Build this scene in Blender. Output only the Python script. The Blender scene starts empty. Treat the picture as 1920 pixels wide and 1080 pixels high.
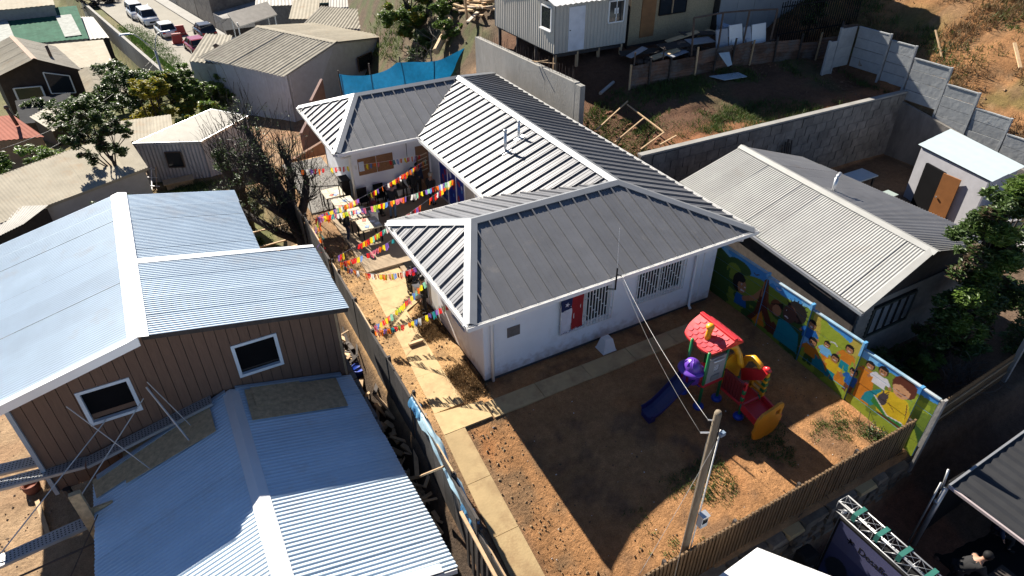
import bpy, math, random
import numpy as np
from mathutils import Vector, Matrix
random.seed(7); RNG = np.random.default_rng(11)
SC = bpy.context.scene
COL = SC.collection

# ------------------------------------------------------------------ camera
cam_d = bpy.data.cameras.new('camera'); cam = bpy.data.objects.new('camera', cam_d); COL.objects.link(cam)
CAMP = Vector((-5.8130, -12.3560, 12.9080)); YAW, PITCH, ROLL, FPX = 0.4959, 0.6173, -0.0062, 1246.8
f_ = Vector((math.sin(YAW)*math.cos(PITCH), math.cos(YAW)*math.cos(PITCH), -math.sin(PITCH)))
r_ = Vector((math.cos(YAW), -math.sin(YAW), 0)); u_ = r_.cross(f_)
r2 = r_*math.cos(ROLL)+u_*math.sin(ROLL); u2 = -r_*math.sin(ROLL)+u_*math.cos(ROLL)
M = Matrix((r2, u2, -f_)).transposed().to_4x4(); M.translation = CAMP
cam.matrix_world = M
cam_d.sensor_width = 36; cam_d.lens = FPX/1920*36; cam_d.clip_start = .1; cam_d.clip_end = 600
SC.camera = cam
# ------------------------------------------------------------------ light
SUNV = Vector((.25, -1.40, -1.0)).normalized()          # direction the light travels
w = bpy.data.worlds.new('World'); SC.world = w; w.use_nodes = True
nt = w.node_tree; nt.nodes.clear()
sky = nt.nodes.new('ShaderNodeTexSky'); sky.sky_type = 'NISHITA'; sky.sun_disc = False
sky.sun_elevation = math.asin(-SUNV.z); sky.sun_rotation = math.atan2(-SUNV.x, -SUNV.y)
sky.air_density = .55; sky.dust_density = .0; sky.ozone_density = 3.0
bg = nt.nodes.new('ShaderNodeBackground'); bg.inputs[1].default_value = 0.05
wo = nt.nodes.new('ShaderNodeOutputWorld'); nt.links.new(sky.outputs[0], bg.inputs[0]); nt.links.new(bg.outputs[0], wo.inputs[0])
sd = bpy.data.lights.new('sun', 'SUN'); sd.energy = 5.0; sd.angle = math.radians(.5); sd.color = (1, .92, .80)
sun = bpy.data.objects.new('sun', sd); COL.objects.link(sun); sun.rotation_euler = SUNV.to_track_quat('-Z', 'Y').to_euler()
SC.view_settings.view_transform = 'Standard'; SC.view_settings.look = 'None'
SC.view_settings.exposure = 1.3; SC.view_settings.gamma = 1
SC.render.engine = 'CYCLES'

# ------------------------------------------------------------------ materials
MATS = {}
def mat(name, col, rough=.8, metal=0., var=.12, scale=2.5, bump=.0, bscale=30., rnd=.0, spec=.5, dirt=None, dscale=.8, stretch=None, coat=0., alpha=1., transl=0., splash=None):
    if name in MATS: return MATS[name]
    m = bpy.data.materials.new(name); m.use_nodes = True; t = m.node_tree; N = t.nodes; L = t.links
    b = N['Principled BSDF']; b.inputs['Roughness'].default_value = rough; b.inputs['Metallic'].default_value = metal
    b.inputs['Specular IOR Level'].default_value = spec
    if coat: b.inputs['Coat Weight'].default_value = coat; b.inputs['Coat Roughness'].default_value = .15
    if alpha < 1: b.inputs['Alpha'].default_value = alpha
    g = N.new('ShaderNodeNewGeometry'); src = g.outputs['Position']
    if stretch:
        mp = N.new('ShaderNodeMapping'); mp.inputs['Scale'].default_value = stretch; L.new(src, mp.inputs[0]); src = mp.outputs[0]
    n1 = N.new('ShaderNodeTexNoise'); n1.inputs['Scale'].default_value = scale; n1.inputs['Detail'].default_value = 6; n1.inputs['Roughness'].default_value = .65
    L.new(src, n1.inputs['Vector'])
    mr = N.new('ShaderNodeMapRange'); mr.inputs[1].default_value = .3; mr.inputs[2].default_value = .7
    mr.inputs[3].default_value = 1-var; mr.inputs[4].default_value = 1+var; L.new(n1.outputs[0], mr.inputs[0])
    val = mr.outputs[0]
    if rnd:
        oi = N.new('ShaderNodeObjectInfo'); m2 = N.new('ShaderNodeMapRange'); m2.inputs[3].default_value = 1-rnd; m2.inputs[4].default_value = 1+rnd
        L.new(oi.outputs['Random'], m2.inputs[0]); mu = N.new('ShaderNodeMath'); mu.operation = 'MULTIPLY'
        L.new(val, mu.inputs[0]); L.new(m2.outputs[0], mu.inputs[1]); val = mu.outputs[0]
    vm = N.new('ShaderNodeVectorMath'); vm.operation = 'SCALE'; vm.inputs[0].default_value = col[:3]; L.new(val, vm.inputs['Scale'])
    out = vm.outputs[0]
    if dirt:
        n2 = N.new('ShaderNodeTexNoise'); n2.inputs['Scale'].default_value = dscale; n2.inputs['Detail'].default_value = 8; n2.inputs['Roughness'].default_value = .7
        L.new(src, n2.inputs['Vector'])
        r2_ = N.new('ShaderNodeMapRange'); r2_.inputs[1].default_value = dirt[4] if len(dirt) > 4 else .5; r2_.inputs[2].default_value = r2_.inputs[1].default_value+.14
        r2_.inputs[3].default_value = 0; r2_.inputs[4].default_value = dirt[3]; L.new(n2.outputs[0], r2_.inputs[0])
        mx = N.new('ShaderNodeMix'); mx.data_type = 'RGBA'; L.new(r2_.outputs[0], mx.inputs[0]); L.new(out, mx.inputs[6]); mx.inputs[7].default_value = (*dirt[:3], 1)
        out = mx.outputs[2]
    if splash:                                   # mud thrown up against the foot of a wall: colour, height
        sp = N.new('ShaderNodeSeparateXYZ'); L.new(g.outputs['Position'], sp.inputs[0]); n4 = N.new('ShaderNodeTexNoise'); n4.inputs['Scale'].default_value = 5; n4.inputs['Detail'].default_value = 7
        L.new(g.outputs['Position'], n4.inputs['Vector']); ma = N.new('ShaderNodeMath'); ma.operation = 'MULTIPLY_ADD'; ma.inputs[1].default_value = -.9; L.new(n4.outputs[0], ma.inputs[0]); L.new(sp.outputs[2], ma.inputs[2])
        m5 = N.new('ShaderNodeMapRange'); m5.inputs[1].default_value = -.42; m5.inputs[2].default_value = splash[3]-.42; m5.inputs[3].default_value = .6; m5.inputs[4].default_value = 0; L.new(ma.outputs[0], m5.inputs[0])
        mx2 = N.new('ShaderNodeMix'); mx2.data_type = 'RGBA'; L.new(m5.outputs[0], mx2.inputs[0]); L.new(out, mx2.inputs[6]); mx2.inputs[7].default_value = (*splash[:3], 1); out = mx2.outputs[2]
    L.new(out, b.inputs['Base Color'])
    if bump:
        n3 = N.new('ShaderNodeTexNoise'); n3.inputs['Scale'].default_value = bscale; n3.inputs['Detail'].default_value = 5; L.new(src, n3.inputs['Vector'])
        bp = N.new('ShaderNodeBump'); bp.inputs['Strength'].default_value = bump; bp.inputs['Distance'].default_value = .03
        L.new(n3.outputs[0], bp.inputs['Height']); L.new(bp.outputs[0], b.inputs['Normal'])
    if transl:
        tr = N.new('ShaderNodeBsdfTranslucent'); L.new(out, tr.inputs[0]); ms = N.new('ShaderNodeMixShader'); ms.inputs[0].default_value = transl
        L.new(b.outputs[0], ms.inputs[1]); L.new(tr.outputs[0], ms.inputs[2]); L.new(ms.outputs[0], N['Material Output'].inputs[0])
    MATS[name] = m; return m

def attr_mat(name, attr='soil', rough=.95, bump=.5, grain=.35):
    """base colour from a painted colour attribute, broken up by noise"""
    if name in MATS: return MATS[name]
    m = bpy.data.materials.new(name); m.use_nodes = True; t = m.node_tree; N = t.nodes; L = t.links
    b = N['Principled BSDF']; b.inputs['Roughness'].default_value = rough; b.inputs['Specular IOR Level'].default_value = .25
    a = N.new('ShaderNodeAttribute'); a.attribute_name = attr
    out = a.outputs['Color']
    if grain:
        g = N.new('ShaderNodeNewGeometry'); prev = None
        for sc, lo, hi in ((.9, 1-grain*.6, 1+grain*.6), (5, 1-grain*.7, 1+grain*.7), (38, 1-grain, 1+grain)):
            n = N.new('ShaderNodeTexNoise'); n.inputs['Scale'].default_value = sc; n.inputs['Detail'].default_value = 7; n.inputs['Roughness'].default_value = .7
            L.new(g.outputs['Position'], n.inputs['Vector']); r = N.new('ShaderNodeMapRange'); r.inputs[1].default_value = .32; r.inputs[2].default_value = .68
            r.inputs[3].default_value = lo; r.inputs[4].default_value = hi; L.new(n.outputs[0], r.inputs[0])
            v = N.new('ShaderNodeVectorMath'); v.operation = 'SCALE'; L.new(out, v.inputs[0]); L.new(r.outputs[0], v.inputs['Scale']); out = v.outputs[0]
    L.new(out, b.inputs['Base Color'])
    if bump:
        g = N.new('ShaderNodeNewGeometry'); n = N.new('ShaderNodeTexNoise'); n.inputs['Scale'].default_value = 9; n.inputs['Detail'].default_value = 9; n.inputs['Roughness'].default_value = .75
        L.new(g.outputs['Position'], n.inputs['Vector']); bp = N.new('ShaderNodeBump'); bp.inputs['Strength'].default_value = bump; bp.inputs['Distance'].default_value = .08
        L.new(n.outputs[0], bp.inputs['Height']); L.new(bp.outputs[0], b.inputs['Normal'])
    MATS[name] = m; return m

# ------------------------------------------------------------------ mesh helpers
class MB:
    def __init__(s): s.v = []; s.f = []; s.m = []
    def add(s, V, F, m=0):
        o = len(s.v); s.v += [tuple(p) for p in V]; s.f += [tuple(i+o for i in q) for q in F]; s.m += [m]*len(F); return s
    def box(s, x0, x1, y0, y1, z0, z1, m=0):
        return s.hexa([(x0,y0,z0),(x1,y0,z0),(x1,y1,z0),(x0,y1,z0)], [(x0,y0,z1),(x1,y0,z1),(x1,y1,z1),(x0,y1,z1)], m)
    def hexa(s, B, T, m=0):
        n = len(B)
        return s.add(list(B)+list(T), [tuple(range(n-1,-1,-1)), tuple(range(n,2*n))]+[(i,(i+1)%n,n+(i+1)%n,n+i) for i in range(n)], m)
    def prism(s, P, d, m=0):
        d = Vector(d); return s.hexa(P, [Vector(p)+d for p in P], m)
    def bar(s, a, b, w, h=None, up=(0,0,1), m=0):
        a = Vector(a); b = Vector(b); d = (b-a).normalized(); h = w if h is None else h
        up = Vector(up)
        if abs(d.dot(up)) > .97: up = Vector((0,1,0)) if abs(d.y) < .9 else Vector((1,0,0))
        x = d.cross(up).normalized()*w/2; y = x.cross(d).normalized()*h/2
        return s.hexa([a-x-y,a+x-y,a+x+y,a-x+y], [b-x-y,b+x-y,b+x+y,b-x+y], m)
    def tube(s, P, r, n=8, m=0, cap=True):
        P = [Vector(p) for p in P]; k = len(P); R = r if isinstance(r,(list,tuple)) else [r]*k
        V = []; F = []; ref = Vector((0,0,1)); px = None
        for i,p in enumerate(P):
            d = (P[min(i+1,k-1)]-P[max(i-1,0)]); d = d.normalized() if d.length > 1e-9 else Vector((0,0,1))
            x = (px - d*px.dot(d)) if px is not None else d.cross(ref)
            if x.length < 1e-3: x = d.cross(Vector((1,0,0)))
            x.normalize(); px = x; y = d.cross(x)
            for j in range(n):
                a = 2*math.pi*j/n; V.append(p+x*R[i]*math.cos(a)+y*R[i]*math.sin(a))
        for i in range(k-1):
            for j in range(n): F.append((i*n+j,i*n+(j+1)%n,(i+1)*n+(j+1)%n,(i+1)*n+j))
        if cap: F.append(tuple(range(n-1,-1,-1))); F.append(tuple((k-1)*n+j for j in range(n)))
        return s.add(V,F,m)
    def lathe(s, c, prof, n=14, m=0, sx=1, sy=1):
        c = Vector(c); V = []; F = []; k = len(prof)
        for r,z in prof:
            for j in range(n):
                a = 2*math.pi*j/n; V.append(c+Vector((r*sx*math.cos(a), r*sy*math.sin(a), z)))
        for i in range(k-1):
            for j in range(n): F.append((i*n+j,i*n+(j+1)%n,(i+1)*n+(j+1)%n,(i+1)*n+j))
        F.append(tuple(range(n-1,-1,-1))); F.append(tuple((k-1)*n+j for j in range(n)))
        return s.add(V,F,m)
    def poly(s, P, m=0): return s.add(P, [tuple(range(len(P)))], m)
    def rot(s, c, rz):
        ca, sa = math.cos(rz), math.sin(rz); s.v = [(c[0]+(x-c[0])*ca-(y-c[1])*sa, c[1]+(x-c[0])*sa+(y-c[1])*ca, z) for x,y,z in s.v]; return s

ORG = {}
def mesh(name, V, F, mats, M_=None, smooth=False):
    me = bpy.data.meshes.new(name); me.from_pydata(V, [], F)
    for m in (mats if isinstance(mats,(list,tuple)) else [mats]): me.materials.append(m)
    if M_ is not None and len(me.materials) > 1: me.polygons.foreach_set('material_index', M_)
    if smooth: me.polygons.foreach_set('use_smooth', [True]*len(me.polygons))
    me.update(); return me
def obj(name, mb, mats, parent=None, smooth=False, base=None):
    o_ = ORG[parent.name] if parent else Vector(base if base is not None else (0,0,0))
    V = [(x-o_[0], y-o_[1], z-o_[2]) for x,y,z in mb.v]
    o = bpy.data.objects.new(name, mesh(name, V, mb.f, mats, mb.m, smooth)); COL.objects.link(o)
    if parent: o.parent = parent
    else: o.location = o_
    ORG[o.name] = Vector(o_); return o
def inst(name, me, parent, loc, rot=(0,0,0), scale=(1,1,1)):
    """object sharing mesh data; loc in world coordinates"""
    o = bpy.data.objects.new(name, me); COL.objects.link(o); p = Vector(loc)
    if parent: o.parent = parent; p = p-ORG[parent.name]
    o.location = p; o.rotation_euler = rot; o.scale = scale; ORG[o.name] = ORG[parent.name] if parent else p; return o
def tag(o, label=None, cat=None, group=None, kind=None):
    if label: o['label'] = label
    if cat: o['category'] = cat
    if group: o['group'] = group
    if kind: o['kind'] = kind
    return o
def thing(name, label, cat, loc=(0,0,0), group=None):
    o = bpy.data.objects.new(name, None); COL.objects.link(o); o.location = loc; o.empty_display_size = .2
    ORG[o.name] = Vector(loc); return tag(o, label, cat, group)
def dup(root, loc, rz=0, label=None, group=None):
    r = root.copy(); COL.objects.link(r); r.location = loc; r.rotation_euler = (0,0,rz); ORG[r.name] = Vector(loc)
    if label: r['label'] = label
    if group: r['group'] = group
    for ch in list(root.children):
        c = ch.copy(); COL.objects.link(c); c.parent = r
        for g in ch.children:
            d = g.copy(); COL.objects.link(d); d.parent = c
    return r
def lerp(a, b, t): return Vector(a)*(1-t)+Vector(b)*t
def bil(q, u, v): return lerp(lerp(q[0],q[1],u), lerp(q[3],q[2],u), v)
def sheets(parent, name, q, m, pitch=.076, amp=.009, sw=.85, seg=4, prof='sine', rows=1, lift=0., jit=.004, seam=True):
    """corrugated sheets over the quad q = (eave start, eave end, ridge end, ridge start), each sheet one object"""
    q = [Vector(p) for p in q]; Lu = ((q[1]-q[0]).length+(q[2]-q[3]).length)/2
    nrm = (q[1]-q[0]).cross(q[3]-q[0]).normalized()
    if nrm.z < -.05: nrm = -nrm
    ns = max(1, round(Lu/sw)); nw = max(1, round(Lu/ns/pitch)); out = []
    for i in range(ns):
        off = lift+random.uniform(-jit, jit)+ (.003 if i % 2 else 0)
        V = []; F = []; K = nw*seg+1
        ov = .02 if seam and i < ns-1 else 0
        de = random.uniform(-.03,.03)
        for r in range(rows+1):
            v = r/rows
            for k in range(K):
                u = (i+ (k/(K-1)))/ns; ph = k/seg
                if prof == 'sine': a = amp*math.sin(2*math.pi*ph)
                else:
                    fr = ph % 1; a = amp*(1 if fr < .25 else -1 if .5 <= fr < .75 else 0) if seg == 4 else amp*(1 if fr < .3 else -1)
                p = bil(q, u, v + (de*.2 if r == 0 else 0)); V.append(p+nrm*(a+off))
        for r in range(rows):
            for k in range(K-1): F.append((r*K+k, r*K+k+1, (r+1)*K+k+1, (r+1)*K+k))
        mb = MB(); mb.add(V,F); out.append(obj(name, mb, m, parent, smooth=(prof=='sine')))
    return out
def boards(parent, name, q, m, bw=.25, t=.02, gap=.008, nrm=None, jit=.003):
    """planks side by side along u, running along v; joints are real gaps"""
    q = [Vector(p) for p in q]; Lu = (q[1]-q[0]).length; n = max(1, round(Lu/bw))
    nr = (q[1]-q[0]).cross(q[3]-q[0]).normalized() if nrm is None else Vector(nrm)
    for i in range(n):
        g = gap/2/Lu; u0 = i/n+g; u1 = (i+1)/n-g; d = nr*random.uniform(-jit,jit)
        mb = MB(); mb.prism([bil(q,u0,0)+d,bil(q,u1,0)+d,bil(q,u1,1)+d,bil(q,u0,1)+d], nr*t); obj(name, mb, m, parent)
def wall_holes(mb, p0, du, L, z0, z1, holes, th, nrm, m=0):
    """wall with rectangular openings: p0 start (x,y), du unit dir, holes (u0,u1,z0,z1)"""
    us = sorted({0, L, *[h[0] for h in holes], *[h[1] for h in holes]}); zs = sorted({z0, z1, *[h[2] for h in holes], *[h[3] for h in holes]})
    P = Vector((p0[0],p0[1],0)); du = Vector((du[0],du[1],0)); n = Vector((nrm[0],nrm[1],0))*th
    for a,b in zip(us,us[1:]):
        for c,d in zip(zs,zs[1:]):
            if any(h[0] <= a and b <= h[1] and h[2] <= c and d <= h[3] for h in holes): continue
            A = P+du*a; B = P+du*b
            mb.hexa([A+Vector((0,0,c)),B+Vector((0,0,c)),B+n+Vector((0,0,c)),A+n+Vector((0,0,c))], [A+Vector((0,0,d)),B+Vector((0,0,d)),B+n+Vector((0,0,d)),A+n+Vector((0,0,d))], m)
    return mb
# ------------------------------------------------------------------ terrain
def ss(a, b, x):
    t = np.clip((x-a)/(b-a), 0, 1); return t*t*(3-2*t)
def vnoise(x, y, s, seed=0):
    """cheap value noise on a lattice"""
    xs = x*s; ys = y*s; xi = np.floor(xs).astype(int); yi = np.floor(ys).astype(int); fx = xs-xi; fy = ys-yi
    fx = fx*fx*(3-2*fx); fy = fy*fy*(3-2*fy)
    def h(i, j):
        n = (i*374761393+j*668265263+seed*1442695041) & 0x7fffffff; n = ((n ^ (n >> 13))*1274126177) & 0x7fffffff; return ((n ^ (n >> 16)) & 0xffff)/65535.
    return (h(xi,yi)*(1-fx)+h(xi+1,yi)*fx)*(1-fy)+(h(xi,yi+1)*(1-fx)+h(xi+1,yi+1)*fx)*fy
def fbm(x, y, s, seed=0, o=4):
    r = 0; a = .5
    for i in range(o): r = r+a*(vnoise(x,y,s*2**i,seed+i)-.5); a *= .5
    return r
def HT(x, y):
    x = np.asarray(x, float); y = np.asarray(y, float)
    zl = -1.1-.03*np.clip(-4-x, 0, 40)-.105*np.clip(y-6, 0, 49)-.03*np.clip(y-55, 0, 120)
    zl = zl - 2.6*ss(.3, -.5, x-(-4.9-(y-58)*.148))*ss(46, 52, y)         # houses below the street
    zu = 2.4+.16*np.clip(y-7, 0, 9)+.05*np.clip(y-16, 0, 30)
    z = zl + (zu-zl)*ss(4, 13, x+np.clip(y-24, 0, 60)*-.15)                # back: falls away to the left
    k = ss(-2.9, -2.5, x)*(1-ss(17.2, 20, y))*(1-ss(9.45, 9.75, x)*ss(5.3, 5.6, y)); k = k*(1-ss(26, 27, x))
    zk = -np.minimum(1.12, .40+.62*np.exp(-x/1.6))*np.clip((-1.2-y)/5, 0, 1.3)   # the yard falls away from the front
    z = z*(1-k)+zk*k
    rh = ss(8.6, 9.1, x)*(1-ss(5.25, 5.55, y))                             # yard of the house on the right
    z = z*(1-rh)+rh*(-.4)
    hill = x-24.3
    hz = 2.0+ np.clip(y-0,-20,30)*.12 + .42*np.clip(hill, 0, 6)+.2*np.clip(hill-6, 0, 60)
    hk = ss(24.2, 24.5, x); z = z*(1-hk)+hk*np.maximum(hz, 1.2)
    fr = ss(-7.1, -7.35, y)                                                # terrace in front, below the stone wall
    zf = -2.2+.0*x; zf = zf-.0; zf = zf + .9*ss(6.5, 11, x)*ss(-9.4, -7.4, y)+ss(16, 24, x)*2.2
    zf = zf*(1-ss(-2.5, -5, x)) + ss(-2.5, -5, x)*(-1.5)
    z = z*(1-fr)+fr*zf
    return z
# ------------------------------------------------------------------ palette
WHITE = mat('white_paint', (.78,.78,.77), .55, var=.05, scale=1.2, dirt=(.45,.42,.38,.35,.58))
WALLW = mat('wall_paint', (.78,.80,.84), .75, var=.05, scale=.9, bump=.08, bscale=60, dirt=(.5,.48,.46,.35,.55), splash=(.30,.20,.13,.42))
GALV = mat('galvanised', (.62,.64,.66), .38, .75, var=.10, scale=1.5, stretch=(1,1,3))
GALVD = mat('galvanised_dull', (.42,.43,.44), .5, .6, var=.22, scale=3)
SEAM = mat('standing_seam', (.165,.17,.185), .47, .20, var=.10, scale=1.6, rnd=.07, dirt=(.33,.30,.27,.35,.58), dscale=2.2, bump=.10, bscale=2.2)
CAPM = mat('roof_flashing', (.27,.285,.305), .42, .35, var=.08, scale=2.)
ZINC = mat('new_zinc', (.64,.765,.87), .38, .12, var=.06, scale=1.2, rnd=.05, dirt=(.60,.62,.64,.5,.55), dscale=.8, bump=.06, bscale=1.5)
ZINCF = mat('white_flashing', (.82,.83,.84), .4, .2, var=.03)
OLDZ = mat('old_zinc', (.34,.33,.31), .7, .1, spec=.15, var=.15, scale=2, rnd=.06, dirt=(.30,.22,.16,.45,.58), dscale=.7)
FIBRE = mat('fibre_cement', (.36,.335,.28), .9, spec=.08, var=.2, scale=2.2, rnd=.06, dirt=(.22,.2,.16,.5,.55), dscale=1.5)
PALER = mat('pale_weathered_roof', (.40,.365,.295), .9, spec=.08, var=.12, scale=1.5, rnd=.06, dirt=(.38,.28,.19,.55,.55), dscale=.9)
CONC = mat('concrete', (.27,.265,.25), .9, var=.16, scale=1.3, bump=.25, bscale=14, dirt=(.2,.19,.17,.55,.54), dscale=1.1, stretch=(1,1,.5))
CONCD = mat('concrete_dark', (.25,.24,.23), .9, var=.25, scale=2, bump=.4, bscale=9, dirt=(.13,.12,.11,.6,.5), dscale=.9)
CONCP = mat('concrete_path', (.50,.365,.19), .9, var=.12, scale=2, bump=.15, bscale=20, rnd=.02, dirt=(.36,.235,.12,.75,.49), dscale=1.1)
PANELC = mat('concrete_panel', (.30,.315,.325), .9, var=.12, scale=3, bump=.5, bscale=5, rnd=.08)
BLACK = mat('black', (.010,.010,.011), .7, var=.1, spec=.2)
DARK = mat('dark_interior', (.008,.008,.009), .9, spec=.05)
GLASS = mat('window_glass', (.02,.025,.03), .06, var=.02, spec=.6)
STEEL = mat('rusty_steel', (.10,.07,.055), .7, .3, var=.25, scale=6)
WOOD = mat('sawn_timber', (.48,.33,.19), .8, var=.2, scale=6, rnd=.25)
OSB = mat('osb_board', (.52,.38,.22), .85, var=.3, scale=9, rnd=.08, bump=.15)
BROWN = mat('brown_board', (.15,.085,.055), .75, var=.15, scale=5, rnd=.05, bump=.12, stretch=(4,4,.5))
DARKW = mat('dark_wood', (.055,.045,.04), .85, var=.35, scale=5, rnd=.25)
STONE = mat('rubble_stone', (.19,.155,.12), .95, var=.3, scale=4, rnd=.25, bump=.5, bscale=8)
LEAF1 = mat('leaf_dark', (.065,.11,.028), .45, var=.45, scale=3, transl=.35)
LEAF2 = mat('leaf_mid', (.125,.20,.04), .45, var=.45, scale=3, transl=.4)
LEAF3 = mat('leaf_yellow', (.30,.26,.025), .6, var=.4, scale=4, transl=.35)
LEAFR = mat('leaf_rusty', (.09,.06,.035), .6, var=.4, scale=3, transl=.2)
BARK = mat('bark', (.045,.035,.03), .95, var=.35, scale=8, bump=.6)
TWIG = mat('grey_twig', (.13,.115,.10), .9, var=.3, scale=6)
GRASS = mat('grass_blade', (.065,.10,.022), .7, var=.45, scale=2, transl=.3)
DRYG = mat('dry_grass', (.18,.115,.055), .85, var=.35, scale=2, transl=.2)
ASPH = mat('street_concrete', (.30,.285,.25), .95, spec=.1, var=.08, scale=.5, bump=.1, dirt=(.26,.24,.21,.5,.52), dscale=.4)
REDP = mat('red_plastic', (.66,.03,.035), .35, var=.06, coat=.2)
YELP = mat('yellow_plastic', (.80,.37,.015), .4, var=.06, coat=.2)
PURP = mat('purple_plastic', (.14,.05,.42), .35, var=.06, coat=.2)
NAVP = mat('navy_plastic', (.022,.018,.095), .35, var=.06, coat=.2)
GRNP = mat('green_plastic', (.01,.17,.05), .4, var=.08, coat=.2)
BLUP = mat('blue_plastic', (.01,.05,.38), .4, var=.08, coat=.2)
GREP = mat('grey_plastic', (.34,.33,.32), .5, var=.06)
SKIN = mat('skin', (.38,.21,.14), .6); HAIR = mat('black_hair', (.012,.01,.009), .5)
CLOTHB = mat('black_cloth', (.014,.014,.016), .9); JEAN = mat('blue_jean', (.10,.15,.24), .9); MAROON = mat('maroon_cloth', (.13,.02,.03), .9)
CREAM = mat('cream_cloth', (.65,.55,.42), .9); NAVYC = mat('navy_cloth', (.02,.03,.07), .9)

# ------------------------------------------------------------------ ground sheet
def lines(spec):
    out = []
    for a, b, s in spec: out += list(np.arange(a, b-1e-6, s))
    return np.array(out+[spec[-1][1]])
gx = lines([(-70,-14,1.3),(-14,-3.2,.3),(-3.2,10,.15),(10,28,.3),(28,100,1.5)]); gy = lines([(-40,-14,1.6),(-14,-8,.3),(-8,9,.15),(9,26,.3),(26,60,.8),(60,160,2)])
X, Y = np.meshgrid(gx, gy); Z = HT(X, Y)
K = ss(-2.7,-2.4,X)*ss(8.7,8.4,X)*ss(-7.2,-7.0,Y)*ss(18,16,Y)      # the level kindergarten lot
rough = .5*(1-K)*(.12+.3*ss(24,27,X)+.25*ss(10,12,X)*ss(5,8,Y))+.035*K
Z = Z + fbm(X, Y, .8, 3)*rough*2 + fbm(X, Y, 3.1, 5)*rough*.8 - .012*K
nx, ny = len(gx), len(gy)
def C3(c): return np.array(c)[None,None,:]
def mixc(A, c, k): return A*(1-k[...,None])+C3(c)*k[...,None]
S = np.ones((ny,nx,3))*C3((.26,.15,.085))
n1 = fbm(X,Y,.5,21)+.5; n2 = fbm(X,Y,1.7,31)+.5; n3 = fbm(X,Y,.25,41)+.5
S = mixc(S,(.30,.20,.115), ss(.45,.62,n1)*.8)
S = mixc(S,(.19,.13,.085), ss(.52,.66,n2)*.6)
# left lots: trodden pale earth
S = mixc(S,(.33,.225,.135), ss(-2.4,-2.8,X)*ss(12,6,Y)*(.5+.5*ss(.4,.6,n2)))
S = mixc(S,(.09,.10,.035), ss(-2.4,-3.2,X)*ss(9,13,Y)*(.35+.6*ss(.42,.6,n1)))
S = mixc(S,(.10,.11,.04), ss(30,40,Y)*.7)
S = mixc(S,(.055,.042,.034), ss(-2.4,-2.5,X)*ss(-4.6,-3.4,X)*ss(-6,-4.5,Y)*ss(11,9.5,Y)*.9)   # scrap strip behind the board fence, shade painted into its soil colour
# kindergarten yard
yard = K*ss(.3,-.2,Y)*ss(-1.3,-1.0,X)
S = mixc(S,(.375,.19,.08), yard*.9)
S = mixc(S,(.40,.165,.06), yard*ss(.56,.72,fbm(X,Y,.55,77)+.5)*.75)
S = mixc(S,(.16,.095,.055), yard*ss(.52,.66,n2)*.7)
side = K*ss(.15,-.05,X)
S = mixc(S,(.45,.275,.125), side*ss(-1.5,0,Y)*.9)
S = mixc(S,(.22,.14,.075), side*ss(.5,.62,n2)*.55)
S = mixc(S,(.15,.085,.05), K*ss(7.2,9.0,Y)*ss(-.6,-1.3,X)*.6)
# upper lot: weeds and red earth
up = ss(9.4,10,X)*ss(5.4,5.8,Y)
S = mixc(S,(.105,.052,.03), up*.92); S = mixc(S,(.065,.07,.03), up*ss(.5,.64,n1)*ss(13,15.5,X)*.55)
S = mixc(S,(.27,.115,.05), up*ss(7.6,6.2,Y)*.8)
S = mixc(S,(.095,.07,.045), ss(19.5,21,Y)*ss(4,7,X)*ss(24,20,X)*.85); S = mixc(S,(.07,.085,.03), ss(20,22,Y)*ss(5,8,X)*ss(24,20,X)*ss(.45,.58,n2)*.8)
# right bank
hl = ss(24.2,25,X)
S = mixc(S,(.29,.145,.06), hl*.9); S = mixc(S,(.085,.10,.03), hl*ss(.54,.66,n1)*.6); S = mixc(S,(.24,.15,.08), hl*ss(.55,.68,n2)*.7)
S = mixc(S,(.12,.07,.04), hl*ss(30,33,X)*ss(6,2,Y)*.7)
# red cut earth below the stone wall
S = mixc(S,(.20,.085,.05), ss(-7.2,-7.4,Y)*ss(4.5,6,X)*.9)
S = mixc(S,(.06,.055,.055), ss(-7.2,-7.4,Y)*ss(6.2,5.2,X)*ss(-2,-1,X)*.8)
S = mixc(S,(.10,.07,.05), ss(8.8,9.2,X)*ss(5.3,5,Y)*ss(24.2,24,X)*.85)
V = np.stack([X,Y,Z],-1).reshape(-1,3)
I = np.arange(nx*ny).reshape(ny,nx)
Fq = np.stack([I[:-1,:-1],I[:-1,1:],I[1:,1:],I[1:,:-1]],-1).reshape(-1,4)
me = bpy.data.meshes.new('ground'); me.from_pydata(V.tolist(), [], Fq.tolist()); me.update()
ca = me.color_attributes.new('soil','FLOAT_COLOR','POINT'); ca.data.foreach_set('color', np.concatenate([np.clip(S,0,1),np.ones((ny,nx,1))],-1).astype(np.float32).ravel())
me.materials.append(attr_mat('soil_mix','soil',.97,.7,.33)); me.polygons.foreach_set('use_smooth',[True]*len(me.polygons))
ground = bpy.data.objects.new('ground', me); COL.objects.link(ground); tag(ground, kind='structure')
def gz(x, y): return float(HT(x,y))

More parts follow.
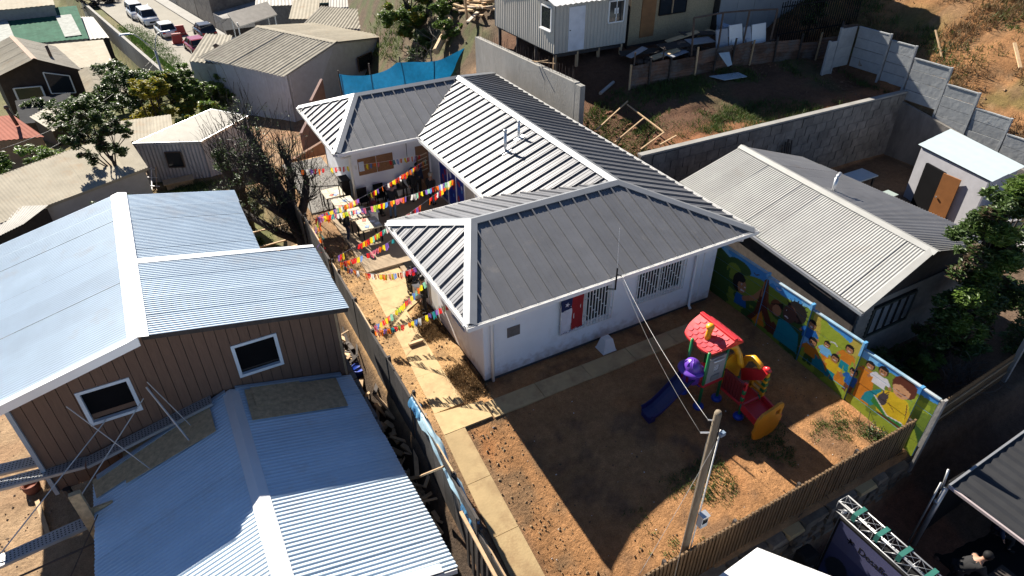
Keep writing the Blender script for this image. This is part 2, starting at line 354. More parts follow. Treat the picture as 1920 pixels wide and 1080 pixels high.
# concrete paths of the kindergarten, slab by slab
path = thing('path', None, None, (-1.4,-2,0)); tag(path, kind='structure')
def slab(P, z=.03, t=.12): 
    mb = MB(); mb.prism([(x,y,gz(-1.2 if x<-1.2 else x,y)+z-t) for x,y in P], (0,0,t)); return obj('slab', mb, CONCP, path)
ys = [-7.0,-5.55,-4.1,-2.7,-1.25]
def pl(y): return -1.81-(-1.16-y)*.03
def pr(y): return -1.22
for a,b in zip(ys,ys[1:]): slab([(pl(a),a+.006),(pr(a),a+.006),(pr(b),b-.006),(pl(b),b-.006)])
slab([(-1.80,-1.24),(-.42,-1.25),(-.40,-.62),(-1.75,-.45)], .034)
for i in range(5):
    a = -.38+i*1.55; slab([(a+.006,-1.31),(a+1.54,-1.31),(a+1.54,-.72),(a+.006,-.72)], .03+.002*(i%2))
PE = [(-1.72,-.43,-.86),(-1.62,1.1,-.83),(-1.5,2.45,-.78),(-1.4,4.15,-.72),(-1.38,4.5,-.12),(-1.3,5.6,-.1),(-1.2,6.72,-.05)]
for (xa,ya,ra),(xb,yb,rb) in zip(PE,PE[1:]): slab([(xa,ya+.003),(ra,ya+.003),(rb,yb-.003),(xb,yb-.003)], .014)
# paved court between the wings, a low step above the path
court = MB(); court.box(-1.15,3.35,6.75,11.57,-.1,.10); court.box(.0,3.35,4.46,6.749,-.1,.035)
tag(obj('courtyard_floor', court, mat('court_paving',(.33,.25,.165),.9,var=.15,bump=.15,dirt=(.2,.14,.09,.5,.55))), kind='structure')
# gravel bed at the back corner
mb = MB()
for i in range(5200):
    x = random.uniform(-1.6,.1); y = random.uniform(12,17.2); r = random.uniform(.02,.05); z = gz(x,y)+random.uniform(-.01,.02)
    if x < -1.5+ (y-12)*.02 or (x > -.2 and y < 12.3): continue
    a = random.random()*3; c, s = math.cos(a)*r, math.sin(a)*r
    mb.add([(x+c,y+s,z),(x-s,y+c,z),(x-c,y-s,z),(x+s,y-c,z),(x,y,z+r*.8)], [(0,1,4),(1,2,4),(2,3,4),(3,0,4)])
tag(obj('gravel', mb, mat('gravel_stone',(.42,.40,.37),.9,var=.5,scale=30)), kind='stuff')
mb = MB(); mb.box(-1.7,.1,12,17.2,-.05,.02); tag(obj('gravel_bed', mb, mat('gravel_under',(.2,.19,.175),.95,var=.5,scale=40,bump=.6)), kind='structure')

# loose stones, twigs and scraps trodden into the earth
def litter(name, n, x0, x1, y0, y1, m, smin, smax, dens=lambda x,y: True):
    mb=MB()
    for i in range(n):
        x=random.uniform(x0,x1); y=random.uniform(y0,y1)
        if not dens(x,y): continue
        s=random.uniform(smin,smax)*random.choice((.5,.7,1,1.5)); z=gz(x,y); a=random.uniform(0,6.28); q=[]
        for k in range(4): t=a+k*1.57+random.uniform(-.3,.3); q.append((x+s*math.cos(t)*random.uniform(.7,1.3),y+s*math.sin(t)*random.uniform(.7,1.3),z-.01))
        mb.add(q+[(x,y,z+s*random.uniform(.3,.8))],[(0,1,4),(1,2,4),(2,3,4),(3,0,4)])
    return tag(obj(name,mb,m),kind='stuff')
litter('yard_stones',420,-1.0,8.3,-6.9,-1.4,mat('yard_stone',(.21,.125,.07),.95,var=.5,scale=20),.010,.022)
litter('dark_litter',120,-1.0,8.4,-6.9,-1.4,mat('dark_litter',(.12,.075,.045),.95,var=.5,scale=20),.012,.028)
litter('side_stones',1600,-2.35,.0,-7,8,mat('side_stone',(.30,.21,.12),.95,var=.5,scale=20),.012,.03)
litter('pale_scraps',60,-1,8.3,-6.9,-1.5,WHITE,.012,.025)
litter('bank_stones',1800,24.6,40,-4,20,mat('bank_stone',(.22,.13,.07),.95,var=.5,scale=8),.025,.07)
litter('lot_stones',1500,9.9,24,5.9,10.6,mat('lot_stone',(.16,.09,.055),.95,var=.5,scale=8),.02,.05)
litter('left_stones',1500,-12.5,-3.2,-5,10,mat('side_stone2',(.30,.21,.14),.95,var=.5,scale=20),.02,.05)
# ------------------------------------------------------------------ kindergarten building
KG = thing('kindergarten_building', 'long white building with dark standing seam hip roofs around a small court', 'building', (0,0,0))
xL,xR,yF,yB,ze,zr = -.67,8.77,-.67,16.47,2.75,3.825
E1=(xL,yF,ze);E2=(xR,yF,ze);E3=(xL,5.13,ze);R1=(.81,2.23,zr);R2=(5.73,2.23,zr);R3=(5.73,13.69,zr)
V0=(2.69,5.13,ze);V1=(2.69,10.91,ze);E5=(-.59,10.91,ze);E6=(-.59,yB,ze);E7=(xR,yB,ze);R4=(1.16,13.69,zr)
def clip(P, axis, lo, hi):
    for sgn, lim in ((1,lo),(-1,-hi)):
        out = []
        for i in range(len(P)):
            a, b = P[i], P[(i+1)%len(P)]; da, db = sgn*a[axis]-lim, sgn*b[axis]-lim
            if da >= 0: out.append(a)
            if (da > 0) != (db > 0) and abs(da-db) > 1e-12 and da*db < 0: out.append(a+(b-a)*(da/(da-db)))
        P = out
        if not P: return P
    return P
def seam_slope(poly, axis, sp=.455, start=None, ribh=.058):
    """standing seam panels: strips across 'axis' (0 = strips stacked along x, 1 = along y)"""
    P = [Vector(p) for p in poly]; n = (P[1]-P[0]).cross(P[2]-P[0]).normalized()
    if n.z < 0: n = -n; P = P[::-1]
    lo = min(p[axis] for p in P); hi = max(p[axis] for p in P); c = lo if start is None else start
    other = 1-axis; up = n*.012
    d = Vector((0,0,0)); d[axis] = 1
    while c < hi-.02:
        Q = clip(P, axis, c+.001, min(c+sp, hi)-.001)
        if len(Q) >= 3:
            mb = MB(); mb.prism([q-n*.02 for q in Q], n*(.02+random.uniform(.004,.010)))
            L = [q for q in Q if abs(q[axis]-(c+.001)) < 1e-3]
            def rib(cc, wd, h):
                w_ = clip(P, axis, cc-wd/2, cc+wd/2)
                if len(w_) >= 3: mb.prism([q+n*.002 for q in w_], n*h)
            rib(c+.018, .034, ribh)
            for k in (1,2): rib(c+sp*k/3, .03, .013)
            obj('roof_panel', mb, SEAM, KG)
        c += sp
seam_slope([E1,E2,R2,R1], 0, start=xL+.1)
seam_slope([E3,E1,R1], 1)
seam_slope([V0,E3,R1,R2], 0, start=xL+.1)
seam_slope([V0,R2,R3,V1], 1, start=2.23)
seam_slope([E2,E7,R3,R2], 1, start=yF)
seam_slope([E5,V1,R3,R4], 0, start=-.5)
seam_slope([E6,E5,R4], 1)
seam_slope([E7,E6,R4,R3], 0, start=-.5)
dk = MB()
def low(P): return [(p[0],p[1],p[2]-.06) for p in P]
for P in ([E1,E2,R2,R1],[E3,E1,R1],[V0,E3,R1,R2],[V0,R2,R3,V1],[E2,E7,R3,R2],[E5,V1,R3,R4],[E6,E5,R4],[E7,E6,R4,R3]): dk.poly(low(P))
zs = ze-.1
dk.poly([(xL,yF,zs),(xR,yF,zs),(xR,5.13,zs),(xL,5.13,zs)]); dk.poly([(2.69,5.13,zs),(xR,5.13,zs),(xR,10.91,zs),(2.69,10.91,zs)]); dk.poly([(-.59,10.91,zs),(xR,10.91,zs),(xR,yB,zs),(-.59,yB,zs)])
obj('roof_deck', dk, WHITE, KG)
def cap(A, B, nA, nB, w=.17, h=.075, name='ridge_cap', ext=0):
    A = Vector(A); B = Vector(B); e = (B-A).normalized(); A = A-e*ext; B = B+e*ext; mb = MB(); up = Vector((0,0,h))
    for n in (nA,nB):
        n = Vector(n).normalized(); d = e.cross(n); d.normalize()
        if d.z > 0: d = -d
        P = [A+up,B+up,B+d*w+n*(h-.012),A+d*w+n*(h-.012)]
        mb.prism(P, -n*.012); mb.prism([P[3],P[2],P[2]-n*.035,P[3]-n*.035], -d*.006)
    mb.poly([A+up,A+Vector((0,0,-.02)),A+up*.9]); obj(name, mb, CAPM, KG)
def nrm(a,b,c):
    n = (Vector(b)-Vector(a)).cross(Vector(c)-Vector(a)).normalized(); return n if n.z > 0 else -n
NF=nrm(E1,E2,R1);NL=nrm(E3,E1,R1);NB=nrm(V0,E3,R1);NBL=nrm(V0,R2,R3);NR=nrm(E2,E7,R3);NRF=nrm(E5,V1,R3);NRL=nrm(E6,E5,R4);NRB=nrm(E7,E6,R4)
cap(R1,R2,NF,NB); cap(E1,R1,NF,NL,name='hip_cap'); cap(E3,R1,NL,NB,name='hip_cap'); cap(E2,R2,NF,NR,name='hip_cap')
cap(R2,R3,NBL,NR,ext=.02); cap(R4,R3,NRF,NRB); cap(E5,R4,NRF,NRL,name='hip_cap'); cap(E6,R4,NRL,NRB,name='hip_cap'); cap(E7,R3,NR,NRB,name='hip_cap')
vm = MB()                                                   # valley trays
for A,B in ((V0,R2),(V1,R3)):
    A=Vector(A);B=Vector(B);s=Vector((0,.09,0)); vm.poly([A-s+Vector((0,0,.012)),A+s+Vector((0,0,.012)),B+s+Vector((0,0,.012)),B-s+Vector((0,0,.012))])
obj('valley_tray', vm, mat('valley_metal',(.08,.08,.085),.6,.3), KG)
def gutter(a, b, out):
    """square box gutter along an eave from a to b, 'out' points away from the roof"""
    a = Vector((a[0],a[1],ze)); b = Vector((b[0],b[1],ze)); o = Vector(out); mb = MB(); z = Vector((0,0,1)); P = lambda p,s,h: p+o*s+z*h
    for s0,s1,h0,h1 in ((.0,.012,-.11,.0),(.012,.11,-.11,-.10),(.098,.11,-.10,.012)):
        mb.hexa([P(a,s0,h0),P(b,s0,h0),P(b,s1,h0),P(a,s1,h0)],[P(a,s0,h1),P(b,s0,h1),P(b,s1,h1),P(a,s1,h1)])
    for p,t in ((a,.008),(b,-.008)):
        e = (b-a).normalized()*t; mb.hexa([P(p,0,-.11),P(p+e,0,-.11),P(p+e,.11,-.11),P(p,.11,-.11)],[P(p,0,.005),P(p+e,0,.005),P(p+e,.11,.005),P(p,.11,.005)])
    obj('gutter', mb, WHITE, KG)
gutter((xL-.11,yF),(xR+.11,yF),(0,-1,0)); gutter((xL,yF),(xL,5.13),(-1,0,0)); gutter((xR,yF),(xR,yB),(1,0,0))
gutter((2.69,5.13),(2.69,10.91),(-1,0,0)); gutter((-.6,10.91),(2.69,10.91),(0,-1,0)); gutter((-.59,10.91),(-.59,yB),(-1,0,0)); gutter((xL,5.13),(2.69,5.13),(0,1,0))
fa = MB()
for a,b,o in (((xL,yF),(xR,yF),(0,1)),((xL,yF),(xL,5.13),(1,0)),((xR,yF),(xR,yB),(-1,0)),((2.69,5.13),(2.69,10.91),(1,0)),((-.59,10.91),(2.69,10.91),(0,1)),((-.59,10.91),(-.59,yB),(1,0)),((xL,5.13),(2.69,5.13),(0,-1))):
    o = Vector((*o,0)); A = Vector((*a,zs)); B = Vector((*b,zs)); fa.hexa([A+o*.002,B+o*.002,B+o*.02,A+o*.02],[p+Vector((0,0,.09)) for p in (A+o*.002,B+o*.002,B+o*.02,A+o*.02)])
obj('fascia', fa, WHITE, KG)
# walls, openings left open for the windows
wl = MB(); zt = 2.645
Wf = [(2.40,4.12,.84,2.06),(5.06,6.80,.98,2.08)]
wall_holes(wl,(0,0),(1,0),8.1,.08,zt,Wf,.14,(0,1))
wall_holes(wl,(0,.14),(0,1),4.32,.08,zt,[(1.1,2.0,.9,2.0),(3.0,3.9,.08,2.1)],.14,(1,0))
wall_holes(wl,(.14,4.46),(1,0),3.21,.08,zt,[],.14,(0,-1))
wall_holes(wl,(3.35,4.32),(0,1),7.25,.08,zt,[(.7,1.5,.08,2.1)],.14,(1,0))
wall_holes(wl,(.1,11.57),(1,0),3.25,.08,zt,[(2.62,3.2,.08,2.08)],.14,(0,1))
wall_holes(wl,(.1,11.71),(0,1),4.3,.08,zt,[],.14,(1,0)); wall_holes(wl,(.1,16.0),(1,0),8.0,.08,zt,[],.14,(0,-1)); wall_holes(wl,(8.1,.14),(0,1),15.86,.08,zt,[],.14,(-1,0))
obj('wall', wl, WALLW, KG)
fd = MB(); g=.02; fd.box(g,8.1-g,g,4.44,-.4,.078); fd.box(3.37,8.08,4.441,11.58,-.4,.078); fd.box(.12,8.08,11.59,15.98,-.4,.078)
obj('foundation', fd, mat('foundation_paint',(.05,.05,.052),.9,var=.2), KG)
cp = MB(); cp.box(-.012,.11,-.012,-.001,.08,zt); cp.box(-.012,-.001,-.001,.11,.08,zt); obj('corner_trim', cp, WALLW, KG)
cp = MB(); cp.box(7.98,8.112,-.012,-.001,.08,zt); obj('corner_trim', cp, WALLW, KG)
fl = MB(); fl.box(.15,7.9,.15,15.8,.079,.09); obj('floor', fl, DARK, KG)
# front windows: frame, sliding sashes, cage grille
def window(x0,x1,z0,z1,grille=True):
    w_ = MB(); t=.045
    for a,b,c,d in ((x0,x1,z0,z0+t),(x0,x1,z1-t,z1),(x0,x0+t,z0+t,z1-t),(x1-t,x1,z0+t,z1-t)): w_.box(a,b,.02,.10,c,d)
    fr = obj('window', w_, WHITE, KG); mid=(x0+x1)/2
    s = MB(); s.box(mid-.03,mid+.03,.03,.08,z0+t,z1-t); obj('mullion', s, WHITE, fr)
    for a,b in ((x0+t,mid-.03),(mid+.03,x1-t)):
        p = MB(); p.box(a,b,.05,.058,z0+t,z1-t); obj('pane', p, GLASS, fr)
    sl = MB(); sl.box(x0-.04,x1+.04,-.035,.0195,z0-.05,z0-.002); obj('sill', sl, WHITE, fr)
    if not grille: return
    for a,b in ((x0-.03,mid-.05),(mid+.05,x1+.03)):
        gb = MB(); r=.011; y=-.10; nb=round((b-a)/.105)
        for z in (z0-.04,z1+.02): gb.bar((a,y,z),(b,y,z),.022)
        for i in range(nb+1):
            x=a+(b-a)*i/nb; gb.bar((x,y,z0-.04),(x,y,z1+.02),.022); 
            for z in (z0-.04,z1+.02): gb.bar((x,y,z),(x,-.003,z),.016)
            if i<nb:
                for k in range(2):
                    z=z0+.1+((i*.37+k*.52)%1.)*(z1-z0-.15); gb.bar((x,y,z),(x+(b-a)/nb,y,z),.016)
        for x in (a,b):
            for z in (z0+.3,z1-.3): gb.bar((x,y,z),(x,-.003,z),.018)
        obj('security_grille', gb, WHITE, KG)
for h in Wf: window(*h)
pq = MB(); pq.box(.71,1.10,-.022,-.003,1.33,1.66); obj('wall_plaque', pq, mat('plaque_grey',(.15,.14,.14),.5,.2,var=.25,scale=12), KG)
# side window and door on the west wall, seen at a grazing angle
sw = MB(); sw.box(.05,.06,1.24,2.14,.9,2.0); obj('side_pane', sw, GLASS, KG); sw = MB(); sw.box(.04,.07,3.14,4.04,.08,2.1); obj('side_door', sw, WHITE, KG)
# downpipes
def pipe(P, name='downpipe', r=.045, m=None): 
    mb = MB(); mb.tube(P, r, 10); return obj(name, mb, m or WHITE, KG, smooth=True)
pipe([(.55,yF-.05,ze-.1),(.55,yF-.05,ze-.2),(.45,-.1,ze-.42),(.22,-.075,ze-.5),(.22,-.075,.02)])
pipe([(8.3,yF-.05,ze-.02),(8.3,yF-.05,ze-.18),(8.1,-.10,ze-.42),(7.25,-.08,ze-.55),(7.25,-.08,.12),(7.22,-.2,.06)])
pipe([(-.45,10.86,ze-.1),(-.4,11.0,ze-.25),(.02,11.5,ze-.5),(.03,11.5,.1)])
cd = MB(); cd.box(7.6,7.64,-.02,-.002,.3,2.1); obj('conduit', cd, WHITE, KG)
# flues on the roof
for x,y,zb,h,s in ((4.35,6.85,3.30,.78,1),(5.05,7.15,3.55,.62,.85)):
    f = MB(); f.tube([(x,y,zb-.15),(x,y,zb+h)], .055*s, 12); fo = obj('flue_pipe', f, GALV, KG, smooth=True)
    c = MB(); c.lathe((x,y,zb+h), [(.075*s,0),(.075*s,.05),(.02,.075)], 12); obj('flue_cap', c, GALV, fo, smooth=True)
    c = MB(); n=NBL; B=Vector((x,y,ze+(x-2.69)*(zr-ze)/3.04+.012)); d=Vector((1,0,(zr-ze)/3.04)).normalized(); e=Vector((0,1,0))
    c.prism([B-d*.2-e*.16,B+d*.2-e*.16,B+d*.2+e*.16,B-d*.2+e*.16], n*.02); obj('flue_flashing', c, ZINCF, fo)
# service mast at the front eave
ms = MB(); ms.tube([(3.6,-.82,2.45),(3.6,-.82,3.15)], .022, 8); ms.bar((3.35,-.8,2.55),(3.6,-.82,2.47),.02); ms.bar((3.6,-.82,2.95),(3.72,-.9,2.9),.02)
ms2 = obj('service_mast', ms, BLACK, KG); tw = MB(); tw.tube([(3.6,-.82,3.15),(3.57,-.78,4.35)], .006, 5); obj('whip_antenna', tw, WHITE, ms2)
# blue printed panels and doors along the court wall
for i,(a,b) in enumerate(((8.25,8.95),(9.0,9.75),(9.8,10.55))):
    p = MB(); p.box(3.315,3.345,a,b,.25,2.25); q = obj('blue_panel', p, mat('blue_print',(.01,.035,.30),.4,var=.15,scale=6), KG)
    for k in range(7):
        cy,cz=random.uniform(a+.12,b-.12),random.uniform(.4,2.1); r=random.uniform(.03,.11); d=MB()
        d.prism([(3.311,cy+r*math.cos(t*.9),cz+r*1.5*math.sin(t*.9)) for t in range(7)],(.0035,0,0)); obj('printed_shape', d, mat(('print_red','print_white','print_sky')[k%3],((.45,.04,.03),(.6,.62,.65),(.1,.3,.55))[k%3],.5), q)
bj = MB()
for a in (8.20,8.955,9.755,10.58): bj.box(3.30,3.348,a,a+.045,.1,2.4)
obj('door_jamb', bj, WHITE, KG)
sd_ = MB(); sd_.box(3.31,3.349,7.35,8.15,.1,2.15); obj('beige_door', sd_, mat('beige_door_paint',(.5,.45,.38),.6), KG)
ow = MB(); ow.box(2.74,3.28,11.60,11.64,.1,2.05); obj('court_door', ow, mat('brown_door',(.20,.10,.05),.6,var=.2), KG)
po = MB()
for i in range(5): po.bar((2.8,11.56,.95+i*.17),(3.2,11.56,1.05+i*.17),.05,.02)
obj('door_louvre', po, CREAM, KG)
cb = MB(); cb.tube([(2.35,11.54,1.75),(2.35,11.5,2.6)],.012,6); obj('wall_cable', cb, BLACK, KG)
# notice board, flag, block: things of their own
nb_ = thing('notice_board','brown cork notice board in two panels on the white rear wall','notice board',(1.0,11.55,1.3))
for a,b in ((.32,1.05),(1.08,1.75)): p=MB(); p.box(a,b,11.53,11.566,1.38,2.06); obj('cork_panel',p,mat('cork',(.26,.13,.06),.9,var=.25,scale=20),nb_)
p=MB(); p.box(.34,.55,11.524,11.529,1.55,1.95); obj('notice_sheet',p,mat('notice_paper',(.55,.62,.72),.7,var=.2,scale=25),nb_)
def cloth(name, P, nx_, ny_, m, parent, amp=.012, seed=0):
    q=[Vector(p) for p in P]; n=(q[1]-q[0]).cross(q[3]-q[0]).normalized(); V=[];F=[]
    for j in range(ny_+1):
        for i in range(nx_+1):
            u,v=i/nx_,j/ny_; V.append(bil(q,u,v)+n*amp*(math.sin(u*9+v*4+seed)+.6*math.sin(v*13-u*5+seed)))
    for j in range(ny_):
        for i in range(nx_): a=j*(nx_+1)+i; F.append((a,a+1,a+nx_+2,a+nx_+1))
    mb=MB(); mb.add(V,F); return obj(name,mb,m,parent,smooth=True)
fg = thing('flag','white red and blue flag with one white star hung lengthwise on the window grille','flag',(2.7,-.14,.87))
fr_=mat('flag_red',(.30,.012,.016),.8,var=.1); fw_=mat('flag_white',(.62,.60,.66),.8,var=.12,scale=3); fb_=mat('flag_blue',(.012,.02,.085),.8,var=.1)
yy=-.125
cloth('red_band',[(2.70,yy,.93),(3.10,yy,.90),(3.08,yy,2.15),(2.71,yy,2.12)],8,18,fr_,fg,seed=1)
cloth('white_band',[(2.36,yy,.86),(2.70,yy,.93),(2.705,yy,1.70),(2.355,yy,1.66)],7,12,fw_,fg,seed=2)
cloth('blue_canton',[(2.355,yy,1.661),(2.705,yy,1.701),(2.71,yy,2.12),(2.34,yy,2.09)],7,8,fb_,fg,seed=2)
st=MB(); cx_,cz_=2.53,1.88
st.prism([(cx_+(.085 if k%2==0 else .034)*math.sin(k*math.pi/5+.3),yy-.03,cz_+(.085 if k%2==0 else .034)*math.cos(k*math.pi/5+.3)) for k in range(10)],(0,.004,0)); obj('star',st,fw_,fg)
hm=MB()
for i in range(14):
    if i%5!=4: x=2.38+i*.052; hm.box(x,x+.03,yy-.02,yy-.016,.875+i*.004,.895+i*.004)
obj('hem_lettering',hm,fb_,fg); hs=MB(); hs.hexa([(2.36,yy-.012,.84),(3.1,yy-.012,.88),(3.1,yy-.006,.88),(2.36,yy-.006,.84)],[(2.36,yy-.012,.90),(3.1,yy-.012,.94),(3.1,yy-.006,.94),(2.36,yy-.006,.90)]); obj('hem',hs,fw_,fg)
bk=MB(); bx,by=3.78,-.45
bk.hexa([(bx-.22,by-.2,.03),(bx+.22,by-.2,.03),(bx+.22,by+.2,.03),(bx-.22,by+.2,.03)],[(bx-.13,by-.12,.42),(bx+.13,by-.12,.42),(bx+.13,by+.12,.42),(bx-.13,by+.12,.42)])
bk.hexa([(bx-.13,by-.12,.42),(bx+.13,by-.12,.42),(bx+.13,by+.12,.42),(bx-.13,by+.12,.42)],[(bx-.11,by-.10,.44),(bx+.11,by-.10,.44),(bx+.11,by+.10,.44),(bx-.11,by+.10,.44)])
bk.box(bx-.235,bx+.235,by-.215,by+.215,.0,.03)
tag(obj('concrete_block',bk,WHITE,base=(bx,by,0)),'white tapered concrete block standing before the shaded front wall','block')
# ------------------------------------------------------------------ front fence on its stone wall
FT = mat('brown_sheet', (.215,.14,.078), .55, .25, var=.18, scale=2, rnd=.08, dirt=(.06,.045,.035,.5,.55), dscale=3)
fence = thing('slat_fence','brown upright slat fence along the low side of the play yard','fence',(3.6,-7.12,0))
def fbot(x): return -.66-.30*max(0,2-x)
def ftop(x): return .53+.025*x
x = -1.5
while x < 8.40:
    h = random.uniform(-.025,.02); d = random.uniform(-.006,.006); mb = MB()
    mb.hexa([(x,-7.03+d,fbot(x)-.02),(x+.068,-7.03+d,fbot(x)-.02),(x+.060,-6.985,fbot(x)-.02),(x+.008,-6.985,fbot(x)-.02)],[(x,-7.03+d,ftop(x)+h),(x+.068,-7.03+d,ftop(x)+h),(x+.060,-6.985,ftop(x)+h),(x+.008,-6.985,ftop(x)+h)]); obj('slat',mb,FT,fence); x += .108
mb=MB(); mb.hexa([(-1.5,-6.975,fbot(-1.5)),(2,-6.975,fbot(2)),(2,-6.968,fbot(2)),(-1.5,-6.968,fbot(-1.5))],[(-1.5,-6.975,ftop(-1.5)-.06),(2,-6.975,ftop(2)-.06),(2,-6.968,ftop(2)-.06),(-1.5,-6.968,ftop(-1.5)-.06)]); mb.hexa([(2,-6.975,-.66),(8.42,-6.975,-.66),(8.42,-6.968,-.66),(2,-6.968,-.66)],[(2,-6.975,ftop(2)-.06),(8.42,-6.975,ftop(8.42)-.06),(8.42,-6.968,ftop(8.42)-.06),(2,-6.968,ftop(2)-.06)]); obj('gap_shade_sheet',mb,mat('gap_shade',(.03,.022,.017),.9),fence)  # added dark sheet behind the slats so the gaps read as shade
for i in range(6):
    a = -1.3+i*1.92; mb = MB(); mb.bar((a,-6.93,-1.4),(a,-6.93,ftop(a)-.04),.07); obj('post',mb,DARKW,fence)
for z in (.25,.95): mb=MB(); mb.bar((-1.5,-6.945,-.66+z),(8.4,-6.945,-.56+z),.05,.04); obj('rail',mb,DARKW,fence)
rw = thing('stone_wall','rough rubble stone retaining wall below the brown slat fence','retaining wall',(3.6,-7.3,-2.2))
mb = MB(); mb.box(-3,8.75,-7.22,-7.08,-2.6,-.74); obj('wall_core',mb,mat('mortar',(.11,.09,.07),.95,var=.3,bump=.5),rw)
def rstone(name, c, s, parent, m=STONE):
    mb = MB(); r = random.uniform; B=[];T=[]
    for sx,sz in ((-1,-1),(1,-1),(1,1),(-1,1)): B.append((c[0]+sx*s[0]*r(.38,.5),c[1]+.05,c[2]+sz*s[2]*r(.38,.5))); T.append((c[0]+sx*s[0]*r(.26,.42),c[1]-s[1],c[2]+sz*s[2]*r(.26,.42)))
    mb.hexa(B[::-1],T[::-1]); return obj(name,mb,m,parent)
z = -.78; 
while z > -2.2:
    h = random.uniform(.2,.27); x = -1.2
    while x < 8.7:
        wd = random.uniform(.26,.5)
        if z > gz(x,-7.5)-.1: rstone('stone',(x+wd/2,-7.23,z-h/2),(wd,random.uniform(.03,.09),h),rw)
        x += wd
    z -= h
x = -1.2
while x < 8.3:
    wd = random.uniform(.35,1.1); t=random.uniform(-.03,.03); e=random.uniform(-.05,.04); mb = MB(); mb.hexa([(x,-7.32+e,-.80),(x+wd-.03,-7.31+e+t,-.80),(x+wd-.03,-7.05,-.80),(x,-7.05,-.80)],[(x+.03,-7.30+e,-.69+t),(x+wd-.07,-7.28+e,-.71),(x+wd-.03,-7.05,-.69),(x,-7.05,-.685)])
    obj('coping_stone',mb,STONE if random.random()<.6 else CONCP,rw); x += wd

# ------------------------------------------------------------------ mural wall
hexcol = dict(sky=(.055,.26,.60),sky2=(.16,.42,.70),hill=(.15,.22,.03),dark=(.035,.085,.022),lime=(.27,.34,.035),teal=(.01,.22,.28),blue=(.015,.11,.36),orange=(.55,.19,.02),yel=(.60,.42,.02),brown=(.14,.05,.025),skin=(.55,.29,.15),dskin=(.085,.045,.035),mskin=(.36,.17,.085),black=(.012,.011,.012),white=(.62,.62,.66),green=(.03,.19,.04),redbr=(.10,.028,.018),grey=(.06,.05,.06),straw=(.42,.33,.06))
class Paint:
    def __init__(s,u,v): s.u=u; s.v=v; s.c=np.zeros(u.shape+(3,))
    def fill(s,k,c): s.c[k]=hexcol[c]
    def ell(s,cu,cv,a,b,c,rot=0):
        du,dv=s.u-cu,s.v-cv; x=du*math.cos(rot)+dv*math.sin(rot); y=-du*math.sin(rot)+dv*math.cos(rot); s.fill((x/a)**2+(y/b)**2<1,c)
    def poly(s,P,c):
        ins=np.zeros(s.u.shape,bool); n=len(P)
        for i in range(n):
            (x0,y0),(x1,y1)=P[i],P[(i+1)%n]
            if y0==y1: continue
            t=((y0>s.v)!=(y1>s.v))&(s.u<(x1-x0)*(s.v-y0)/(y1-y0)+x0); ins^=t
        s.fill(ins,c)
    def line(s,P,w,c):
        for (x0,y0),(x1,y1) in zip(P,P[1:]):
            dx,dy=x1-x0,y1-y0; L=dx*dx+dy*dy+1e-9; t=np.clip(((s.u-x0)*dx+(s.v-y0)*dy)/L,0,1); s.fill(np.hypot(s.u-x0-t*dx,s.v-y0-t*dy)<w,c)
def kid(p,u,v,h,shirt,skin='mskin',hair='black',legs=None,arms=True):
    """small painted child, head centre at (u,v), head radius h"""
    if legs: p.poly([(u-h*1.0,v-h*3.2),(u+h*1.0,v-h*3.2),(u+h*1.3,v-h*6),(u+.2*h,v-h*6),(u,v-h*4.5),(u-.2*h,v-h*6),(u-h*1.2,v-h*6)],legs)
    p.poly([(u-h*1.3,v-h*1.1),(u+h*1.3,v-h*1.1),(u+h*1.5,v-h*3.8),(u-h*1.5,v-h*3.8)],shirt)
    if arms: p.line([(u-h*1.2,v-h*1.4),(u-h*2.4,v-h*2.9)],h*.32,skin); p.line([(u+h*1.2,v-h*1.4),(u+h*2.4,v-h*2.7)],h*.32,skin); p.line([(u-h*1.1,v-h*1.4),(u-h*1.8,v-h*2.2)],h*.45,shirt); p.line([(u+h*1.1,v-h*1.4),(u+h*1.8,v-h*2.1)],h*.45,shirt)
    p.ell(u,v+h*.15,h*1.1,h*1.15,hair); p.ell(u,v-h*.12,h*.85,h*.95,skin); p.poly([(u-h,v+h*.5),(u+h,v+h*.35),(u+h*.9,v+h),(u-h*.6,v+h*1.15)],hair)
    p.line([(u-h*.4,v-.05*h),(u-h*.3,v-.05*h)],h*.11,'black'); p.line([(u+h*.35,v-.05*h),(u+h*.3,v-.05*h)],h*.11,'black'); p.line([(u-h*.25,v-h*.55),(u+h*.25,v-h*.55)],h*.09,'white')
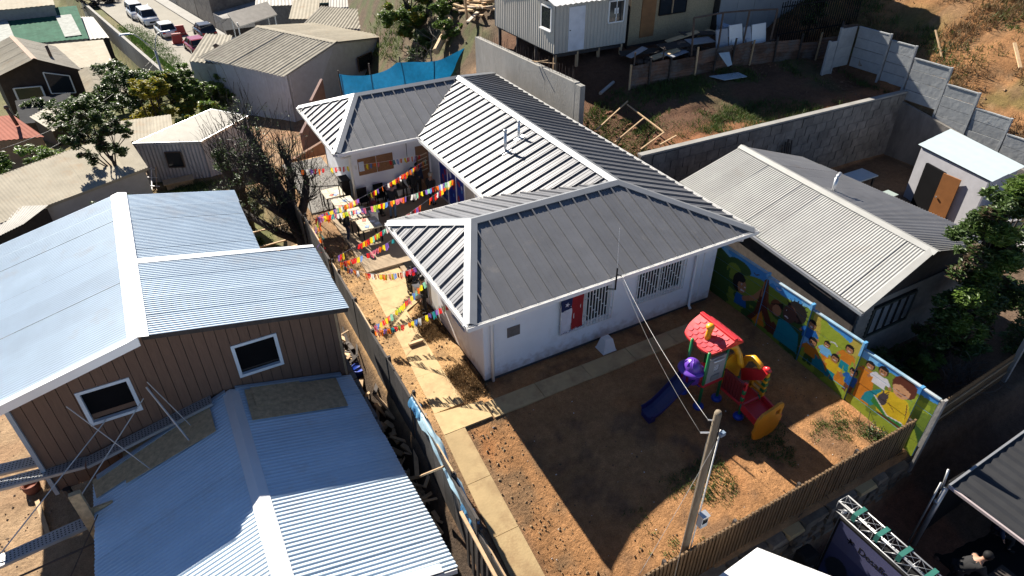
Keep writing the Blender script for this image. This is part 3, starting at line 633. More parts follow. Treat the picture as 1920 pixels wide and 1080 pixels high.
def mural(u,v):
    p=Paint(u,v); p.fill(u>-9,'sky')
    nz=fbm(u*1.,v*1.,2.2,91)+.5; p.fill((nz>.56)&(v>.6),'sky2')
    p.fill(v<1.42-.18*np.cos(u*1.1)-.10*np.sin(u*2.7+1),'hill'); p.fill((v<1.1-.12*np.sin(u*1.9))&(nz>.47),'dark'); p.fill((v<1.25)&(u>3.4)&(nz>.46),'lime')
    # far end: leafy tree, girl and joined hands
    p.poly([(-.5,0),(.35,0),(.45,1.5),(-.5,1.8)],'dark'); p.ell(.62,1.50,.48,.22,'dark'); p.ell(.45,1.2,.3,.3,'hill'); p.line([(.2,.4),(.25,1.2)],.03,'dark')
    for k in range(5): p.poly([(.16-.02*k,.35+.16*k),(.44+.02*k-.06*k,.35+.16*k),(.30,.6+.16*k)],'dark')
    p.ell(.74,.98,.26,.34,'black'); p.ell(.88,.90,.17,.24,'mskin'); p.poly([(.60,1.15),(.98,1.22),(.92,1.05),(.74,1.0)],'black'); p.line([(.85,.96),(.87,.97)],.025,'white'); p.line([(.99,.93),(1.0,.93)],.022,'white'); p.line([(.88,.77),(.98,.78)],.028,'white'); p.line([(.86,.955),(.875,.955)],.012,'black')
    p.poly([(.72,.62),(1.12,.60),(1.22,.25),(.70,.18)],'blue'); p.line([(1.06,.55),(1.42,.80),(1.66,1.2)],.085,'mskin')
    p.poly([(1.30,.0),(1.55,.4),(1.60,1.2),(1.64,1.62),(1.76,1.68),(1.84,1.2),(2.0,.7),(2.45,.12),(2.2,.0),(1.85,.5),(1.75,.05)],'redbr'); p.poly([(1.62,1.0),(1.63,1.55),(1.70,1.60),(1.72,1.05)],'mskin'); p.line([(1.74,1.64),(1.9,1.0),(2.1,.75)],.05,'brown')
    p.poly([(1.5,.02),(1.8,.55),(2.05,.05)],'orange'); p.poly([(2.0,.05),(2.3,.5),(2.6,.3),(2.5,.02)],'redbr')
    p.ell(2.25,.98,.22,.26,'brown'); p.poly([(2.05,1.0),(2.45,1.25),(2.5,1.05)],'black'); p.ell(2.30,.9,.16,.19,'mskin')
    p.poly([(2.42,.0),(2.45,.70),(2.75,.78),(3.2,.62),(3.35,.0)],'teal')
    p.ell(2.95,1.25,.36,.34,'black'); 
    for k in range(9):
        a=2.7-k*.34; p.poly([(2.95+.30*math.cos(a-.12),1.25+.28*math.sin(a-.12)),(2.95+.30*math.cos(a+.12),1.25+.28*math.sin(a+.12)),(2.95+.47*math.cos(a),1.25+.44*math.sin(a))],'black')
    p.ell(2.74,1.06,.24,.29,'dskin'); p.line([(2.62,1.12),(2.64,1.12)],.03,'white'); p.line([(2.62,.92),(2.72,.9)],.02,'white'); p.line([(2.63,1.12),(2.645,1.12)],.014,'black'); p.ell(3.02,1.02,.06,.08,'dskin')
    # bird
    p.line([(1.20,1.60),(1.29,1.57),(1.40,1.64)],.018,'grey'); p.line([(2.1,1.60),(2.19,1.57),(2.27,1.61)],.014,'white')
    # meadow with playing children
    p.poly([(3.42,.0),(3.5,.9),(3.75,1.62),(5.0,1.35),(5.1,.0)],'lime'); p.fill((u>3.5)&(u<5.05)&(v>.95)&(nz>.53),'straw'); p.poly([(3.6,.0),(3.55,.75),(4.3,.2),(4.5,.0)],'teal'); p.poly([(3.95,.62),(4.7,.55),(5.0,.05),(4.4,.0)],'orange')
    p.ell(4.25,1.60,.32,.10,'sky'); p.line([(4.2,1.08),(4.32,1.12),(4.4,1.08)],.02,'white')
    kid(p,3.52,1.20,.13,'blue',legs='sky2'); kid(p,3.70,.70,.13,'orange',legs='dark'); kid(p,4.12,.92,.10,'sky2'); kid(p,4.47,.68,.12,'yel',legs='teal'); kid(p,4.76,1.22,.12,'orange',legs='teal'); kid(p,5.08,.66,.12,'blue',legs='brown')
    # near end: two grown-ups, reading child with a cat
    p.poly([(5.2,.0),(5.3,.9),(5.6,1.30),(6.4,1.36),(6.4,.0)],'hill'); p.poly([(5.28,.0),(5.24,.75),(5.5,1.0),(5.68,.7),(5.75,.0)],'orange'); kid(p,5.42,1.16,.12,'orange',legs='orange'); kid(p,5.78,1.24,.13,'white')
    p.poly([(5.55,.35),(5.9,.75),(5.98,.3),(5.8,.05),(5.5,.05)],'teal')
    p.poly([(6.0,.05),(5.78,.35),(5.98,.78),(6.3,.92),(6.62,.86),(6.9,.45),(6.75,.1)],'yel'); p.line([(6.1,.8),(5.9,.4),(6.05,.2)],.015,'brown'); p.line([(6.62,.78),(6.72,.4)],.014,'brown'); p.line([(6.2,.5),(6.4,.35)],.01,'brown')
    p.ell(6.40,1.20,.33,.30,'redbr'); p.ell(6.36,1.07,.23,.24,'skin'); p.poly([(6.1,1.1),(6.3,1.22),(6.68,1.12),(6.7,1.4),(6.2,1.45)],'redbr'); p.line([(6.24,1.02),(6.31,1.01)],.012,'brown'); p.line([(6.42,1.0),(6.50,1.01)],.012,'brown'); p.line([(6.32,.90),(6.41,.90)],.011,'redbr')
    p.ell(6.02,.46,.13,.17,'grey'); p.ell(6.04,.60,.10,.09,'grey'); p.poly([(5.95,.63),(5.97,.76),(6.03,.67)],'grey'); p.poly([(6.06,.67),(6.12,.76),(6.14,.62)],'grey')
    p.poly([(5.80,.42),(6.28,.10),(6.25,.03),(5.76,.20)],'green'); p.poly([(6.28,.10),(6.80,.20),(6.82,.04),(6.25,.03)],'green'); p.line([(5.80,.43),(6.28,.11),(6.82,.21)],.016,'white'); p.poly([(6.0,.0),(6.9,.0),(6.85,.06),(6.1,.05)],'redbr')
    p.poly([(6.86,.0),(6.8,.85),(7.25,.92),(7.25,.0)],'hill'); p.poly([(6.84,.0),(6.88,.5),(7.25,.35),(7.25,0)],'dark'); p.poly([(6.9,.0),(7.0,.3),(7.2,.0)],'lime')
    return p.c
PM = attr_mat('mural_paint','soil',.55,.06,.10)
MW = thing('mural_wall','concrete panel wall painted with a bright mural of children and a reading child','mural wall',(8.6,-3.4,0))
XW=8.55
def painted(name, y0, y1, z0, z1, x0=XW, t=.06):
    n=max(2,int((y0-y1)/.02)); m_=max(2,int((z1-z0)/.02)); ya=np.linspace(y0,y1,n+1); za=np.linspace(z0,z1,m_+1)
    YY,ZZ=np.meshgrid(ya,za); col=mural(-YY,ZZ-max(0,0)); V=np.stack([np.full_like(YY,x0)+.004*fbm(YY,ZZ,6,13),YY,ZZ],-1).reshape(-1,3)-np.array(ORG[MW.name])
    I=np.arange(YY.size).reshape(YY.shape); F=np.stack([I[:-1,:-1],I[1:,:-1],I[1:,1:],I[:-1,1:]],-1).reshape(-1,4).tolist(); V=V.tolist(); b=len(V); o=ORG[MW.name]
    for (yy,zz_) in ((y0,z0),(y1,z0),(y1,z1),(y0,z1)): V.append((x0+.001-o.x,yy-o.y,zz_-o.z))
    for (yy,zz_) in ((y0,z0),(y1,z0),(y1,z1),(y0,z1)): V.append((x0+t-o.x,yy-o.y,zz_-o.z))
    F += [(b+4,b+7,b+6,b+5)]+[(b+i,b+4+i,b+4+(i+1)%4,b+(i+1)%4) for i in range(4)]
    me=bpy.data.meshes.new(name); me.from_pydata(V,[],F); me.update(); ca=me.color_attributes.new('soil','FLOAT_COLOR','POINT')
    cc=np.ones((len(V),4),np.float32); cc[:b,:3]=col.reshape(-1,3); cc[b:,:3]=(.09,.28,.5); ca.data.foreach_set('color',cc.ravel()); me.materials.append(PM)
    ob=bpy.data.objects.new(name,me); COL.objects.link(ob); ob.parent=MW; ORG[ob.name]=o; return ob
bays=[(.45,-1.66,1.83),(-1.74,-3.30,1.76),(-3.40,-5.02,1.63),(-5.12,-6.72,1.47),(-6.78,-7.22,1.47)]
for y0,y1,zt_ in bays:
    nrow=4; rows=np.linspace(-.52 if y1<-3.4 else -.25,zt_,nrow+1)
    for a,b in zip(rows,rows[1:]): painted('wall_panel',y0,y1,a+.004,b-.004,XW+random.uniform(0,.008))
    mb=MB(); mb.box(XW-.012,XW+.08,y1,y0,zt_+.001,zt_+.035); obj('capping',mb,mat('capping_paint',(.20,.33,.43),.6,var=.3,scale=3,dirt=(.5,.5,.48,.6,.5)),MW)
for y,zt_ in ((-1.70,1.88),(-3.35,1.82),(-5.07,1.70),(-6.75,1.52)): painted('post',y+.038,y-.038,-.5,zt_,XW-.035,.13)
mb=MB(); mb.box(XW-.02,XW+.10,-7.35,-7.29,-1.0,1.56); obj('end_post',mb,CONCD,MW)
mb=MB(); mb.box(XW+.0,XW+.06,-7.285,-7.23,-.1,1.50); obj('end_edge',mb,CONC,MW)

# ------------------------------------------------------------------ service pole
PO = thing('utility_pole','weathered grey wooden pole with a meter box inside the slat fence','utility pole',(1.25,-6.85,0))
mb=MB(); mb.tube([(1.25,-6.85,-1.6),(1.25,-6.85,4.36),(1.25,-6.85,4.41)],[.085,.068,.055],14); obj('pole',mb,mat('grey_pole_wood',(.21,.17,.12),.9,var=.3,scale=5,stretch=(6,6,.5),bump=.4),PO,smooth=True)
mb=MB(); mb.tube([(1.35,-6.91,.0),(1.35,-6.91,3.95)],.014,8); obj('conduit_pipe',mb,WHITE,PO,smooth=True)
mb=MB(); mb.box(1.30,1.47,-7.06,-6.93,1.25,1.58); mx_=obj('meter_box',mb,mat('meter_grey',(.42,.44,.46),.4),PO); mb=MB(); mb.box(1.32,1.45,-7.065,-7.0605,1.38,1.54); obj('meter_window',mb,GLASS,mx_); mb=MB(); mb.box(1.29,1.48,-7.08,-6.92,1.581,1.605); obj('meter_hood',mb,GALV,mx_)
mb=MB(); mb.box(1.30,1.41,-6.99,-6.92,3.85,3.93); obj('insulator',mb,mat('blue_grey_plastic',(.18,.24,.32),.4),PO); mb=MB(); mb.bar((1.17,-6.83,3.9),(1.03,-6.75,3.9),.025); mb.bar((1.21,-6.83,4.19),(1.11,-6.79,4.22),.02); obj('hook',mb,GALV,PO)
def cable(name,label,a,b,sag,r=.008,m=None,n=14,cat='cable',group=None,parent=None):
    mb=MB(); mb.tube([lerp(a,b,i/n)-Vector((0,0,sag*4*(i/n)*(1-i/n))) for i in range(n+1)],r,5); o=obj(name,mb,m or mat('grey_cable',(.45,.45,.44),.6),parent,smooth=True,base=a if not parent else None)
    return tag(o,label,cat,group) if not parent else o
cable('service_cable','pale service cable sagging from the pole to the black mast, upper of two',(1.11,-6.79,4.22),(3.72,-.9,2.92),.18,.0045)
cable('service_cable','thinner dark service cable below the pale one to the black mast',(1.03,-6.75,3.9),(3.70,-.9,2.86),.22,.0035,mat('dark_cable',(.12,.12,.12),.6))
cable('stay_wire','thin stay wire slanting from the pole down to the left fence, upper',(1.15,-6.83,3.9),(-2.3,-9.6,.4),.1,.0035,mat('dark_cable',(.12,.12,.12),.6),cat='wire')
cable('stay_wire','short white lead slanting down beside the pole to the yard',(1.35,-6.93,3.85),(-.2,-7.1,.9),.05,.004,cat='wire')

# ------------------------------------------------------------------ playground set
PS = thing('play_set','plastic play tower with red tiled roof, purple slide and yellow animal panel','playground set',(5.0,-3.8,0))
def P_(name, mb, m, parent=PS, smooth=False): return obj(name, mb, m, parent, smooth)
def rbox(mb,x0,x1,y0,y1,z0,z1,b=.02,m=0):
    """box with bevelled upright and top edges"""
    def ring(x0,x1,y0,y1,c): return [(x0+c,y0),(x1-c,y0),(x1,y0+c),(x1,y1-c),(x1-c,y1),(x0+c,y1),(x0,y1-c),(x0,y0+c)]
    R=[(ring(x0,x1,y0,y1,b),z0),(ring(x0,x1,y0,y1,b),z1-b),(ring(x0+b,x1-b,y0+b,y1-b,b*.6),z1)]; V=[(x,y,z) for r,z in R for x,y in r]; F=[tuple(range(7,-1,-1)),tuple(range(16,24))]
    for k in range(2):
        for i in range(8): F.append((k*8+i,k*8+(i+1)%8,k*8+8+(i+1)%8,k*8+8+i))
    mb.add(V,F,m); return mb
for x,y in ((4.53,-3.62),(5.18,-3.62),(4.53,-2.97),(5.18,-2.97)):
    mb=MB(); mb.tube([(x,y,.08),(x,y,1.95)],.042,10); P_('post',mb,GRNP,smooth=True); mb=MB(); mb.lathe((x,y,0),[(.12,0),(.15,.05),(.14,.11),(.07,.15)],12); P_('foot',mb,BLUP,smooth=True)
for x,y in ((5.86,-3.62),(5.22,-4.42),(5.84,-4.42)):
    mb=MB(); mb.tube([(x,y,.08),(x,y,.55)],.04,10); P_('post',mb,GRNP,smooth=True)
    mb=MB(); mb.lathe((x,y,0),[(.12,0),(.15,.05),(.14,.11),(.07,.15)],12); P_('foot',mb,BLUP,smooth=True)
mb=MB(); rbox(mb,4.48,5.23,-3.67,-2.92,.78,.87,.03); P_('deck',mb,REDP)
# grey activity panel between the front posts
mb=MB()
def panel_xz(mb,y,t,P,m=0): mb.prism([(x,y,z) for x,z in P],(0,t,0),m)
wall_holes(mb,(4.57,-3.66),(1,0),.57,.88,1.72,[(.2,.38,1.22,1.45)],.05,(0,1)); g=P_('activity_panel',mb,GREP)
mb=MB()
for i in range(3): mb.bar((4.77,-3.64,1.27+i*.07),(4.95,-3.64,1.29+i*.07),.018); mb.bar((4.80+i*.055,-3.635,1.22),(4.80+i*.055,-3.635,1.45),.014)
P_('lattice',mb,WHITE,g); mb=MB(); mb.tube([(4.68,-3.69,1.62),(4.85,-3.73,1.66),(5.02,-3.69,1.62)],.022,8); P_('handle',mb,WHITE,g,True)
mb=MB(); rbox(mb,4.70,5.0,-3.685,-3.661,.95,1.12,.01); P_('moulding',mb,mat('grey_plastic_dark',(.22,.22,.22),.5),g)
# roof: two curved slopes with raised round-ended tiles
rf=[]; ridge_x,rz0=5.14,2.30
def roofpt(t,y,side,lift=0):                       # t 0 at the ridge .. 1 at the eave
    x=ridge_x+side*t*.60; yy=-3.2+.10*t+(y+3.25)*(1-.20*t**3); return Vector((x,yy,rz0-.36*t-.09*t*t+lift))
for side in (-1,1):
    V=[];F=[];NT,NY=8,12
    for j in range(NY+1):
        for i in range(NT+1):
            t=i/NT; yy=-3.9+1.3*j/NY; 
            e=.22*max(0,t-.55)**1.0; yy2=-3.25+(yy+3.25)*(1-e*e*6*abs((yy+3.25)/.65)); V.append(roofpt(t*(1-.10*abs((yy+3.25)/.65)**4),yy2,side))
    for j in range(NY):
        for i in range(NT): a=j*(NT+1)+i; F.append((a,a+1,a+NT+2,a+NT+1))
    n0=len(V); V+= [v-Vector((0,0,.05)) for v in V]; F+=[tuple(reversed([i+n0 for i in q])) for q in F[:]]
    rim=[i for i in range(NT+1)]+[j*(NT+1)+NT for j in range(1,NY+1)]+[NY*(NT+1)+i for i in range(NT-1,-1,-1)]+[j*(NT+1) for j in range(NY-1,0,-1)]
    for a,b in zip(rim,rim[1:]+rim[:1]): F.append((a,a+n0,b+n0,b))
    mb=MB(); mb.add(V,F); r_o=P_('roof',mb,REDP)
    for r in range(5):
        for c in range(6 if r%2 else 5):
            yc=-3.25+((c-2.5) if r%2 else (c-2))*.205; t0=.14+r*.165
            if abs(yc+3.25)>.56: continue
            A=[]; 
            for (dy,dt) in ((-.085,0),(.085,0),(.088,.10),(.055,.135),(0,.148),(-.055,.135),(-.088,.10)): A.append(roofpt(t0+dt,yc+dy,side,.018))
            mb=MB(); nn=Vector((side*.62,0,.78)); mb.prism(A if side<0 else A[::-1],-nn*.03); P_('roof_tile',mb,mat('red_plastic_tile',(.58,.05,.07),.35,coat=.25),r_o)
mb=MB(); rbox(mb,ridge_x-.06,ridge_x+.06,-3.86,-2.54,rz0-.03,rz0+.04,.02); P_('ridge_cap',mb,REDP)
for y in (-3.78,-2.64):
    mb=MB(); mb.prism([(ridge_x-.38,y,2.02),(ridge_x+.38,y,2.02),(ridge_x,y,2.25)],(0,.03,0)); P_('gable',mb,REDP)
mb=MB(); mb.tube([(4.80,-3.22,2.03),(4.80,-3.22,2.2),(4.82,-3.22,2.30),(4.81,-3.22,2.38)],[.085,.075,.08,.085],10); mb.lathe((4.81,-3.22,2.37),[(.10,0),(.115,.05),(.09,.11),(.03,.14)],12); P_('chimney',mb,YELP,smooth=True)
# purple slide with helmet-shaped hood
hood=MB(); hood.lathe((4.38,-3.28,1.28),[(.27,-.42),(.27,-.05),(.25,.08),(.18,.19),(.08,.25),(.02,.265)],16,sx=.85); ho=P_('slide_hood',hood,PURP,smooth=True)
mb=MB(); mb.lathe((4.36,-3.28,1.20),[(.31,0),(.38,.015),(.37,.045),(.27,.07)],18,sx=.9); P_('brim',mb,PURP,ho,True)
for a in (-.7,0,.7):
    mb=MB(); mb.tube([(4.38-.24*math.cos(a)*.85,-3.28+.26*math.sin(a),1.28),(4.38-.20*math.cos(a)*.85,-3.28+.21*math.sin(a),1.46),(4.38,-3.28,1.545)],.02,6); P_('hood_rib',mb,PURP,ho,True)
mb=MB(); mb.box(4.16,4.168,-3.42,-3.16,.92,1.17); P_('hood_opening',mb,mat('red_dark_plastic',(.22,.015,.02),.5),ho)
path_s=[(4.42,.92),(4.2,.88),(3.9,.66),(3.6,.42),(3.35,.24),(3.15,.17),(3.02,.16)]
V=[];F=[]; prof=[(-.25,.16),(-.22,.17),(-.20,.03),(-.1,0),(.1,0),(.2,.03),(.22,.17),(.25,.16)]
for x,z in path_s:
    for a,b in prof: V.append((x,-3.28+a,z+b))
    for a,b in prof[::-1]: V.append((x,-3.28+a*1.02,z+b-.05))
for i in range(len(path_s)-1):
    for j in range(16): F.append((i*16+j,i*16+(j+1)%16,(i+1)*16+(j+1)%16,(i+1)*16+j))
F+=[tuple(range(16)),tuple(range(16*6+15,16*6-1,-1))]; mb=MB(); mb.add(V,F); P_('slide',mb,NAVP)
mb=MB(); mb.box(3.0,3.2,-3.45,-3.11,.0,.14); P_('slide_foot',mb,NAVP)
# low red landing and ramp towards the animal panel
mb=MB(); rbox(mb,5.20,5.90,-4.45,-3.60,.42,.52,.03); P_('landing',mb,REDP)
mb=MB(); mb.hexa([(5.20,-5.15,.22),(5.88,-5.15,.22),(5.88,-4.46,.34),(5.20,-4.46,.34)],[(5.20,-5.15,.28),(5.88,-5.15,.28),(5.88,-4.46,.42),(5.20,-4.46,.42)]); P_('ramp',mb,REDP)
for x in (5.17,5.885):
    mb=MB(); mb.hexa([(x,-5.15,.22),(x+.05,-5.15,.22),(x+.05,-4.46,.34),(x,-4.46,.34)],[(x,-5.15,.44),(x+.05,-5.15,.44),(x+.05,-4.46,.56),(x,-4.46,.56)]); P_('ramp_side',mb,REDP)
rp=MB()
for i in range(7): y=-3.72-.1*i; rp.box(5.195,5.225,y-.04,y+.04,.522,1.10)
rp.box(5.18,5.24,-4.42,-3.66,1.10,1.17); P_('railing',rp,mat('dark_red_plastic',(.20,.025,.025),.4))
mb=MB(); mb.box(5.18,5.24,-4.44,-4.36,.53,1.25); P_('rail_post',mb,REDP)
for z in (.62,.86): mb=MB(); mb.lathe((5.21,-4.40,z),[(.05,0),(.055,.03),(.055,.10),(.05,.13)],10); P_('clamp',mb,GRNP,smooth=True)
# yellow arched side panel, red handrail, yellow ladder
A=[]
for k in range(11): a=math.pi*k/10; A.append((5.55+.34*math.cos(a),1.15+.34*math.sin(a)))
mb=MB(); mb.prism([(x,-3.60,z) for x,z in [(5.89,.53)]+A+[(5.21,.53)]],(0,.05,0)); P_('arch_panel',mb,YELP)
mb=MB(); mb.tube([(5.24,-3.55,1.85),(5.45,-3.6,1.78),(5.56,-3.7,1.55),(5.55,-3.8,1.35),(5.62,-3.85,1.2)],[.075,.10,.08,.095,.06],10); P_('animal_handle',mb,YELP,smooth=True)
mb=MB(); A=[(5.86,-3.66,.95),(5.86,-3.74,1.30),(5.86,-3.95,1.47),(5.86,-4.18,1.42),(5.86,-4.34,1.2)]; mb.tube(A,[.07,.085,.09,.085,.07],10); P_('arch_rail',mb,YELP,smooth=True)
mb=MB(); mb.prism([(5.78,-3.70,.95),(5.78,-4.35,1.42),(5.78,-4.50,1.36),(5.78,-4.42,1.10),(5.78,-3.80,.60)],(.07,0,0)); P_('hand_wall',mb,REDP)
mb=MB(); mb.tube([(5.885,-4.30,1.36),(5.885,-4.42,1.44),(5.885,-4.50,1.38)],.07,10); P_('grip',mb,REDP,smooth=True)
lm=MB(); lm.bar((5.885,-4.45,.53),(5.885,-4.45,1.34),.09); lm.bar((5.885,-4.05,.53),(5.885,-4.05,1.20),.08)
for i in range(3): lm.bar((5.885,-4.45,.64+i*.20),(5.885,-4.05,.64+i*.20),.08)
P_('ladder',lm,YELP)
for i in range(3): mb=MB(); mb.box(5.825,5.945,-4.515,-4.39,.70+i*.2,.79+i*.2); P_('ladder_clip',mb,GRNP)
# yellow animal panel at the low end
sil=[(4.92,.10),(4.86,.35),(4.90,.48),(4.88,.62),(4.94,.80),(5.06,.90),(5.30,.96),(5.62,1.04),(5.72,1.02),(5.76,.92),(5.74,.62),(5.80,.52),(5.76,.40),(5.74,.22),(5.62,.06),(5.42,.0),(5.34,.03),(5.22,.0),(5.05,.03)]
mb=MB()
def ring_panel(sil,hole,y,t,mb):
    """panel with one hole, bridged as quads between the outline and the hole"""
    n=len(sil); c=(sum(h[0] for h in hole)/len(hole),sum(h[1] for h in hole)/len(hole)); H=[]
    for x,z in sil:
        a=math.atan2(z-c[1],x-c[0]); r=1e9
        for i in range(len(hole)):
            (x0,z0),(x1,z1)=hole[i],hole[(i+1)%len(hole)]; dx,dz=x1-x0,z1-z0; ca,sa=math.cos(a),math.sin(a); den=ca*dz-sa*dx
            if abs(den)<1e-9: continue
            tt=((x0-c[0])*dz-(z0-c[1])*dx)/den; ss_=((x0-c[0])*sa-(z0-c[1])*ca)/den
            if tt>0 and -1e-6<=ss_<=1+1e-6: r=min(r,tt)
        H.append((c[0]+r*math.cos(a),c[1]+r*math.sin(a)))
    V=[(x,y,z) for x,z in sil]+[(x,y,z) for x,z in H]+[(x,y+t,z) for x,z in sil]+[(x,y+t,z) for x,z in H]; F=[]
    for i in range(n):
        j=(i+1)%n; F+=[(i,j,n+j,n+i),(2*n+i,3*n+i,3*n+j,2*n+j),(i,2*n+i,2*n+j,j),(n+i,n+j,3*n+j,3*n+i)]
    mb.add(V,F)
ring_panel(sil,[(5.50,.70),(5.66,.70),(5.66,.86),(5.50,.86)],-5.24,.07,mb); ap=P_('animal_panel',mb,mat('amber_plastic',(.78,.37,.03),.4,coat=.2,transl=.4))
mb=MB(); mb.lathe((5.35,-5.16,.62),[(.05,0),(.055,.04),(.02,.06)],10); P_('knob',mb,REDP,ap,True)

PS.location = Vector(PS.location)+Vector((.17,.145,-.21))     # the set stands on the sloping yard
# ------------------------------------------------------------------ left: new zinc-roofed house of brown boards
def flash(parent, A, B, d1, d2, w=.16, h=.02, m=None, name='ridge_flashing'):
    A=Vector(A);B=Vector(B); mb=MB(); up=Vector((0,0,h))
    for d in (d1,d2):
        d=Vector(d).normalized()*w; mb.prism([A+up,B+up,B+d+up*.7,A+d+up*.7],(0,0,-.008))
    return obj(name,mb,m or ZINCF,parent)
BH = thing('timber_house','house with shiny white zinc roof and brown grooved board front with two windows','house',(-7,3,-1.2))
rz,ez=3.6,2.7; sl=(rz-ez)/4.65
sheets(BH,'roof_sheet',[(-3.03,1.55,ez),(-3.03,4.86,ez),(-7.66,4.86,rz),(-7.66,1.55,rz)],ZINC,amp=.0125,seg=6,pitch=.092)
sheets(BH,'roof_sheet',[(-4.45,4.80,3.6-3.21*sl-.035),(-4.45,9.3,3.6-3.21*sl-.035),(-7.66,9.3,rz-.035),(-7.66,4.80,rz-.035)],ZINC,amp=.0125,seg=6,pitch=.092)
sheets(BH,'roof_sheet',[(-12.2,1.5,2.48),(-12.2,9.4,2.48),(-7.68,9.4,rz),(-7.68,1.5,rz)],ZINC,amp=.0125,seg=6,pitch=.092)
flash(BH,(-7.67,1.48,rz+.01),(-7.67,9.35,rz+.01),(1,0,-sl),(-1,0,-.248),.22,.03)
mb=MB(); mb.prism([(-7.5,4.83,rz-.015),(-3.03,4.87,ez+.022),(-3.03,5.02,ez+.012),(-7.5,5.10,rz-.02)],(0,0,.012)); obj('step_flashing',mb,ZINCF,BH)
for a,b in (((-12.2,1.47,2.47),(-7.67,1.47,rz)),): mb=MB(); A=Vector(a);B=Vector(b); z=Vector((0,0,1)); mb.hexa([A-z*.20,B-z*.20,B-z*.20+Vector((0,.02,0)),A-z*.20+Vector((0,.02,0))],[A+z*.03,B+z*.03,B+z*.03+Vector((0,.16,0)),A+z*.03+Vector((0,.16,0))]); obj('barge_flashing',mb,ZINCF,BH)
mb=MB(); A=Vector((-7.62,1.60,rz-.03));B=Vector((-3.06,1.60,ez-.03)); mb.hexa([A-z*.13,B-z*.13,B-z*.13+Vector((0,.03,0)),A-z*.13+Vector((0,.03,0))],[A,B,B+Vector((0,.03,0)),A+Vector((0,.03,0))]); obj('barge_board',mb,DARKW,BH)
mb=MB(); mb.bar((-3.06,1.6,ez-.07),(-3.06,4.84,ez-.07),.03,.1); obj('eave_board',mb,DARKW,BH)
# boarded front with real joints and two window openings
def roofz(x): return (rz-.05-(x+7.67)*sl) if x>-7.67 else (rz-.05+(x+7.67)*.248)
wins=[(-9.32,-8.24,1.29,2.30),(-5.94,-4.87,1.30,2.30)]
x=-10.6; bw=.245
while x<-3.28:
    x1=min(x+bw,-3.27); cut=[w_ for w_ in wins if w_[0]<x1-.01 and w_[1]>x+.01]; zb=-.35; d=random.uniform(-.002,.002)
    def bd(xa,xb,za,zc,zd):
        mb=MB(); mb.hexa([(xa+.007,1.95+d,za),(xb-.007,1.95+d,za),(xb-.007,1.99,za),(xa+.007,1.99,za)],[(xa+.007,1.95+d,zc),(xb-.007,1.95+d,zd),(xb-.007,1.99,zd),(xa+.007,1.99,zc)]); obj('wall_board',mb,BROWN,BH)
    if not cut: bd(x,x1,zb,roofz(x),roofz(x1))
    else:
        w_=cut[0]; bd(x,x1,zb,w_[2],w_[2]); bd(x,x1,w_[3],roofz(x),roofz(x1))
        if w_[0]>x+.02: bd(x,w_[0],w_[2],w_[3],w_[3])
        if w_[1]<x1-.02: bd(w_[1],x1,w_[2],w_[3],w_[3])
    x+=bw
mb=MB()
def wallq(mb,P,t): mb.prism(P,t)
us=sorted({-10.58,-3.3,*[w_[0] for w_ in wins],*[w_[1] for w_ in wins],-7.67})
for a,b in zip(us,us[1:]):
    inw=[w_ for w_ in wins if w_[0]<=a and b<=w_[1]]
    if inw:
        w_=inw[0]; mb.prism([(a,1.995,-.3),(b,1.995,-.3),(b,1.995,w_[2]),(a,1.995,w_[2])],(0,.06,0)); mb.prism([(a,1.995,w_[3]),(b,1.995,w_[3]),(b,1.995,roofz(b)-.02),(a,1.995,roofz(a)-.02)],(0,.06,0))
    else: mb.prism([(a,1.995,-.3),(b,1.995,-.3),(b,1.995,roofz(b)-.02),(a,1.995,roofz(a)-.02)],(0,.06,0))
mb.box(-10.58,-10.5,2.06,9.1,-.3,2.72); mb.box(-3.42,-3.34,2.06,4.7,-.3,2.68); mb.box(-4.8,-4.72,4.7,9.1,-.3,2.85); mb.box(-4.72,-3.35,4.62,4.7,-.3,2.7); mb.prism([(-10.58,9.1,-.3),(-4.72,9.1,-.3),(-4.72,9.1,2.9),(-7.67,9.1,3.5),(-10.58,9.1,2.75)],(0,.06,0)); mb.box(-10.5,-3.45,2.08,9.1,-.32,-.28)
obj('wall',mb,DARKW,BH)
mb=MB(); mb.bar((-10.61,1.93,-.4),(-10.61,1.93,2.55),.09); obj('corner_post',mb,mat('grey_blue_trim',(.34,.38,.42),.6),BH)
for x in (-10.4,-8.6,-6.9,-5.1,-3.5):
    for y in (1.9,5.3,8.9):
        if x>-4 and y>5: continue
        mb=MB(); mb.tube([(x,y,-2.2),(x,y,-.31)],.09,8); obj('stilt',mb,DARKW,BH)
mb=MB(); mb.box(-3.36,-3.30,1.93,2.01,-.4,2.45); obj('corner_board',mb,WOOD,BH)
for w_ in wins:
    f=MB(); a,b,c,d=w_; t=.06
    for q in ((a-.02,b+.02,c-.02,c+t),(a-.02,b+.02,d-t,d+.02),(a-.02,a+t,c+t,d-t),(b-t,b+.02,c+t,d-t)): f.box(q[0],q[1],1.925,2.03,q[2],q[3])
    wf=obj('window',f,mat('blue_white_frame',(.60,.66,.72),.5),BH); p=MB(); p.box(a+t,b-t,2.06,2.065,c+t,d-t); obj('dark_opening',p,DARK,wf); p=MB(); p.box(a+t,b-t,2.05,2.059,c+t+.02,c+t+(.16 if a<-8 else .06)); obj('inner_rail',p,DARKW if a>-8 else BROWN,wf)
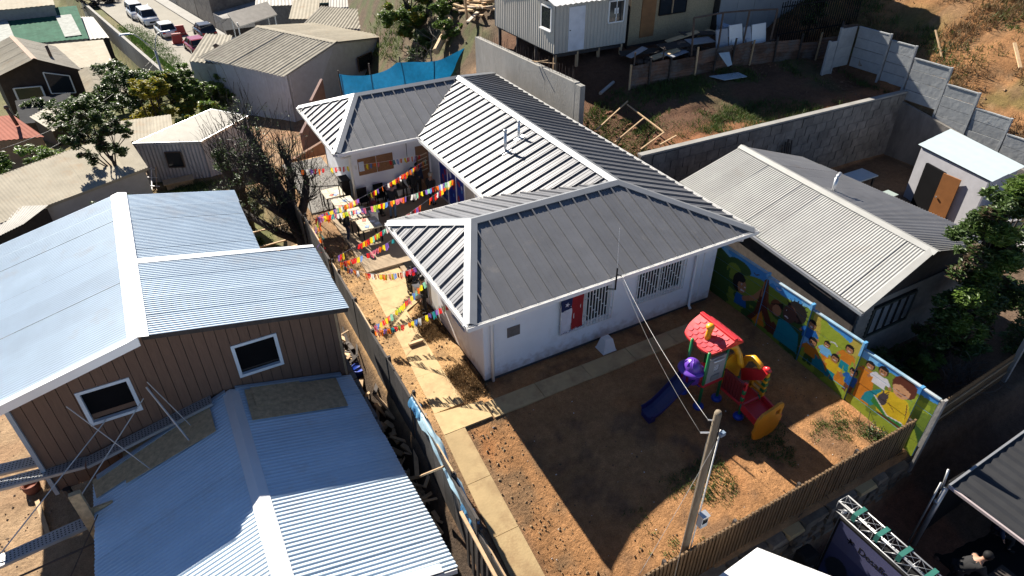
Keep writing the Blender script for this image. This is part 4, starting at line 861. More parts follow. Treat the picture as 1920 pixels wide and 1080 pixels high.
# ------------------------------------------------------------------ lower neighbour in front of it
LH = thing('low_house','low house under a white zinc roof half in blue shade, boards lying on it','house',(-6.3,-2,-1.5))
LR,LE,LL=1.0,.2,.05
sheets(LH,'roof_sheet',[(-3.06,-4.85,LE),(-3.23,1.90,LE),(-6.27,1.92,LR),(-6.27,-4.85,LR)],ZINC,amp=.0145,seg=6,pitch=.10)
sheets(LH,'roof_sheet',[(-9.75,-4.85,LL),(-9.72,1.39,LL),(-6.29,1.92,LR),(-6.29,-4.85,LR)],ZINC,amp=.0145,seg=6,pitch=.10)
flash(LH,(-6.28,-4.87,LR+.015),(-6.28,1.92,LR+.015),(1,0,-.265),(-1,0,-.275),.20,.03)
mb=MB(); mb.prism([(-4.5,-4.87,.60),(-3.4,-4.88,.32),(-3.4,-4.68,.33),(-4.5,-4.67,.61)],(0,0,.02)); obj('edge_flashing',mb,ZINCF,LH)
mb=MB(); mb.prism([(-6.2,-4.88,.80),(-3.1,-4.89,.05),(-3.1,-4.89,.20),(-6.2,-4.88,.97)],(0,.02,0)); obj('front_flashing',mb,ZINCF,LH)
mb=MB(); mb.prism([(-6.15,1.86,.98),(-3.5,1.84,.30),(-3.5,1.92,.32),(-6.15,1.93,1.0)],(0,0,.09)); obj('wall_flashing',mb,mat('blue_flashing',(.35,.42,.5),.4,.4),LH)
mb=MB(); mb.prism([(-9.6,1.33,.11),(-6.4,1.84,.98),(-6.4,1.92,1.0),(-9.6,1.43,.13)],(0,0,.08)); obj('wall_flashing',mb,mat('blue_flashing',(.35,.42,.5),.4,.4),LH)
mb=MB(); mb.box(-9.3,-9.22,-4.7,1.2,-1.9,LL-.0); mb.box(-3.75,-3.67,-4.7,1.7,-1.9,.30); mb.prism([(-9.3,-4.7,-1.9),(-3.67,-4.7,-1.9),(-3.67,-4.7,.28),(-6.28,-4.7,.94),(-9.3,-4.7,.1)],(0,.08,0)); mb.box(-9.3,-3.67,1.2,1.28,-1.9,.05); obj('wall',mb,OSB,LH)
def board_on(roof_x, y0, y1, x0, x1, zf, name, label, m=OSB, ang=0, lift=.028):
    mb=MB(); P=[(x0,y0),(x1,y0),(x1,y1),(x0,y1)]; mb.prism([(a,b,zf(a)+lift) for a,b in P],(0,0,.014)); c=((x0+x1)/2,(y0+y1)/2); mb.rot(c,ang); return tag(obj(name,mb,m,base=(c[0],c[1],zf(c[0]))),label,'board','boards lying on the low zinc roof')
zr_=lambda x: LR-(x+6.27)*(LR-LE)/3.13; zl_=lambda x: LR+(x+6.29)*.2755
board_on(0,.62,1.80,-5.97,-3.68,zr_,'plywood_board','large grey brown plywood sheet on the right slope of the low roof',ang=-.02)
board_on(0,1.1,1.9,-5.8,-4.6,zr_,'plywood_board','smaller plywood offcut overlapping the large sheet on the right slope',ang=.03,lift=.05)
board_on(0,.74,1.78,-8.97,-6.83,zl_,'plywood_board','long plywood sheet on the left slope close to the low ridge',ang=.02,lift=.05)
board_on(0,.85,1.45,-9.68,-8.75,zl_,'plywood_board','plywood sheet at the outer left corner of the low roof',ang=.12,lift=.035)
# scaffold planks, rods
SCF = mat('scaffold_steel',(.42,.43,.44),.5,.5,var=.15)
def plank(a,b,label,grp='perforated scaffold planks'):
    t=thing('scaffold_plank',label,'scaffold plank',a,grp); A=Vector(a);B=Vector(b); d=(B-A).normalized(); s=d.cross(Vector((0,0,1))).normalized()*.16; mb=MB(); mb.prism([A-s,B-s,B+s,A+s],(0,0,.03)); obj('deck',mb,SCF,t)
    for k in (-1,1): mb=MB(); mb.bar(A+s*k*1.02-Vector((0,0,.012)),B+s*k*1.02-Vector((0,0,.012)),.014,.075); obj('side_rail',mb,SCF,t)
    mb=MB(); L=(B-A).length; n=int(L/.075)
    for i in range(n):
        for k in (-.62,-.2,.2,.62):
            c=A+d*(i+.5)*.075+s*k+Vector((0,0,.0315)); e=d*.016; g=s*.09; mb.add([c-e-g,c+e-g,c+e+g,c-e+g],[(0,1,2,3)])
    o=obj('perforation',mb,BLACK,t); tag(o,kind='stuff')
plank((-12.4,2.62,.42),(-9.75,2.2,.42),'perforated steel scaffold plank at the brown house corner, far one of the pair')
plank((-12.4,2.1,.40),(-9.75,1.78,.40),'perforated steel scaffold plank at the brown house corner, near one of the pair')
plank((-9.72,1.72,.42),(-6.75,1.80,1.00),'dark scaffold plank lying along the foot of the brown boarded wall','scaffold planks in the shade of the wall')
plank((-12.2,.22,-.2),(-9.80,.5,-.2),'perforated steel scaffold plank reaching the low zinc roof, half in shade')
for i,(a,b,lb) in enumerate((((-12.4,2.9,-1.4),(-12.2,-2.0,1.0),'dark steel scaffold tube slanting up at the left edge'),((-12.0,.1,-.3),(-9.0,1.9,1.35),'thin scaffold brace rising to the first window of the brown house'),((-9.5,1.6,2.3),(-8.4,.75,.46),'thin rod leaning from the left brown window onto the low roof'),((-7.95,1.8,2.0),(-7.45,.95,.72),'steel prop leaning on the brown wall above the left slope'),((-7.9,1.85,2.1),(-7.35,1.4,.78),'second steel prop leaning close to the first'),((-9.9,1.0,.2),(-8.1,1.8,1.7),'thin rod crossing in front of the brown wall'),((-12.6,-.4,-.25),(-9.7,-.1,-.3),'horizontal scaffold tube below the perforated plank'),((-12.6,-1.3,-.3),(-9.65,-1.2,-.3),'lowest horizontal scaffold tube by the low house'),((-11.4,-2.0,-1.2),(-9.6,.2,.2),'scaffold diagonal beside the low house'))):
    mb=MB(); mb.tube([a,b],.024 if i in (0,3,6,7) else .014,6); tag(obj('scaffold_tube',mb,STEEL if i in (0,6,7,8) else GALVD,base=a),lb,'tube','scaffold tubes and props',None)
mb=MB(); mb.bar((-11.4,2.9,-1.3),(-11.05,1.3,-1.25),.10,.06); tag(obj('timber_beam',mb,WOOD,base=(-11.2,2,-1.3)),'pale timber lying on the trodden earth at far left','timber')
mb=MB(); mb.lathe((-11.5,3.35,-1.36),[(.17,0),(.2,.16),(.2,.3),(.18,.31),(.16,.2)],14); tag(obj('clay_pot',mb,mat('rust_pot',(.22,.07,.04),.8),base=(-11.5,3.35,-1.36),smooth=True),'rust brown pot on the earth at the left edge','pot')
mb=MB(); mb.box(-9.95,-9.72,.3,.42,-1.5,.9); mb.box(-9.98,-9.3,.42,.48,-.9,.2); tag(obj('plywood_upright',mb,OSB,base=(-9.8,.4,-1.4)),'upright plywood strip at the back corner of the low house','board')
# ------------------------------------------------------------------ dark fence between the lots
LF = thing('board_fence','dark weathered board fence between the low zinc house and the play yard','fence',(-2.45,0,-.9))
FP = mat('fence_ply',(.055,.048,.044),.9,var=.4,scale=2.5,rnd=.4,dirt=(.12,.10,.085,.5,.57),dscale=2)
y=10.6
while y>-8.6:
    L=random.choice((1.22,1.22,1.6,.9)); zt_=1.52-.30*max(0,-2.2-y)+random.uniform(-.12,.08); zt_=max(zt_,.42); zb=-1.6; lean=random.uniform(-.05,.04); n=2 if L<1.3 else 3
    for k in range(n):
        a=y-L*k/n; b=y-L*(k+1)/n+.012; t=random.uniform(-.03,.03); mb=MB(); mb.hexa([(-2.48,b,zb),(-2.455,b,zb),(-2.455,a,zb),(-2.48,a,zb)],[(-2.48+lean,b,zt_+t),(-2.455+lean,b,zt_+t),(-2.455+lean,a,zt_+t*.3),(-2.48+lean,a,zt_+t*.3)]); obj('fence_board',mb,FP,LF)
    mb=MB(); mb.bar((-2.41,y,-1.6),(-2.40+lean,y,zt_+.05),.07); obj('post',mb,DARKW,LF)
    mb=MB(); mb.bar((-2.43+lean*.9,y,zt_-.08),(-2.43+lean*.9,y-L,zt_-.08),.04,.06); obj('rail',mb,WOOD if random.random()<.4 else DARKW,LF)
    y-=L
TARP=mat('blue_tarp',(.06,.20,.36),.5,var=.25,scale=6); 
def drape(y0,y1,label,m=TARP,z0=1.50,wd=.20):
    V=[];F=[];n=14;k=6
    for i in range(n+1):
        yy=y0+(y1-y0)*i/n; z=z0-.30*max(0,-2.2-yy)
        for j in range(k+1):
            t=j/k-.5; V.append((-2.45+t*.22*(1.0+.2*math.sin(i*1.3)), yy, z-(abs(t)*2)**1.6*wd*(.8+.35*math.sin(i*.9+j))+.025*math.sin(i*2.1+j*1.7)))
    for i in range(n):
        for j in range(k): a=i*(k+1)+j; F.append((a,a+1,a+k+2,a+k+1))
    mb=MB(); mb.add(V,F); return tag(obj('tarpaulin',mb,m,base=(-2.45,y0,z0),smooth=True),label,'tarp','tarpaulin strips over the board fence')
drape(-1.55,-4.05,'pale blue tarpaulin strip draped over the lower board fence',mat('pale_tarp',(.36,.52,.60),.5,var=.2,scale=5)); drape(-1.0,-1.75,'crumpled dark blue tarpaulin end on the board fence'); drape(-3.95,-4.5,'small dark blue tarpaulin corner at the lower end of the fence')
# scrap strip between house and fence
def scrap(n,y0,y1,m,label,name='offcut',x0=-3.2,x1=-2.65,L=(.25,.8),w_=(.04,.14),grp='timber offcuts between house and fence',cat='offcut'):
    for i in range(n):
        x=random.uniform(x0,x1); y=random.uniform(y0,y1); zb=max(gz(x,y),-1.0)+random.uniform(.02,.30); l=random.uniform(*L)/2; a=random.gauss(math.pi/2,.55); e=random.uniform(-.25,.25); mb=MB(); d=Vector((math.cos(a),math.sin(a),e))*l; w=random.uniform(*w_); mb.bar(Vector((x,y,zb))-d,Vector((x,y,zb))+d,w,w*random.uniform(.2,.6)); o=obj(name,mb,m,base=(x,y,zb)); tag(o,label,cat,grp)
scrap(55,-3.2,.6,WOOD,'pale sawn timber offcut in the heap beside the board fence')
scrap(30,.6,6.5,DARKW,'dark timber scrap in the gap behind the brown house',grp='dark scrap in the gap'); scrap(16,.4,5.5,WOOD,'loose pale timber in the dark gap by the brown house',grp='pale timber in the gap',L=(.3,1.3))
for i in range(12):
    y=-.2+i*.35+random.uniform(-.05,.05); mb=MB(); mb.box(-3.28,-3.08,y,y+.3,-1.1,.02+random.uniform(-.05,.05)); tag(obj('grey_block',mb,CONCD,base=(-3.2,y,-1)),'grey masonry block along the low house edge','block','masonry blocks beside the low house')
for i in range(8):
    y=-6.0+i*.24; mb=MB(); mb.bar((-2.62,y,-1.4),(-2.58,y,.62),.04,.09); tag(obj('pallet_slat',mb,DARKW,base=(-2.7,y,-.9)),'dark slat of the pallet screen behind the low house','slat','pallet screen slats')
mb=MB(); mb.bar((-2.62,-4.1,.85),(-2.60,-6.0,.62),.07,.05); tag(obj('pale_rail',mb,WOOD,base=(-2.6,-5,1.1)),'pale timber rail over the pallet screen at the lower fence','rail')
mb=MB(); mb.bar((-2.85,-2.3,.2),(-2.55,-3.1,1.2),.06,.04); tag(obj('leaning_stick',mb,WOOD,base=(-2.8,-2.3,.2)),'pale timber stick leaning on the board fence above the scrap heap','stick')
drum=thing('drum','blue plastic tub with closed lid standing by the dark fence','drum',(-2.78,3.0,-1.1)); mb=MB(); mb.lathe((-2.78,3.0,-1.0),[(.18,0),(.21,.10),(.22,.30),(.20,.36)],18); obj('body',mb,mat('shaded_blue_tub',(.006,.02,.12),.5),drum,True)  # tub blue darkened, shade under the lid put into the body colour
mb=MB(); mb.lathe((-2.78,3.0,-.645),[(.225,0),(.225,.05),(.20,.06),(.195,.035),(.02,.035)],18); obj('lid',mb,BLUP,drum,True)
# low stick fence behind the zinc house
SF=thing('stick_fence','low grey stick fence with pale rails under the bare tree','fence',(-3,10.7,-.5))
for i in range(11): x=-4.0+i*.17; mb=MB(); mb.bar((x,10.6,-1.3),(x+random.uniform(-.03,.03),10.6,-.35+random.uniform(-.1,.1)),.06,.03); obj('picket',mb,WOOD if i%3 else DARKW,SF)
for z in (-.85,-.45): mb=MB(); mb.bar((-4.1,10.56,z),(-2.1,10.56,z+.1),.07,.04); obj('rail',mb,WOOD,SF)
for a,b in (((-4.2,12.2,-.3),(-1.6,11.9,-.1)),((-4.0,11.3,-.5),(-1.8,10.9,-.2))): mb=MB(); mb.bar(a,b,.06,.04); tag(obj('garden_rail',mb,WOOD,base=a),'pale garden rail behind the zinc house near the bare tree','rail','garden rails by the bare tree')

# ------------------------------------------------------------------ sheds and houses further down
def quadroof(name,label,cat,q,basez,roofm,wallm,pitch=.18,amp=.02,inset=.12,sw=1.0,fascia=None,group=None,drop=.06,wallsheet=False):
    """shed: one sloping roof over the quad q, walls dropped from it"""
    q=[Vector(p) for p in q]; c=sum(q,Vector())/4; t=thing(name,label,cat,(c.x,c.y,basez),group)
    sheets(t,'roof_sheet',q,roofm,pitch,amp,sw)
    I=[p+(c-p).normalized()*inset for p in q]
    for i in range(4):
        a,b=I[i],I[(i+1)%4]; za,zb=a.z-drop-.03,b.z-drop-.03; mb=MB(); n=Vector((b.y-a.y,a.x-b.x,0)).normalized()*.06
        if n.dot(c-a)<0: n=-n
        P=[Vector((a.x,a.y,basez)),Vector((b.x,b.y,basez)),Vector((b.x,b.y,zb)),Vector((a.x,a.y,za))]
        mb.prism(P,n); obj('wall',mb,wallm,t)
        if wallsheet: sheets(t,'wall_sheet',[p-n*.4 for p in P],wallm,.2,.018,1.0,prof='trap')
    if fascia:
        for i in range(4): a,b=q[i],q[(i+1)%4]; mb=MB(); mb.bar(a-Vector((0,0,.06)),b-Vector((0,0,.06)),.03,.13); obj('fascia',mb,fascia,t)
    return t
def gable(name,label,cat,Rn,Rf,Ln,Lf,En,Ef,basez,roofL,roofR,wallm,pitch=.18,amp=.02,inset=.25,cap_=None,group=None,wallsheet=False,sw=1.0):
    """gabled house from its ridge (near, far) and the two eaves (near, far)"""
    Rn,Rf,Ln,Lf,En,Ef=[Vector(p) for p in (Rn,Rf,Ln,Lf,En,Ef)]; c=(Rn+Rf)/2; t=thing(name,label,cat,(c.x,c.y,basez),group)
    sheets(t,'roof_sheet',[Ln,Lf,Rf,Rn],roofL,pitch,amp,sw); sheets(t,'roof_sheet',[En,Ef,Rf,Rn],roofR,pitch,amp,sw)
    if cap_: flash(t,Rn,Rf,(En-Rn),(Ln-Rn),.2,.05,cap_)
    ln=(Rf-Rn).normalized(); f=lambda p,s: p+ln*s+(Vector((c.x,c.y,p.z))-p).normalized()*0
    pts=dict(n=(Ln+ln*inset,Rn+ln*inset,En+ln*inset),f=(Lf-ln*inset,Rf-ln*inset,Ef-ln*inset)); dz=Vector((0,0,.09))
    L0,R0,E0=[p-dz for p in pts['n']]; L1,R1_,E1_=[p-dz for p in pts['f']]
    ki=.07; L0=L0.lerp(R0,ki);E0=E0.lerp(R0,ki);L1=L1.lerp(R1_,ki);E1_=E1_.lerp(R1_,ki); g=lambda p: Vector((p.x,p.y,basez))
    for P in ([g(L0),g(E0),E0,R0,L0],[g(L1),g(E1_),E1_,R1_,L1]): mb=MB(); mb.prism(P,ln*.08 if P[0]==g(L0) else -ln*.08); obj('gable_wall',mb,wallm,t)
    for a,b in ((L0,L1),(E0,E1_)):
        mb=MB(); n=(c-a); n.z=0; n=n.normalized()*.08; P=[g(a),g(b),b,a]; mb.prism(P,n); obj('wall',mb,wallm,t)
    if wallsheet:
        s=-ln*.05; sheets(t,'wall_sheet',[g(L0)+s,g(E0)+s,E0+s,L0+s],wallm,.25,.02,1.0,prof='trap'); 
        m_=MB(); m_.prism([L0+s,E0+s,R0+s],-ln*.02); obj('gable_infill',m_,wallm,t)
        n=(L0-c); n.z=0; n=n.normalized()*.05; sheets(t,'wall_sheet',[g(L0)+n,g(L1)+n,L1+n,L0+n],wallm,.25,.02,1.0,prof='trap')
    return t
def wind(parent,P,m=WHITE,fr=.08,t=.06,name='window',pane=GLASS):
    """window on a wall: P = four corners, frame of bars and one pane"""
    P=[Vector(p) for p in P]; mb=MB()
    for i in range(4): mb.bar(P[i],P[(i+1)%4],fr,t)
    o=obj(name,mb,m,parent); n=(P[1]-P[0]).cross(P[3]-P[0]).normalized()*.01; mb=MB(); mb.prism(P,n); obj('pane',mb,pane,o); return o
TIN=mat('tin_wall',(.36,.38,.42),.6,.3,var=.15,scale=2,rnd=.06,dirt=(.22,.2,.18,.4,.55)); TINW=mat('whitewashed_tin',(.48,.47,.48),.7,.1,var=.1,rnd=.05,dirt=(.28,.24,.2,.5,.56))
# small shed with window behind the bare tree
S1=quadroof('garden_shed','small shed with white curled roof and a window, behind the bare tree','shed',[(-7.6,25.95,-.95),(-4.45,24.45,-.95),(-1.75,25.3,-.35),(-3.35,27.4,-.35)],-3.4,mat('white_tin',(.47,.45,.40),.7,.05,spec=.15,var=.08,dirt=(.35,.25,.17,.5,.62)),TINW,.12,.008,.1,1.6,fascia=GALV,wallsheet=True)
wind(S1,[(-6.3,25.28,-2.35),(-5.55,24.92,-2.35),(-5.55,24.92,-1.5),(-6.3,25.28,-1.5)],STEEL,.05)
mb=MB(); mb.box(-6.7,-5.4,24.0,24.5,-3.3,-2.75); mb.box(-6.8,-5.3,23.9,24.6,-2.75,-2.70); tag(obj('planter_bench',mb,WOOD,base=(-6,24.2,-3.2)),'low wooden bench with a pot below the shed window','bench')
S2=quadroof('long_shed','long low shed with dusty white corrugated roof at the left edge','shed',[(-14.2,19.5,-1.2),(-7.2,22.95,-1.2),(-7.9,27.1,-.6),(-15.6,22.5,-.6)],-3.6,PALER,TINW,.16,.014,.15,1.0,fascia=PALER)
S3=quadroof('rust_shed','narrow shed with rust streaked pale roof behind the white shed','shed',[(-8.7,27.6,-1.35),(-5.6,26.6,-1.25),(-5.4,29.6,-1.0),(-8.5,30.2,-1.1)],-3.8,PALER,DARKW,.18,.015,.15,1.0)
quadroof('grey_shed','grey corrugated shed roof at the left edge beside the zinc house','shed',[(-14.5,18.5,-1.5),(-12.3,19.3,-1.15),(-11.4,20.6,-1.1),(-14.0,21.8,-1.1)],-3.4,OLDZ,DARKW,.12,.012,.1,1.0)
for i in range(7):
    a=Vector((-8.5+i*.22,25.0-.18*i,-2.9)); mb=MB(); mb.bar(a,a+Vector((.35,2.4,.75)),.05,.03); tag(obj('cold_frame_bar',mb,WHITE if i%2 else WOOD,base=a),'white lath of the leaning garden frame by the long shed','lath','laths of the leaning garden frame')
for i in range(4):
    a=Vector((-8.7,25.4+i*.7,-2.8+i*.2)); mb=MB(); mb.bar(a,a+Vector((1.7,-1.3,0)),.05,.03); tag(obj('cold_frame_bar',mb,WHITE,base=a),'white cross lath of the leaning garden frame','lath','laths of the leaning garden frame')
# dark gabled house with white framed window
HA=gable('dark_house','dark brown gabled house with weathered roof and a white framed window','house',(-12.95,48.0,-1.45),(-14.8,56.2,-1.45),(-15.9,48.9,-2.65),(-17.6,57.4,-2.65),(-10.2,47.6,-2.6),(-12.1,56.1,-2.6),-6.4,PALER,mat('grey_old_roof',(.30,.285,.25),.9,spec=.08,var=.15,rnd=.06,dirt=(.22,.18,.14,.5,.54)),mat('dark_brown_wall',(.045,.028,.022),.85,var=.3),.2,.02,.7,cap_=mat('rust_ridge',(.38,.27,.2),.8))
wind(HA,[(-15.1,49.0,-5.0),(-13.3,48.6,-5.0),(-13.3,48.6,-3.6),(-15.1,49.0,-3.6)],WHITE,.13)
wind(HA,[(-12.8,48.45,-4.2),(-11.2,48.1,-4.3),(-11.2,48.1,-3.0),(-12.8,48.45,-2.6)],WHITE,.09)
mb=MB(); mb.tube([(-12.1,50.5,-2.4),(-12.15,50.5,-1.2)],.11,8); obj('stove_pipe',mb,STEEL,HA,True)
quadroof('dark_awning','dark flat awning in front of the dark house','awning',[(-14.4,41.4,-3.9),(-11.4,40.6,-3.9),(-11.3,45.5,-3.5),(-14.8,45.5,-3.5)],-5.8,mat('dark_felt',(.04,.042,.046),.95,var=.2,rnd=.05,spec=.1),DARKW,.3,.004,.2,1.5)
quadroof('curled_sheet_shed','small lean-to with curled white translucent sheets','lean-to',[(-12.4,38.2,-3.7),(-11.3,40.3,-3.7),(-12.4,42.9,-3.4),(-13.7,41.0,-3.4)],-5.3,mat('white_poly',(.48,.45,.38),.8,spec=.1,var=.08),DARKW,.3,.03,.2,.8)
RH=quadroof('red_roof_house','small house with faded red corrugated roof at the left edge','house',[(-16.5,34.3,-2.25),(-12.25,33.1,-2.25),(-13.9,37.0,-1.9),(-17.2,37.6,-1.9)],-5,mat('faded_red_roof',(.33,.12,.085),.85,spec=.1,var=.12,rnd=.08),mat('tan_wall',(.30,.20,.13),.85,var=.2),.22,.02,.2,1.0)
mb=MB(); mb.tube([(-13.6,35.2,-2.0),(-13.75,35.2,-.9)],.10,8); mb.lathe((-13.75,35.2,-.95),[(.13,0),(.13,.12),(.05,.2)],8); obj('stove_pipe',mb,STEEL,RH,True)
quadroof('flat_roof_house','house with flat beige sheet roof beside the street wall','house',[(-11.3,57.6,-5.0),(-8.4,57.8,-5.0),(-8.9,66.5,-4.9),(-15.3,67.5,-4.9)],-10,PALER,DARKW,.4,.01,.2,1.2)
quadroof('pale_strip_roof','narrow white roof strip below the flat beige roof','lean-to',[(-11.2,54.9,-5.3),(-7.6,54.2,-5.2),(-8.2,57.3,-5.15),(-11.2,57.4,-5.15)],-9,mat('white_tin',(.66,.64,.6),.6,.2),DARKW,.3,.01,.2,1.2)
gable('low_gable_house','low weathered gabled roof just above the dark shrubs','house',(-9.8,48.6,-4.4),(-10.4,55.5,-4.4),(-11.2,48.8,-5.0),(-11.8,55.6,-5.0),(-6.9,48.6,-5.3),(-7.2,54.8,-5.3),-9,PALER,PALER,DARKW,.2,.02,.2)
GH=quadroof('green_roof_house','long building with patched green roof at upper left','building',[(-20.5,75.8,-6.4),(-10.5,74.6,-6.4),(-11.3,88.2,-5.6),(-22,89.5,-5.6)],-11,mat('green_roof',(.045,.125,.085),.9,spec=.06,var=.25,scale=1.2,rnd=.05,dirt=(.25,.3,.27,.5,.6)),mat('grey_wall_far',(.3,.3,.29),.9,var=.15),.5,.02,.25,1.4)
for a,b in (((-18.0,76.2,-6.28),(-19.6,88.6,-5.5)),((-11.9,75.8,-6.28),(-12.7,84.0,-5.7))): A=Vector(a);B=Vector(b); mb=MB(); s=Vector((.8,0,0)); mb.prism([A-s,A+s,B+s,B-s],(0,0,.04)); obj('skylight_sheet',mb,mat('skylight_white',(.33,.35,.33),.8,var=.25,spec=.1),GH)
quadroof('beige_roof_building','building with pale beige roof behind the green one','building',[(-22,84.8,-4.6),(-13.2,84.6,-4.6),(-13.9,96,-4.0),(-23,96,-4.0)],-11,PALER,mat('grey_wall_far',(.3,.3,.29),.9),.5,.02,.25,1.4)
quadroof('grey_carport','grey corrugated carport roof beside the street wall','carport',[(-11.2,76.5,-6.9),(-8.6,75.9,-6.9),(-9.9,86.5,-6.7),(-11.6,87.5,-6.7)],-10,OLDZ,DARKW,.4,.03,.3,1.0)
# large grey sheds
DS=gable('fibre_roof_shed','large shed with grey fibre cement roof, pale wall sheets and a lit right slope','shed',(5.95,34.2,.45),(2.1,41.3,.45),(1.75,32.4,-.75),(-2.55,39.7,-.75),(10.9,38.3,-.75),(7.0,45.2,-.75),-5.2,FIBRE,PALER,mat('blue_tin_wall',(.52,.57,.64),.6,.1,var=.1,rnd=.05),.34,.045,.15,cap_=PALER,wallsheet=True)
quadroof('fibre_lean_to','small fibre cement lean-to at the far end of the large shed','lean-to',[(-3.2,40.5,-1.1),(-1.2,38.0,-1.0),(.5,43.5,-.5),(-1.2,45.0,-.5)],-5.5,FIBRE,TIN,.34,.045,.15,1.2)
mb=MB(); mb.lathe((-1.1,40.6,-.75),[(.14,0),(.14,.35),(.25,.38),(.05,.55)],10); tag(obj('roof_vent',mb,STEEL,base=(-1.1,40.6,-.75),smooth=True),'small round vent on the lean-to roof','vent')
wind(DS,[(7.6,35.55,-2.2),(9.0,36.55,-2.2),(9.0,36.55,-1.2),(7.6,35.55,-1.2)],STEEL,.08)
ER=quadroof('second_fibre_shed','fibre cement roofed shed behind the large shed, with a grey barge','shed',[(6.9,48.6,-1.6),(12.7,41.6,-1.4),(14.4,44.6,-.7),(9.4,51.4,-.9)],-6,FIBRE,DARKW,.34,.05,.15,1.2,fascia=mat('mauve_barge',(.12,.10,.12),.8))
quadroof('blue_gable_house','grey blue sheet house behind the fibre roofed sheds','house',[(10.6,53.5,-1.6),(17.5,49.5,-1.2),(18.5,53.5,-.2),(12,57.5,-.6)],-6,OLDZ,mat('grey_blue_wall',(.20,.24,.28),.8,var=.15),.3,.02,.2,1.2,fascia=mat('pale_barge',(.5,.52,.54),.6))
quadroof('upper_fibre_roof','corrugated roof at the very top of the view above a teal board','shed',[(8.9,58.0,-1.9),(12.2,56.8,-1.9),(13.8,61.5,-1.2),(10.6,63,-1.2)],-6.3,FIBRE,DARKW,.3,.04,.2,1.2,fascia=mat('teal_board',(.04,.11,.11),.8))
quadroof('grey_plank_house','grey plank house with pale sheet roof at the top, left one of two','house',[(4.9,59.0,-1.9),(8.6,57.2,-1.8),(9.8,63.2,-1.2),(6.4,65,-1.2)],-6.5,OLDZ,mat('grey_planks',(.17,.165,.16),.9,var=.3,scale=4,rnd=.1),.3,.02,.2,1.2)
quadroof('patched_roof_house','house with patched pale roof at the top, right one of two','house',[(6.6,52.6,-1.9),(8.9,51.2,-1.9),(10.4,55.8,-1.3),(8.2,57.0,-1.3)],-6,PALER,mat('grey_planks',(.17,.165,.16),.9),.3,.02,.2,1.2)
wt=thing('solar_rack','tilted water heater panel on thin legs above the shed ridge','solar heater',(2.6,45.5,-1)); mb=MB(); mb.prism([(1.2,45.2,-.45),(4.6,46.5,-.15),(4.3,48.2,.55),(.9,46.9,.25)],(0,0,.08)); obj('panel',mb,mat('dusty_panel',(.30,.27,.23),.5,var=.2),wt)
for p in ((1.3,45.5),(4.4,46.6),(4.1,48.0),(1.1,46.8)): mb=MB(); mb.tube([(p[0],p[1],-5),(p[0],p[1],-.1)],.05,6); obj('leg',mb,GALVD,wt)
quadroof('white_door_shed','dark shed with a pale sheet door left of the plank house','shed',[(1.6,58.5,-3.6),(4.5,58.5,-3.6),(4.8,62,-3.3),(1.8,62,-3.3)],-6.8,mat('dark_felt',(.06,.06,.065),.9),DARKW,.3,.01,.2,1.5)
mb=MB(); mb.prism([(1.9,58.6,-6.2),(4.0,58.6,-6.2),(4.0,58.6,-4.3),(1.9,58.6,-4.3)],(0,-.06,0)); tag(obj('pale_sheet_door',mb,TIN,base=(3,58.6,-6.2)),'pale grey sheet door leaning on the dark shed near the wires','door')
# pink block wall and bank behind the court
PW=thing('pink_wall','pinkish plastered block wall stepping down behind the court wing','wall',(2.5,27,-2)); PKM=mat('pink_plaster',(.22,.135,.12),.9,var=.15,dirt=(.12,.08,.07,.5,.55))
for a,b,zt_ in (((.6,24.3),(1.9,26.6),-1.45),((1.92,26.62),(3.3,29.1),-.55)): mb=MB(); A=Vector((*a,0));B=Vector((*b,0)); n=Vector((B.y-A.y,A.x-B.x,0)).normalized()*.15; mb.prism([Vector((*a,-4)),Vector((*b,-4)),Vector((*b,zt_+.35)),Vector((*a,zt_))],n); obj('wall_section',mb,PKM,PW)
mb=MB(); mb.prism([(-1.6,19.2,-2.6),(1.9,20.2,-2.6),(1.9,20.2,-.15),(-1.6,19.2,-1.0)],(0,.2,0)); tag(obj('board_screen',mb,mat('rust_brown_sheet',(.16,.075,.04),.85,var=.25),base=(0,19.5,-2.4)),'rust brown sheet screen behind the left corner of the court wing','screen')
# ------------------------------------------------------------------ street
def ribbon(name,L,R,m,z=.05,zf=None):
    mb=MB(); V=[]
    for (a,b),(c,d) in zip(L,R):
        za=(zf or gz)(a,b) ; zc=(zf or gz)(c,d); V+= [(a,b,za+z),(c,d,zc+z)]
    F=[(2*i,2*i+1,2*i+3,2*i+2) for i in range(len(L)-1)]; mb.add(V,F); return tag(obj(name,mb,m),kind='structure')
stz=lambda x,y: -1.1-5.145-.03*(y-55)
ys_=[46,54,62,70,78,86,94,102,112]
ribbon('street',[(-3.6-(y-58)*.148,y) for y in ys_],[(1.9-(y-66)*.14,y) for y in ys_],ASPH,.10,stz)
ribbon('pavement',[(1.9-(y-66)*.14+.02,y) for y in ys_],[(3.2-(y-66)*.14,y) for y in ys_],CONC,.22,stz)
kb=MB()
for a,b in zip(ys_,ys_[1:]): kb.bar((1.86-(a-66)*.14,a,stz(0,a)+.16),(1.86-(b-66)*.14,b,stz(0,b)+.16),.15,.16)
tag(obj('kerb',kb,CONC),kind='structure')
SW=thing('street_wall','long grey retaining wall along the street above the low houses','retaining wall',(-6,66,-8))
for i in range(13):
    a=48+i*4; b=a+3.97; xa=-4.95-(a-58)*.148; xb=-4.95-(b-58)*.148; mb=MB(); mb.hexa([(xa-.15,a,-12),(xa+.15,a,-12),(xb+.15,b,-12),(xb-.15,b,-12)],[(xa-.15,a,stz(0,a)+.45),(xa+.15,a,stz(0,a)+.45),(xb+.15,b,stz(0,b)+.45),(xb-.15,b,stz(0,b)+.45)]); obj('wall_section',mb,CONC,SW)
